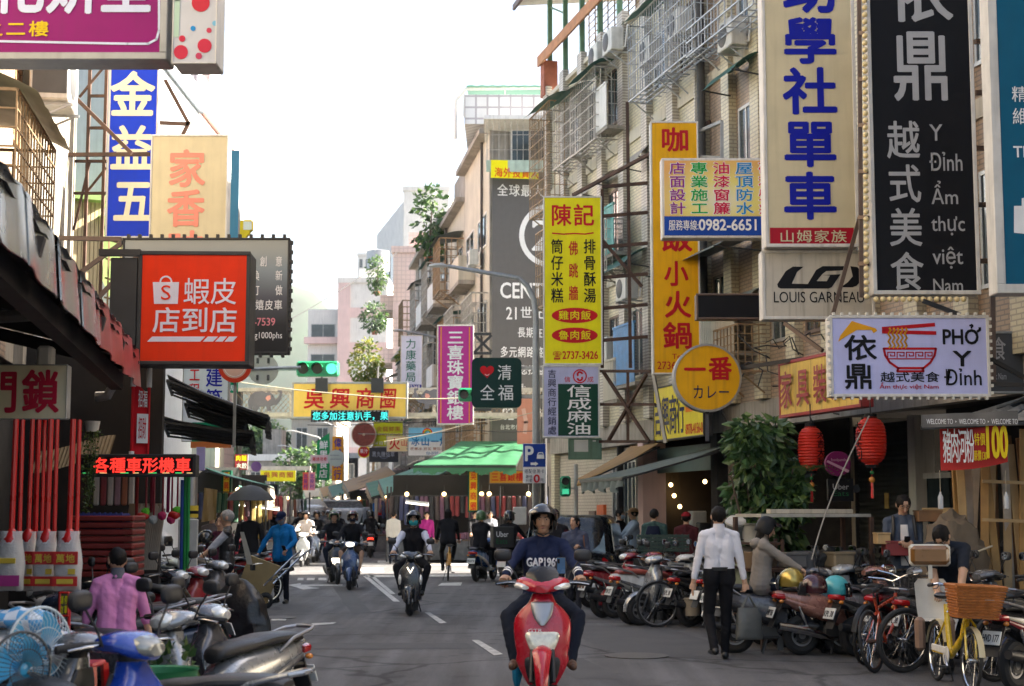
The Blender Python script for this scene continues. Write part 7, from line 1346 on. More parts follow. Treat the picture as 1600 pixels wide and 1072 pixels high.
q=P(1262,745,20.7);t=thing('fern_fronds','fern with arching fronds beside the left lantern','plant',q);b=MB();rnd=random.Random(9)
for k in range(12):
 a=rnd.uniform(-.6,pi+.6);L_=rnd.uniform(.3,.55)
 for j in range(16):
  f=j/15;p=Vector((cos(a)*L_*f,sin(a)*L_*f*.4,.25*sin(f*2.2)*L_-.5*f*f*L_+.1));w_=.06*(1-f)
  for s_ in(-1,1):d=Vector((-sin(a)*s_,.3,-.3)).normalized()*w_;b.add([p,p+d+Vector((cos(a)*.03,0,0)),p+Vector((cos(a)*.03,0,.004))],[(0,1,2)],LF[k%2+1])
b.out('fronds',t)
q0,q1=P(1190,870,19.4),P(1362,850,19.9);t=thing('rusty_rack','rusty slotted steel rack with a worn white top beside the roller shutter','rack',(q0.x,q0.y,0));o_=Vector(t.location);dx=(q1-q0);dx.z=0;L_=dx.length;t.rotation_euler.z=atan2(dx.y,dx.x)
zt=P(1270,803,19.6).z;b=MB();b.bx(0,L_,0,.7,zt-.04,zt,mat('worn_top',(.4,.38,.33),.7,var=.2,streak=.2));b.out('top',t);b=MB();b.bx(.3,L_*.95,.3,.42,zt+.005,zt+.06,CREAM);b.out('plank',t)
for x in(0,L_):
 for y in(0,.7):b=MB();b.bx(x-.025,x+.025,y-.025,y+.025,0,zt-.04,RUST);b.out('leg',t)
for z in(.5,.95):b=MB();b.bx(0,L_,0,.7,z,z+.04,RUST);b.out('shelf',t)
rnd=random.Random(21)
for k in range(14):
 x=.1+(L_-.2)*(k%7)/6;z=(.54,.99)[k//7];nm,lb=(('tool_box','tool box'),('metal_pan','metal pan'),('rag_heap','heap of rags'),('cardboard_box','cardboard box'),('paint_tin','paint tin'),('wood_offcut','wood offcut'),('plastic_tray','plastic tray'))[(k*3)%7]
 p=Matrix.Rotation(t.rotation_euler.z,3,'Z')@Vector((x,.25+.1*(k%3),z))+o_;lvl=('lower','upper')[k//7];tt=thing(nm,'dusty %s on the %s shelf of the rusty rack'%(lb,lvl),nm.replace('_',' '),p,t.rotation_euler.z);b=MB();m=rnd.choice((mat('dusty_grey',(.16,.15,.14),.8),mat('dusty_brown',(.18,.12,.07),.8),mat('dusty_dark',(.05,.05,.05),.7),mat('dusty_tan',(.3,.23,.14),.8)))
 if k%3==0:b.bx(-.15,.15,-.14,.14,0,.18,m,.02);b.bx(-.16,.16,-.15,.15,.16,.2,m,.01)
 elif k%3==1:b.lathe([(0,0),(.13,0),(.15,.2),(.14,.21),(.12,.03)],m,(0,0,0),'z',18);b.torus((0,0,.2),.14,.008,STEEL,'z',18,5)
 else:b.ell((0,0,.1),(.2,.16,.12),m,16,10,disp=.5,dsc=9)
 b.out('body',tt)
BUCK=mat('bucket_white',(.55,.53,.47),.5,var=.2,sc=5,streak=.3)
def bucket(label,px,py,Y,r,h,m,tilt=0,lid=False):
 q=P(px,py,Y);t=thing('paint_bucket',label,'bucket',q);t.rotation_euler.x=tilt;b=MB();b.lathe([(0,0),(r*.88,0),(r,h),(r*.95,h),(r*.85,.02)],m,(0,0,0),'z',20);b.torus((0,0,h*.93),r*1.0,.012,m,'z',20,6);b.out('pail',t)
 if lid:b=MB();b.lathe([(0,h+.015),(r*1.03,h+.015),(r*1.05,h-.02)],BUCK,(0,0,0),'z',20);b.out('lid',t)
 b=MB();b.tube([(r*cos(a),r*.3,h*.9+r*.8*sin(a))for a in[pi*k/10 for k in range(11)]],.005,STEEL,5);b.out('handle',t)
for q in(('lidded pale bucket tilted on top of the bucket shelf',1148,838,20.3,.13,.22,mat('bucket_grey',(.2,.21,.2),.4),.5,True),('white paint bucket beside the tilted one',1172,848,20.2,.12,.25,BUCK),('dirty bucket on the middle of the bucket shelf',1160,880,20.1,.13,.22,mat('bucket_dirty',(.3,.26,.2),.7,streak=.4)),('dirty bucket right of the middle bucket',1188,882,20.1,.12,.2,MATS['bucket_dirty']),('tall greenish bucket on the bottom of the bucket shelf',1160,915,20,.13,.28,mat('bucket_green',(.33,.36,.24),.6)),('pale bucket on the bottom beside the greenish one',1184,915,20,.12,.28,BUCK),('pale bucket standing on the kerb behind the black bicycle',1082,962,23,.12,.26,MATS['bucket_dirty'])):bucket(*q)
b=MB();t=thing('bucket_shelf','rusty slotted shelf holding paint buckets right of the white shirted man','shelf',(P(1172,797,20.2).x,20.0,0));
for z in(.68,.98,1.28):b.bx(-.32,.35,-.15,.35,z,z+.03,RUST)
b.out('shelf',t)
for x in(-.32,.35):
 for y in(-.15,.35):b=MB();b.bx(x-.02,x+.02,y-.02,y+.02,0,1.35,RUST);b.out('leg',t)
WD=[mat('timber_yellow',(.36,.2,.06),.6,var=.25,sc=3),mat('timber_tan',(.42,.28,.13),.65,var=.25,sc=3),mat('timber_pale',(.45,.38,.3),.7,var=.2),mat('timber_brown',(.2,.1,.04),.65,var=.25)]
rnd=random.Random(8)
for k in range(17):
 px=1502+7.5*k;Y=19.3+.12*(k%4);q=P(px,797,Y);zt=P(px,690+rnd.uniform(-8,22),Y).z;t=thing('timber_plank',('honey yellow','tan','pale grey','brown')[k%4]+' plank leaning upright among the timber at the right edge','plank',(q.x,Y,.12),rnd.uniform(-.3,.3),'planks leaning at the right edge');t.rotation_euler.x=rnd.uniform(-.1,.02);t.rotation_euler.y=rnd.uniform(-.05,.05);b=MB();b.bx(-.05,.05,-.015,.015,0,zt,WD[(k*5)%4],.004);o=b.out('board',t)
for k in range(6):px=1478+6*k;q=P(px,797,20.3);zt=P(px,715+5*k,20.3).z;t=thing('wall_plank','pale board leaning behind the red banner','plank',(q.x,20.3,.12),0,'pale boards leaning behind the red banner');t.rotation_euler.x=-.12;t.rotation_euler.y=.12;b=MB();b.bx(-.03,.03,-.015,.015,0,zt,WD[2]);b.out('board',t)
for z0,lb in((752,'upper timber rail nailed across the planks'),(812,'lower timber rail nailed across the planks')):a,c=P(1535,z0,19.15),P(1640,z0+4,19.15);b=MB();b.bar(a,c,.04,WD[1]);tag(b.out('timber_rail'),lb,'rail')
q=P(1494,862,18.8);t=thing('covered_heap','heap of goods under a crumpled brown cloth behind the bent repairman','heap',(q.x,18.9,.12));b=MB();zt=P(1488,803,18.8).z;b.ell((0,0,zt*.42),(.43,.3,zt*.52),mat('brown_cloth',(.14,.105,.07),.85,var=.2,bump=.7,bsc=10),44,26,disp=.16,dsc=7);b.v=[v+Vector((.03*noise.noise(v*7),0,.03*noise.noise(v*11)))for v in b.v];b.out('cloth',t);b=MB();b.tube([(-.4,-.22,zt*.5),(0,-.33,zt*.62),(.4,-.22,zt*.7)],.012,cw,6);b.out('rope',t)
for lb,px,py,Y,w_,h_,m in(('small cardboard box behind the man with the phone',1378,850,19.2,.16,.12,WD[1]),('wooden box on top of the covered heap',1450,815,19.3,.3,.12,WD[3]),('red lidded box on the ground beside the shutter',1400,868,19.2,.3,.16,mat('dull_red_box',(.22,.03,.03),.6)),('flat timber box with tools above the covered heap',1465,806,19.5,.32,.08,WD[1])):
 q=P(px,py,Y);t=thing('box',lb,'box',q);b=MB();b.bx(-w_/2,w_/2,-.12,.12,0,h_,m,.006);b.out('carton',t);b=MB();b.bx(-w_/2-.005,w_/2+.005,-.125,.125,h_,h_+.02,m);b.out('lid',t)
t=thing('tyre_heap','heap of worn black tyres beside the repairman at the right edge','tyres',G(1575,968));b=MB()
for k in range(6):b.torus((.12*(k%3)-.1,.1*(k%2),.25+.18*k),.26,.045,RUB,'xzy'[k%2],26,8)
b.out('tyres',t);t['kind']='stuff'
simple('plastic_crate','dark green crate on the pavement in front of the drinks shop','crate',1035,862,26.5,lambda b:crate(b,.42,.25,.3,mat('crate_dark_green',(.03,.06,.05),.5)))
t=simple('folding_table','small folding table with boxes outside the drinks shop','table',1085,797,27,lambda b:b.bx(-.4,.4,-.25,.25,.78,.81,BUCK),'top',ground=True)
for sx in(-1,1):
 for sy in(-1,1):b=MB();b.tube([(sx*.36,sy*.2,.1),(sx*.36,sy*.2,.78)],.015,STEEL,6);b.out('leg',t)
 # ================================================================ PEOPLE, SCOOTERS, BICYCLES, CARS
def hdg(x,y):return-atan2(x,y)
C=lambda n,h,k=1.0:cloth(n,tuple(min(.75,v*k)for v in hx(h)))
BLKC=C('charcoal','1c1c20');NAVYC=C('navy','161c30');JEAN=C('dark_jeans','1c2230');TRS=C('black_trousers','17171b');WHT=C('white_shirt','d8d8ee');
HB=mat('helmet_black',(.014,.014,.016),.22,var=.1,coat=.5);HDG=mat('helmet_dark_grey',(.04,.04,.042),.3,coat=.4);HRD=mat('helmet_maroon',(.12,.02,.035),.2,.3,coat=.6);HWH=mat('helmet_white',(.6,.6,.58),.3,coat=.4);HGR=mat('helmet_green',(.05,.12,.04),.3,var=.5,sc=14,coat=.4)
HOODM=C('beige_hoodie','8c857d');RIDE=dict(pelvis=(0,-.33,.86),lean=6,hands=((-.32,.2,1.01),(.32,.2,1.01)),feet=((-.17,.2,.39),(.17,.2,.39)),knee=((-.5,1,.3),(.5,1,.3)),elbow=((-1,-.4,-.6),(1,-.4,-.6)))
def rider(slabel,plabel,px,py,Y,hd,sk,pk,dz=0.0):
 q=Vector((P(px,797,Y).x,Y,.004));rz=hdg(*hd);s_=scooter(slabel,q,rz,**sk)if sk is not None else None;a=dict(RIDE);a.update(pk);top,legs=a.pop('top'),a.pop('legs');return s_,person(plabel,q,rz,top,legs,**a)
RED=paint('red',(.46,.008,.022));
q=Vector((P(848,797,14.15).x,14.15,.004));hz=hdg(-.03,-1)
hs=scooter('bright red scooter ridden straight towards the viewer with a big apron headlight',q,hz,RED,head='apron',screen=True,steer=-.05,big=1.1,aw=1.13,lensm=mat('headlight_lens_warm',(.72,.70,.58),.12,.2,var=.3,sc=18,coat=.6))
b=MB();b.body([(.66,0,.55,.02,.012),(.73,0,.53,.07,.014),(.82,0,.5,.09,.014),(.84,0,.49,.08,.008)],ALU,'z',2.2,14);b.out('silver_badge',hs)
b=MB();write(b,'GTR',-.05,.61,.06,.635,SW,-.0,'f',.02);o=b.out('apron_lettering',hs,smooth=False);o.location=(.06,.575,.0);o.rotation_euler=(0,0,pi)
ho,hi=person('young man in navy sweatshirt and open black helmet riding the bright red scooter',q,hz,C('navy_sweat','1a2340'),JEAN,h=1.76,skin=SKIN2,helm='half',helmm=HB,hair='short',pelvis=(0,-.36,.9),lean=3,hands=((-.36,.22,1.085),(.36,.22,1.085)),feet=((-.25,.2,.4),(.25,.2,.4)),knee=((-1.15,1,.3),(1.15,1,.3)),elbow=((-1,-.35,-.75),(1,-.35,-.75)),vox=.009,shoe=mat('shoe_brown',(.12,.06,.035),.5),hem=.14,bulk=1.04)
Rz=Matrix.Rotation(hz,3,'Z');me=ho.data;bvh=None
from mathutils.bvhtree import BVHTree
def decal(ob,info,txt,zc,w_,h_,m,bold=.05):
 bv=BVHTree.FromPolygons([v.co for v in ob.data.vertices],[p.vertices for p in ob.data.polygons]);b=MB();cx=info['sh']-info['ld']*zc;write(b,txt,-w_/2,-h_/2,w_/2,h_/2,m,0,'f',bold)
 nv=[]
 for v in b.v:
  o_=cx+Vector((-v.x,0,v.z))+info['fw']*.6;r_=bv.ray_cast(o_,-info['fw']);nv.append((r_[0]+info['fw']*(.006-v.y))if r_[0]else o_-info['fw']*.45)
 b.v=nv;b.out('shirt_print',ob,smooth=False)
decal(ho,hi,'GAP1969',.155,.30,.075,pc('print_white','e8e8ec'),.06)
for e in[x for x in hi['S']if x[0]=='hand']:
 _,i,el,wr,s_=e;d=(wr-el).normalized();b=MB()
 for f in(.035,.075):p=wr-d*f;b.tube([p-d*.01,p+d*.01],[.0455,.0435],pc('print_white','e8e8ec'),14,False)
 b.out('sleeve_stripe',ho)
b=MB();b.bx(-.04,.04,-.008,.008,-.075,.075,BLK,.006);b.bx(-.036,.036,.008,.011,-.07,.07,mat('phone_blue',(.05,.14,.28),.25));b.bx(.012,.032,.01,.014,.02,.06,SBK,.003);ph=b.out('phone',None);ph.location=q+Rz@Vector((-.165,.12,1.22));ph.rotation_euler.z=hz;tag(ph,'blue backed phone clamped to the red scooter handlebar','phone');b=MB();b.tube([(0,-.01,-.07),(.02,-.02,-.16),(.03,0,-.2)],.014,BLK,6);b.bx(-.05,.05,-.02,-.008,-.04,.04,BLK,.005);b.out('mount',ph)
b=MB();b.tube([(.03,.1,.06),(.0,.08,-.0),(-.11,.02,-.25),(-.2,-.06,-.45)],.013,BLK,6);
t=simple('blue_bag','bright blue bag hanging at the footboard of the red scooter','bag',808,1040,14.3,lambda b:b.ell((0,0,0),(.05,.12,.2),C('bag_blue','1a78a8'),14,10,disp=.15),'bag')
GREYB=paint('graphite',(.03,.033,.04),.3)
s_,_=rider('dark grey scooter with a lit V-shaped lamp, ridden by the masked man','masked man in black vest over white sleeves riding the dark grey scooter',645,955,26.2,(.0,-1),dict(p1=GREYB,head='none',mirrors=True),dict(top=C('pale_sleeves','c8ccdc'),legs=TRS,vest=BLKC,helm='half',helmm=HDG,mask=cloth('teal_mask',(.05,.42,.45)),knee=((-.7,1,.3),(.7,1,.3))))
b=MB();b.prism([(-.06,.78),(0,.68),(.06,.78),(.045,.79),(0,.71),(-.045,.79)],.535,.55,HON,'y');b.out('v_lamp',s_)
rider('dark scooter with one lit lamp beside the blue scooter','bareheaded looking man in black printed top and camouflage helmet on the dark scooter',524,905,36.8,(.22,-1),dict(p1=GREYB,head='apron',lit=True),dict(top=BLKC,legs=JEAN,helm='half',helmm=HGR))
rider('glossy blue scooter with a lit head lamp riding towards the viewer','rider in black with dark mask and red visored helmet on the blue scooter',550,917,34.4,(.04,-1),dict(p1=paint('steel_blue',(.035,.07,.17),.3),head='bar',lit=True,screen=False),dict(top=BLKC,legs=C('tan_shorts','3a2c26'),short=.9,helm='half',helmm=HRD,mask=cloth('dark_mask',(.03,.03,.05))))
rider('white scooter with a bright lamp behind the man in blue','rider in pale jacket with open black helmet on the white scooter',477,882,48,(.0,-1),dict(p1=paint('white',(.6,.6,.58)),head='bar',lit=True),dict(top=C('pale_jacket','d0c4bc'),legs=JEAN,helm='half',helmm=HB))
rider('silver scooter with a bright lamp behind the white one','rider in dark jacket with black helmet following the white scooter',494,876,52,(.03,-1),dict(p1=paint('silver_blue',(.3,.34,.42),.4),head='bar',lit=True),dict(top=BLKC,legs=JEAN,helm='half',helmm=HDG))
rider('dark scooter with glowing tail light riding away past the van','rider in black jacket seen from behind with glowing tail light below',579,868,57,(-.1,1),dict(p1=BLKG,tlit=True),dict(top=BLKC,legs=JEAN,helm='half',helmm=HB))
rider('white and blue scooter with plate, ridden away from the viewer at the crossing','rider in black hooded jacket with green patterned helmet seen from behind',757,905,38.2,(.32,1),dict(p1=paint('pearl_blue',(.05,.15,.4)),p2=paint('white',(.6,.6,.58)),plate='MFA0750',tlit=False,tailrail=BLK),dict(top=BLKC,legs=TRS,helm='half',helmm=HGR))
s_,_=rider('delivery scooter carrying a black food box at the crossing','delivery rider in black sweater with big white letters and black helmet',800,900,36,(.25,1),dict(p1=BLKG,tlit=True),dict(top=BLKC,legs=TRS,helm='half',helmm=HB))
q=Vector(s_.location);t=thing('delivery_box','black food delivery box with white lettering strapped behind the delivery rider','delivery box',q+Vector((-.22,-.95,.88)),.18);b=MB();b.bx(-.24,.24,-.22,.22,0,.46,mat('box_black',(.02,.02,.02),.7),.02,(0,0,0));b.out('case',t);b=MB();write(b,'Uber',-.17,.24,.1,.36,SW,-.226,'f',.01);write(b,'Eats',-.17,.09,.08,.2,MATS['sign_dull_green'],-.226,'f',.01);b.out('lettering',t,smooth=False)
b=MB();b.bx(-.235,.235,-.215,.215,.455,.47,MATS['box_black'],.005);b.out('lid',t)
q=Vector((P(700,797,38.6).x,38.6,.004));rz=hdg(-.05,1)
bicycle('orange-yellow shared bicycle ridden away from the viewer',q,rz,paint('orange_bike',(.55,.25,.02)),fender=mat('fender_orange',(.5,.22,.02),.4),fs=1.3)
person('cyclist all in black seen from behind on the orange-yellow bicycle',q,rz,BLKC,TRS,pelvis=(0,-.24,.95),lean=12,hands=((-.28,.2,.98),(.28,.2,.98)),feet=((-.12,.02,.3),(.12,-.1,.55)),knee=((-.2,1,.2),(.2,1,.2)),bulk=1.08,hair='bob',elbow=((-1,-.3,-.3),(1,-.3,-.3)))
q=G(1114,1024);q.y=18.1;rz=hdg(-.06,1)
po,pi_=person('man in white shirt and black trousers walking away with a grey bag',Vector((q.x,q.y,.0)),rz,WHT,TRS,h=1.74,feet=((-.1,-.2,.16),(.08,.1,.085)),toe=(0,0),hands=((-.31,-.02,.84),(.31,-.05,.8)),sleeve=1.78,hem=-.02,vox=.009,lean=1,side=1,head=(2,-.12),collar=WHT,elbow=((-.8,-1,0),(.8,-1,0)),grip=(0,1))
b=MB();b.lathe([(.128,0),(.13,.04)],mat('belt_black',(.012,.012,.012),.35),(0,0,0),'z',24);b.v=[Vector((v.x*1.28,v.y*.84,v.z))+pi_['pel']+Vector((0,0,.085))for v in b.v];b.out('belt',po)
hw=po.location+Matrix.Rotation(rz,3,'Z')@Vector((.31,-.06,.72));t=thing('carrier_bag','grey translucent carrier bag in the right hand of the white shirted man','bag',hw+Vector((.02,0,0)),.2);b=MB();b.body([(-.48,0,0,.15,.05),(-.44,0,0,.155,.07),(-.25,0,0,.15,.07),(-.12,0,0,.13,.04)],mat('bag_grey',(.11,.115,.11),.45,var=.2,bump=.6,bsc=12,alpha=.93),'z',3,18);b.v=[v+Vector((.012*noise.noise(v*14),.012*noise.noise(v*17),0))for v in b.v];b.out('bag',t);b=MB()
for y in(-.03,.03):b.tube([(-.09,y,-.13),(-.03,y*.5,-.02),(0,0,.03),(.03,y*.5,-.02),(.09,y,-.13)],.009,MATS['bag_grey'],6)
b.out('handles',t)
q=G(899,962);pw,iw=person('woman in grey-blue turtleneck and dark trousers with a shoulder bag walking towards the viewer',q,hdg(-.15,-1),C('grey_blue_knit','4a5064'),C('grey_trousers','30323a'),h=1.6,hair='tail',feet=((-.06,.1,.085),(.07,-.1,.1)),hands=((-.1,.2,1.12),(.26,.02,.78)),head=(-3,.5),collar=C('grey_blue_knit','4a5064'),shoe=mat('shoe_white',(.55,.54,.5),.6))
b=MB();b.tube([iw['sh']+Vector((-.14,.02,.04)),iw['sh']+Vector((-.17,.13,-.2)),iw['sh']+Vector((-.2,.12,-.48))],.012,mat('strap_brown',(.16,.07,.04),.6),6);b.v=[Matrix.Rotation(pw.rotation_euler.z,3,'Z')@v+q for v in b.v];b.v=b.v;b.bx(0,0,0,0,0,0,BLK)if 0 else None
c=Matrix.Rotation(pw.rotation_euler.z,3,'Z')@(iw['sh']+Vector((-.22,.12,-.55)))+q;t=thing('shoulder_bag','small black shoulder bag on a brown strap worn by the woman in grey-blue','bag',c);b.v=[v-c for v in b.v];b.out('strap',t);b=MB();b.bx(-.1,.1,-.04,.04,-.1,.08,mat('leather_black',(.015,.015,.016),.4),.03);b.out('pouch',t)
q=G(864,958);q=Vector((P(866,797,26.2).x,26.2,0));pm,im=person('man in maroon jacket over black shirt holding a red paper cup',q,hdg(.1,-1),C('maroon_jacket','4a1c26'),JEAN,h=1.72,hands=((-.12,.26,1.08),(.27,.05,.8)),glasses=True,vest=BLKC,bulk=1.03)
cq=q+Matrix.Rotation(pm.rotation_euler.z,3,'Z')@Vector((-.1,.34,1.1));t=thing('paper_cup','red and white paper cup in the hand of the man in maroon','cup',cq);b=MB();b.lathe([(0,-.05),(.03,-.05),(.04,.07)],REDP,(0,0,0),'z',14);b.out('cup',t);b=MB();b.lathe([(0,.085),(.035,.085),(.042,.07)],SW,(0,0,0),'z',14);b.out('lid',t)
q=G(440,943);bl,bi=person('man in bright blue jacket and navy cap looking at his phone beside the hand truck',q,hdg(-.3,-1),C('bright_blue','1470b0'),C('navy_trousers','14161f'),h=1.68,head=(28,.1),helm='cap',helmm=C('cap_navy','121a38'),hands=((-.22,.28,1.0),(.42,.12,.93)),mask=cloth('grey_mask',(.25,.27,.3)),hem=.16,bulk=1.1,elbow=((-1,-.4,-.3),(1,-.3,.1)),feet=((-.12,.05,.085),(.12,-.05,.085)),hairm=HAIRG)
def phone_at(ob,off,label):
 p=Vector(ob.location)+Matrix.Rotation(ob.rotation_euler.z,3,'Z')@Vector(off);b=MB();b.bx(-.036,.036,-.006,.006,-.07,.07,SBK,.006);b.bx(-.033,.033,-.008,-.005,-.064,.064,glow('phone_screen',(.5,.6,.8),.05));o=b.out('phone');o.location=p;o.rotation_euler=(radians(-40),0,ob.rotation_euler.z);tag(o,label,'phone')
phone_at(bl,(-.2,.36,1.02),'black phone in the right hand of the man in blue')
q=Vector((P(356,797,23).x,23,0));person('grey haired man in black padded vest over a white shirt, seen from the side',q,hdg(-1,-.15),C('white_sleeve','b8bcc8'),TRS,h=1.7,vest=mat('padded_black',(.02,.02,.022),.4,bump=.4,bsc=9),hairm=HAIRG,hands=((-.15,.42,.98),(.2,.42,.98)),sleeve=1.2,bulk=1.08)
q=Vector((-3.1,12.3,0));pk,ik_=person('short haired woman in a pink jumper with grey collar seen from behind between parked scooters',q,hdg(-.25,1),C('pink_jumper','c67fae',1.05),C('dark_slacks','15151a'),h=1.41,lean=8,hands=((-.29,.05,.62),(.29,.1,.60)),sleeve=1.35,collar=C('grey_collar','5a5c66'),vox=.008,head=(6,-.35),bulk=1.1,hem=.2,elbow=((-1,-.5,0),(1,-.5,0)),skin=SKIN)
q=rfac(fx(1410,860,1.0)[0],1.0,.12);q=Vector((P(1410,797,19.4).x,19.4,.12));ob,inf=person('young man in open grey denim shirt over a white tee reading his phone',q,hdg(-.1,-1),C('grey_denim','4a5260'),C('dark_chinos','1a1a1e'),h=1.78,head=(26,-.1),hands=((-.06,.3,1.2),(.09,.3,1.2)),vest=None,glasses=True,hem=.2,vox=.009);phone_at(ob,(.01,.38,1.23),'phone held in both hands of the young man in grey denim')
b=MB();
for s_ in(-1,1):b.tube([inf['sh']+Vector((.12*s_,-.07,.03)),inf['sh']+Vector((.125*s_,.06,.05)),inf['sh']+Vector((.13*s_,.13,-.1)),inf['sh']+Vector((.15*s_,.1,-.26))],.022,BLK,8)
b.body([(.85,0,-.19,.15,.07),(1.1,0,-.2,.17,.1),(1.4,0,-.17,.13,.07)],BLKC,'z',3,14);t=thing('backpack','black backpack worn by the young man in grey denim','backpack',q,ob.rotation_euler.z);b.out('bag',t)
b=MB();b.body([(.92,0,.118,.05,.012),(1.1,0,.125,.055,.012),(1.3,0,.125,.05,.014),(1.42,0,.1,.045,.012)],C('white_tee','d8d4d0'),'z',2.5,12);b.out('tee_front',ob)
q=Vector((P(1492,797,16.6).x,16.6,0));ob,inf=person('bespectacled man in dark grey tee bending over the parked bicycles',q,hdg(-.45,-1),C('dark_grey_tee','262a33'),TRS,h=1.76,lean=34,pelvis=(.1,-.25,.9),hands=((-.1,.52,.80),(.1,.5,.72)),head=(62,.25),glasses=True,sleeve=.85,bulk=1.18,vox=.009)
b=MB();b.tube([inf['sh']+Vector((-.13,-.02,.05)),inf['sh']+Vector((-.05,.13,-.05)),inf['pel']+Vector((.12,.15,.2))],.02,BLK,6);b.out('sling_strap',ob)
q=Vector((P(1226,797,18.9).x,18.9,0));rz=hdg(1,-.1);scooter('grey scooter under the helmeted woman in the beige hoodie',q,rz,paint('dull_grey',(.1,.1,.11)));a=dict(RIDE);hw_,hn=person('woman in beige hoodie with a matt black helmet sitting on a scooter',q,rz,C('beige_hoodie','8c857d'),JEAN,h=1.6,helm='half',helmm=mat('helmet_matt',(.012,.012,.013),.5,spec=.2),hair='long',head=(22,0),pelvis=(0,-.3,.86),lean=4,hands=((-.2,.22,.98),(.2,.22,.98)),feet=RIDE['feet'],collar=C('beige_hoodie','8c857d'),bulk=1.28,hem=.16)
b=MB();b.ell(hn['nk']+Vector((0,-.085,-.06)),(.15,.08,.075),HOODM,16,10,disp=.15,dsc=9);b.out('hood',hw_)
q=Vector((P(1022,797,27.5).x,27.5,.12));ob,inf=person('man in green jacket with dark backpack standing at the drinks shop, seen from behind',q,hdg(.2,1),C('teal_jacket','3a5250'),JEAN,h=1.6,bulk=1.08);b=MB();b.body([(.9,0,-.18,.13,.06),(1.15,0,-.19,.14,.08),(1.32,0,-.16,.1,.06)],NAVYC,'z',3,14);b.out('bag',thing('backpack','navy backpack on the man at the drinks shop','backpack',q,ob.rotation_euler.z))
q=Vector((P(968,797,33.5).x,33.5,0));person('masked person in black tee behind the dark van',q,hdg(1,-.6),BLKC,JEAN,h=1.72,sleeve=.8,mask=cloth('pale_mask',(.4,.5,.6)),hands=((-.15,.4,1.0),(.2,.4,1.0)))
q=Vector((P(990,797,32.6).x,32.6,0));person('person in light denim jacket and tan cap behind the parked scooters',q,hdg(-1,-.3),C('light_denim','8a9cb4'),C('jeans_blue','4a5a78'),h=1.74,helm='cap',helmm=C('cap_tan','a8845c'),hands=((-.1,.42,1.02),(.15,.4,1.0)))
for px,Y,top,legs,lb,kw in((1072,29,C('wine_top','4a1f24'),TRS,'customer in wine red top with a cap inside the drinks shop',dict(helm='cap',helmm=C('cap_red','8a1a20'))),(666,50,C('magenta_top','8c1e6a'),TRS,'woman in magenta top bending at the clothes stall',dict(hair='bun',lean=12)),(615,50,C('white_hoodie','c8c4bc'),JEAN,'person in white hoodie with a dark cross strap seen from behind',dict()),(648,50.5,BLKC,JEAN,'shopper in black with a white cap at the clothes stall',dict(helm='cap',helmm=HWH)),(742,50.2,BLKC,TRS,'woman in black with a bun serving at the jewellery stall',dict(hair='bun',hands=((-.2,.4,.95),(.2,.4,.95)))),(766,50.4,C('grey_top','8a8c94'),JEAN,'long haired woman in grey behind the jewellery counter',dict(hair='long')),(430,60,BLKC,JEAN,'distant pedestrian in black behind the man in blue',dict()),(345,25,C('plum_top','4a2034'),TRS,'person in plum top half hidden behind the grey haired man',dict(h=1.6)),(332,32,C('taupe_top','5a5050'),TRS,'person in taupe with a hood at the left stall',dict(helm='cap',helmm=C('taupe_cap','8a807c'))),(520,70,C('red_vest','b0281c'),JEAN,'distant person in a red vest in the market lane',dict()),(536,66,BLKC,JEAN,'distant person in black in the market lane',dict()),(505,78,C('grey_coat','6a6a6c'),JEAN,'distant person in grey coat in the market lane',dict()),(455,72,C('cream_top','b0a898'),JEAN,'distant person in cream top on the left of the lane',dict())):
 q=Vector((P(px,797,Y).x,Y,0));a=dict(h=1.66);a.update(kw);person(lb,q,hdg(.2 if px>600 else-.1,1 if px in(615,648,1072,430)else-1),top,legs,**a)
for px,Y,lb,pm_,tp in((468,60,'distant scooter with lit lamp on the left of the lane',BLKG,BLKC),(512,64,'distant red scooter with lit lamp in the middle of the lane',RED,C('grey_coat','6a6a6c')),(528,58,'distant white scooter with lit lamp right of the middle',paint('white',(.6,.6,.58)),BLKC),(448,74,'farthest scooter with lit lamp before the white truck',BLKG,NAVYC)):
 rider(lb,'helmeted rider on the '+lb.replace(' with lit lamp',''),px,0,Y,(.03,-1),dict(p1=pm_,lit=True),dict(top=tp,legs=JEAN,helm='half',helmm=HB if px%8 else HWH))
q=Vector((P(773,797,50.6).x,50.6,.4));t=thing('vest_mannequin','small mannequin in an orange and lime vest on the jewellery stall','mannequin',q);b=MB();b.body([(.3,0,0,.11,.07),(.5,0,0,.1,.07),(.75,0,0,.13,.08),(.82,0,0,.05,.05),(.86,0,0,.04,.04)],mat('vest_orange',(.6,.18,.03),.6),'z',2.3,14);b.out('torso',t);b=MB();b.body([(.45,0,-.005,.112,.075),(.55,0,-.005,.115,.078)],mat('vest_lime',(.4,.6,.05),.6),'z',2.3,14);b.tube([(-.13,0,.75),(-.22,0,.9),(-.26,0,1.02)],.03,mat('mannequin_pink',(.6,.25,.22),.6),8);b.ell((0,0,.95),(.07,.08,.1),MATS['mannequin_pink'],12,8);b.out('head',t);b=MB();b.tube([(0,0,-.4),(0,0,.3)],.03,STEEL,8);b.out('stand',t)
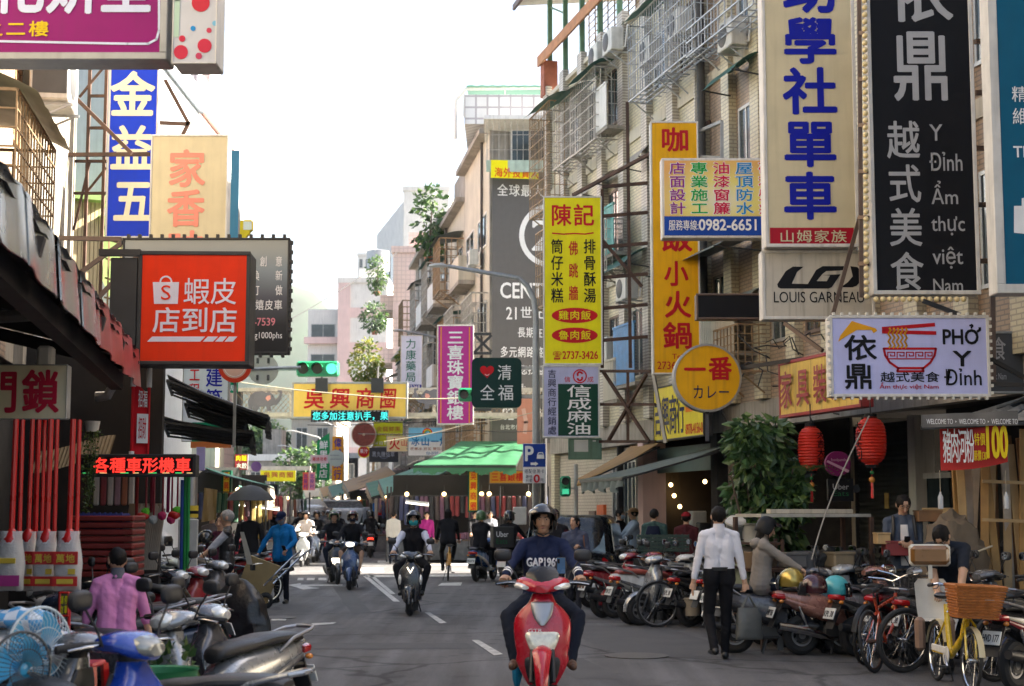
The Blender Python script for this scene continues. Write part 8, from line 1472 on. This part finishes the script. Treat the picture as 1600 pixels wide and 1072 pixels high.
def car(name,label,px,Y,hd,W,H,L,m,glass,van=False,tail=False,roof=None):
 q=Vector((P(px,797,Y).x,Y,.004));t=thing(name,label,'van' if van else 'car',q,hdg(*hd));h0=H*.5
 k=[(-L/2,0,h0*.62+.1,W*.44,h0*.3),(-L/2+.12,0,h0*.62+.12,W*.49,h0*.42),(0,0,h0*.62+.14,W*.5,h0*.45),(L/2-.5,0,h0*.6+.12,W*.49,h0*.42),(L/2,0,h0*.52+.1,W*.42,h0*.28)]
 b=MB();b.body(k,m,'y',4.5,26);bo=b.out('body',t);r0,r1=(-L/2+.05,L/2-(.55 if van else 1.2));zr,zb=H,h0*1.08
 b=MB();b.body([(zb-.05,0,(r0+r1)/2,W*.48,(r1-r0)/2),(zb+(zr-zb)*.5,0,(r0+r1)/2-.06,W*.45,(r1-r0)/2-.16),(zr-.08,0,(r0+r1)/2-.12,W*.41,(r1-r0)/2-.32),(zr,0,(r0+r1)/2-.12,W*.34,(r1-r0)/2-.5)],m,'z',5,28);b.out('cabin',t)
 for s_,nm in((1,'windscreen'),(-1,'rear_window')):
  b=MB();y0=(r1 if s_>0 else r0);b.quad((-W*.4,y0-.03*s_+.015*s_,zb+.03),(W*.4,y0-.03*s_+.015*s_,zb+.03),(W*.36,y0-(.3 if s_>0 else.36)*s_,zr-.12),(-W*.36,y0-(.3 if s_>0 else.36)*s_,zr-.12),glass,.02);b.out(nm,t)
 for s_ in(-1,1):
  b=MB();b.quad((s_*(W*.475+.012),r0+.35,zb+.06),(s_*(W*.475+.012),r1-.3,zb+.06),(s_*(W*.43+.012),r1-.5,zr-.16),(s_*(W*.43+.012),r0+.5,zr-.16),glass,.015);b.out('side_window',t)
  for y in(-L/2+.8,L/2-.85):b=MB();b.lathe([(.0,-.1),(.2,-.1),(.31,-.09),(.33,0),(.31,.09),(0,.09)],RUB,(s_*W*.44,y,.33),'x',22);w_=b.out('wheel',t);b=MB();b.lathe([(0,.1*s_),(.19,.1*s_),(.2,.08*s_)],ALU,(s_*W*.44,y,.33),'x',18);b.out('rim',w_)
  b=MB();b.body([(s_*W*.3,L/2-.06,h0*.72,.03,.06),(s_*W*.4,L/2-.12,h0*.74,.06,.07),(s_*W*.45,L/2-.25,h0*.76,.03,.05)],LENS,'x',2.4,12);b.out('headlight',t)
  b=MB();b.bx(s_*W*.4-.06,s_*W*.4+.06,-L/2-.02,-L/2+.1,h0*.7,h0*1.05,TAIL,.02);b.out('tail_light',t)
  b=MB();b.ell((s_*(W/2+.1),r1-.55,zb+.06),(.1,.06,.08),m,10,7);b.out('wing_mirror',t)
 b=MB();b.bx(-.2,.2,L/2-.02,L/2+.02,h0*.3,h0*.3+.12,PLATE);b.out('number_plate',t);b=MB();b.bx(-W*.4,W*.4,L/2-.1,L/2+.005,h0*.42,h0*.56,BLK,.02);b.out('grille',t)
 if tail:b=MB();b.quad((-W*.42,r0,zr-.05),(W*.42,r0,zr-.05),(W*.42,r0-.95,zr+.22),(-W*.42,r0-.95,zr+.22),m,.06);b.out('tailgate',t)
 return t
GLD=mat('car_glass',(.02,.028,.03),.05,var=.2,coat=.3)
car('parked_car','black family car parked behind the couple, rear window towards the viewer',905,31.5,(.15,1),1.78,1.62,4.2,paint('black_car',(.012,.013,.015)),mat('car_glass_sky_tint',(.12,.17,.19),.06,var=.3,sc=4,coat=.3))  # pale tint in the glass stands in for sky reflections
car('parked_van','pale blue-white van with its tailgate raised in the market lane',556,66,(.1,1),1.75,1.85,4.2,paint('pale_van',(.5,.55,.6)),GLD,True,True);car('parked_van','small white van on the left of the market lane',405,76,(0,-1),1.7,1.9,4,paint('white',(.6,.6,.58)),GLD,True)
q=Vector((P(482,797,86).x,86,0));t=thing('box_truck','white box truck far down the market lane','truck',q);b=MB();b.bx(-.95,.95,1.6,4.6,.7,2.35,WHITEW,.03);b.out('cargo_box',t);b=MB();b.body([(0,0,1.2,.85,.65),(.3,0,1.25,.9,.75),(1.5,0,1.25,.9,.78)],paint('white',(.6,.6,.58)),'y',4.5,22);b.out('cab',t);b=MB();b.quad((-.75,-.03,1.35),(.75,-.03,1.35),(.7,.12,1.85),(-.7,.12,1.85),GLD,.02);b.out('windscreen',t)
for s_ in(-1,1):
 for y in(.6,3.6):b=MB();b.lathe([(0,-.1),(.3,-.1),(.33,0),(.3,.1),(0,.1)],RUB,(s_*.8,y,.33),'x',18);b.out('wheel',t)
def park(px,py,hd,label,fn=scooter,back=.62,**k):
 h_=Vector((*hd,0)).normalized();q=G(px,py);q=Vector((q.x,q.y,.004))+h_*back;return fn(label,q,hdg(*hd),**k)
H1=(.93,.45);SIL=paint('silver',(.34,.35,.36),.5);WHP=paint('white',(.6,.6,.58));MAR=paint('maroon',(.22,.012,.02));GRY=paint('mid_grey',(.13,.13,.135),.2)
park(906,940,(.9,.6),'grey scooter at the far end of the right-hand row, plate facing the road',p1=GRY,plate='AB 312');park(922,950,(.92,.5),'black scooter second from the far end of the right-hand row',p1=BLKG,plate='KGN 512');park(942,966,(.93,.45),'black and red scooter third from the far end of the right-hand row',p1=MAR,p2=GRY,plate='NHT 806')
park(986,976,(.95,.42),'cream-white scooter with a brick red seat in the right-hand row',p1=WHP,p2=GRY,seat=mat('seat_brick',(.3,.06,.04),.5),plate='PDH 227');park(962,960,(.93,.5),'white scooter with dark sides squeezed behind the red seated one',p1=WHP,p2=BLK)
park(1027,981,(.97,.3),'black bicycle with white rimmed rear wheel leaning in the right-hand row',fn=bicycle,back=.5,c=paint('black_bike',(.015,.015,.016)),fender=BLK,R=.34,rimm=ALU);park(1058,968,(.93,.45),'dark red scooter tail behind the black bicycle',p1=MAR,redrim=True,p2=BLK);park(1085,972,(.93,.45),'grey scooter with an orange cloth on it behind the black bicycle',p1=GRY,p2=BLK,mirrors=True);park(1120,985,(.93,.45),'black scooter hidden behind the white shirted man',p1=BLKG)
park(1160,1002,(.93,.42),'silver-black scooter with red rims right of the white shirted man',p1=BLKG,p2=SIL,plate='MKA 5520',rimm=mat('rim_red',(.3,.02,.02),.4),redrim=True);park(1192,1008,(.94,.42),'crimson scooter with chrome rack in the right-hand row',p1=paint('crimson',(.33,.012,.04)),p2=BLK,plate='MNP 763',tailrail=CHR)
park(1226,1012,(.95,.38),'blue-grey scooter tucked behind the pink-brown one',p1=paint('slate',(.1,.14,.17),.2),p2=BLK)
PB=paint('dusty_rose',(.36,.17,.13),.25);t=park(1252,1024,(.985,.2),'dusty rose classic scooter with chrome trim standing side-on in the right-hand row',p1=PB,p2=PB,plate='HRP 763',head='round',tailrail=CHR,old=True)
park(1290,1018,(.93,.42),'dark scooter behind the dusty rose one',p1=BLKG);park(1322,1008,(.93,.42),'grey scooter behind the orange bicycle',p1=GRY,head='round')
for lb,px,py,Y,m in(('gold open helmet resting on a scooter seat',1237,916,17.2,mat('helmet_gold',(.42,.3,.06),.25,.6,coat=.5)),('dark maroon helmet resting on a scooter seat',1272,926,17.0,mat('helmet_plum',(.06,.015,.02),.2,.2,coat=.6)),('turquoise helmet resting behind the maroon one',1306,928,17.2,mat('helmet_teal',(.06,.38,.4),.3,coat=.5)),('grey helmet lying on a scooter of the left row',252,850,24,HWH),('black helmet lying on the white scooter of the left row',322,848,25,HB)):q=P(px,py,Y);helmet_on(lb,q,m,random.Random(px).uniform(0,6))
park(1368,1052,(.55,.83),'orange-red old bicycle with a wire basket in the right-hand row',fn=bicycle,back=.5,c=paint('orange_red_bike',(.5,.06,.02)),basket='wire',lean=-.12,rimm=RUST);park(1352,1040,(.6,.8),'black bicycle beside the orange-red one with a second wire basket',fn=bicycle,back=.5,c=paint('black_bike',(.015,.015,.016)),basket='wire',fender=BLK)
park(1412,1052,(.93,.36),'grey bicycle with fat tyres beside the yellow bicycle',fn=bicycle,back=.5,c=paint('black_bike',(.015,.015,.016)),R=.345,tyre=.028)
yb=park(1464,1064,(.03,-1),'bright yellow step-through bicycle with orange wicker basket standing in front of the row',fn=bicycle,back=.5,c=paint('yellow_bike',(.68,.46,.02)),basket=mat('wicker',(.42,.14,.03),.6,var=.25,sc=20),bars='step',fender=mat('fender_cream',(.6,.5,.3),.4),fs=1.7,lean=-.05,chaincase=WHITEW,R=.3)
o=bpy.data.objects
q=P(1447,985,16.6);t=thing('child_seat','white bicycle child seat with a brown headrest beside the yellow bicycle','child seat',(q.x,16.3,0),hdg(-.1,-1));CSW=mat('seat_shell',(.6,.57,.5),.45,var=.08);b=MB()
z0,z1=P(1447,985,16.3).z,P(1447,905,16.3).z;b.loft([[(x*wd,yy-.05*(1-x*x),z)for x in(-1,-.7,-.3,0,.3,.7,1)]for wd,yy,z in((.13,.12,z0+.1),(.15,-.02,z0+.12),(.16,-.06,z0+.25),(.17,-.1,z1-.05),(.13,-.1,z1))],CSW,False,False);b.bx(-.02,.02,-.12,-.1,z1,z1+.25,CSW);b.out('shell',t);b=MB();zh=P(1447,868,16.3).z;b.bx(-.2,.2,-.14,-.06,zh-.1,zh+.1,mat('headrest_brown',(.2,.09,.02),.3,coat=.5),.04);b.out('headrest',t);b=MB();b.bx(-.215,.215,-.16,-.1,zh-.115,zh+.115,CSW,.05);b.out('headrest_rim',t)
for s_ in(-1,1):b=MB();b.bx(s_*.15-.05,s_*.15+.05,.0,.12,z0-.2,z0+.14,mat('footrest_tan',(.26,.16,.11),.6),.03);b.out('footrest',t)
b=MB();b.tube([(0,-.1,0),(0,-.1,z0+.15)],.02,STEEL,8);b.out('post',t)
park(1585,1078,(.75,.65),'dark scooter with red tail at the right edge',p1=BLKG,p2=MAR,plate='HVD 177');park(1555,1066,(.85,.5),'blue-black bicycle behind the scooter at the right edge',fn=bicycle,back=.5,c=paint('navy_bike',(.02,.04,.12)),tyre=.028,R=.345);park(1610,1040,(.9,.4),'black motor scooter with round lamp behind the right edge one',p1=BLKG,head='round')
for k,(px,Y)in((0,(1000,23.4)),(2,(1290,19.6)),(3,(1340,19.3)),(5,(960,25))):scooter(('silver','dark grey','pale grey','black','navy','dark red')[k]+' scooter in the back line of the right-hand row, '+('behind the black bicycle','left of the white shirted man','below the slanting rope','in front of the phone reader','behind the white shirted man','by the couple')[k],(P(px,797,Y).x+.6,Y+.3,.004),hdg(-.95,-.4),(SIL,GRY,paint('pale',(.4,.4,.4),.2),BLKG,paint('navy',(.02,.03,.1)),MAR)[k],head=('bar','round','bar')[k%3])
for px,py,m,lb in((1012,968,GRY,'mid-grey scooter wedged beside the black bicycle'),(1078,980,BLKG,'black scooter with plate just left of the white shirted man'),(1138,992,MAR,'maroon scooter peeping out right of the white shirted man'),(1180,996,SIL,'silver scooter behind the crimson one'),(1262,1008,BLKG,'black scooter wedged against the dusty rose one'),(1338,1026,SIL,'silver scooter between the dusty rose one and the bicycles'),(1395,1030,MAR,'maroon scooter behind the wire baskets'),(1440,1040,GRY,'grey scooter behind the child seat'),(1530,1050,SIL,'silver scooter behind the wicker basket')):park(px,py,(.93,.43),lb,p1=m,p2=BLK,plate='KPL 38')
scooter('royal blue scooter in the near left corner with its big headlight turned to the road',(-2.3,8.2,.004),hdg(.88,-.47),paint('royal',(.01,.05,.34)),big=1.06,head='bar',steer=.0,lensm=mat('headlight_lens_dim',(.3,.3,.27),.12,.3,var=.3,sc=18,coat=.6))
scooter('silver scooter with a long black seat and grab rail in the left foreground',(-2.09,10.98,.004),hdg(-.55,-.84),SIL,GRY,tailrail=ALU);scooter('grey scooter whose tail pokes into the bottom edge on the left',(-2.05,8.7,.004),hdg(-.97,.2),GRY,BLK,tailrail=SIL,mirrors=False)
scooter('dark silver scooter facing the road beside the pink jumper',(-2.55,11.55,.004),hdg(.82,-.4),paint('gunmetal',(.09,.09,.1),.4));scooter('blue-black scooter with a cloth on its seat behind the silver one',(-3.35,12.9,.004),hdg(-.9,-.3),paint('midnight',(.02,.035,.07)));scooter('silver and blue scooter tail with a red lamp left of the rain cover',(-3.75,15.6,.004),hdg(-.85,-.5),SIL,paint('pearl_blue',(.05,.15,.4)));scooter('grey scooter with red tail between the rain covers',(-3.95,14.6,.004),hdg(-.9,-.35),GRY,tlit=False)
scooter('black scooter with a round headlamp behind the woman in pink',(P(172,797,14).x-.3,14.1,.004),hdg(.75,-.65),BLKG,MAR,head='round');scooter('black and maroon scooter parked in the shade of the left stall',(P(130,797,15.5).x,15.5,.004),hdg(.6,-.7),BLKG,MAR)
for px,Y,hd,m,lb in((238,18.2,(.8,-.5),BLKG,'black scooter in the left-hand row just past the woman in pink'),(272,19.2,(.82,-.5),MAR,'maroon scooter in the left-hand row beside the green poles'),(308,21.4,(.82,-.5),GRY,'grey scooter in front of the striped pillar'),(262,26,(.85,-.5),BLKG,'black scooter deep in the left-hand row under the glowing display')):scooter(lb,(P(px,797,Y).x,Y,.004),hdg(*hd),m)
for k,(px,Y,hd)in enumerate(((250,22,(.8,-.5)),(283,23.5,(.8,-.5)),(300,25.5,(.8,-.5)),(318,27.5,(.85,-.5)),(332,30,(-.85,.4)),(362,33,(-.9,.3)),(400,36.5,(-.9,.4)))):scooter(('mint-white','silver','white','black','dark red','grey','pink-red')[k]+' scooter in the shady left-hand row, '+('in front of the poles','behind the rain covers','with its white apron showing','beside the grey haired man','under the long green awning','past the black dress','nearest the crossing')[k],(P(px,797,Y).x,Y,.004),hdg(*hd),(paint('mint',(.4,.46,.42)),SIL,WHP,BLKG,MAR,GRY,RED)[k])
park(414,944,(-.95,-.22),'silver wheeled bicycle with a white child seat standing at the left kerb',fn=bicycle,back=.5,c=paint('black_bike',(.015,.015,.016)),fender=ALU,R=.33,rimm=CHR);park(372,930,(-.85,-.4),'black bicycle with a pink wire basket behind the white child seat',fn=bicycle,back=.5,c=paint('black_bike',(.015,.015,.016)),basket='wire')
q=P(392,868,26.4);t=thing('child_seat','white plastic bicycle child seat on the left kerb','child seat',(q.x,26.6,0),.5);b=MB();b.loft([[(x*wd,yy,z)for x in(-1,-.5,0,.5,1)]for wd,yy,z in((.13,-.15,.82),(.15,.05,.8),(.15,.1,1.0),(.1,.2,1.35))],CSW,False,False);b.v=[Vector((-v.y,v.x,v.z))for v in b.v];b.out('shell',t);b=MB();b.bx(-.03,.03,-.05,.05,.7,.82,BLK);b.out('mount',t)
bpy.data.scenes.remove(TMP)
b=MB();b.bx(-1000,1000,-70,1000,-1,190,None);me=b.mesh('haze',False);me.materials.clear();m=bpy.data.materials.new('haze_air');m.use_nodes=True;t_=m.node_tree;t_.nodes.clear()
v_=t_.nodes.new('ShaderNodeVolumePrincipled');v_.inputs['Color'].default_value=(.9,.93,1,1);v_.inputs['Density'].default_value=.00019;v_.inputs['Anisotropy'].default_value=.35;o_=t_.nodes.new('ShaderNodeOutputMaterial');t_.links.new(v_.outputs[0],o_.inputs['Volume']);me.materials.append(m);hz_=put('haze',me);hz_['kind']='stuff'
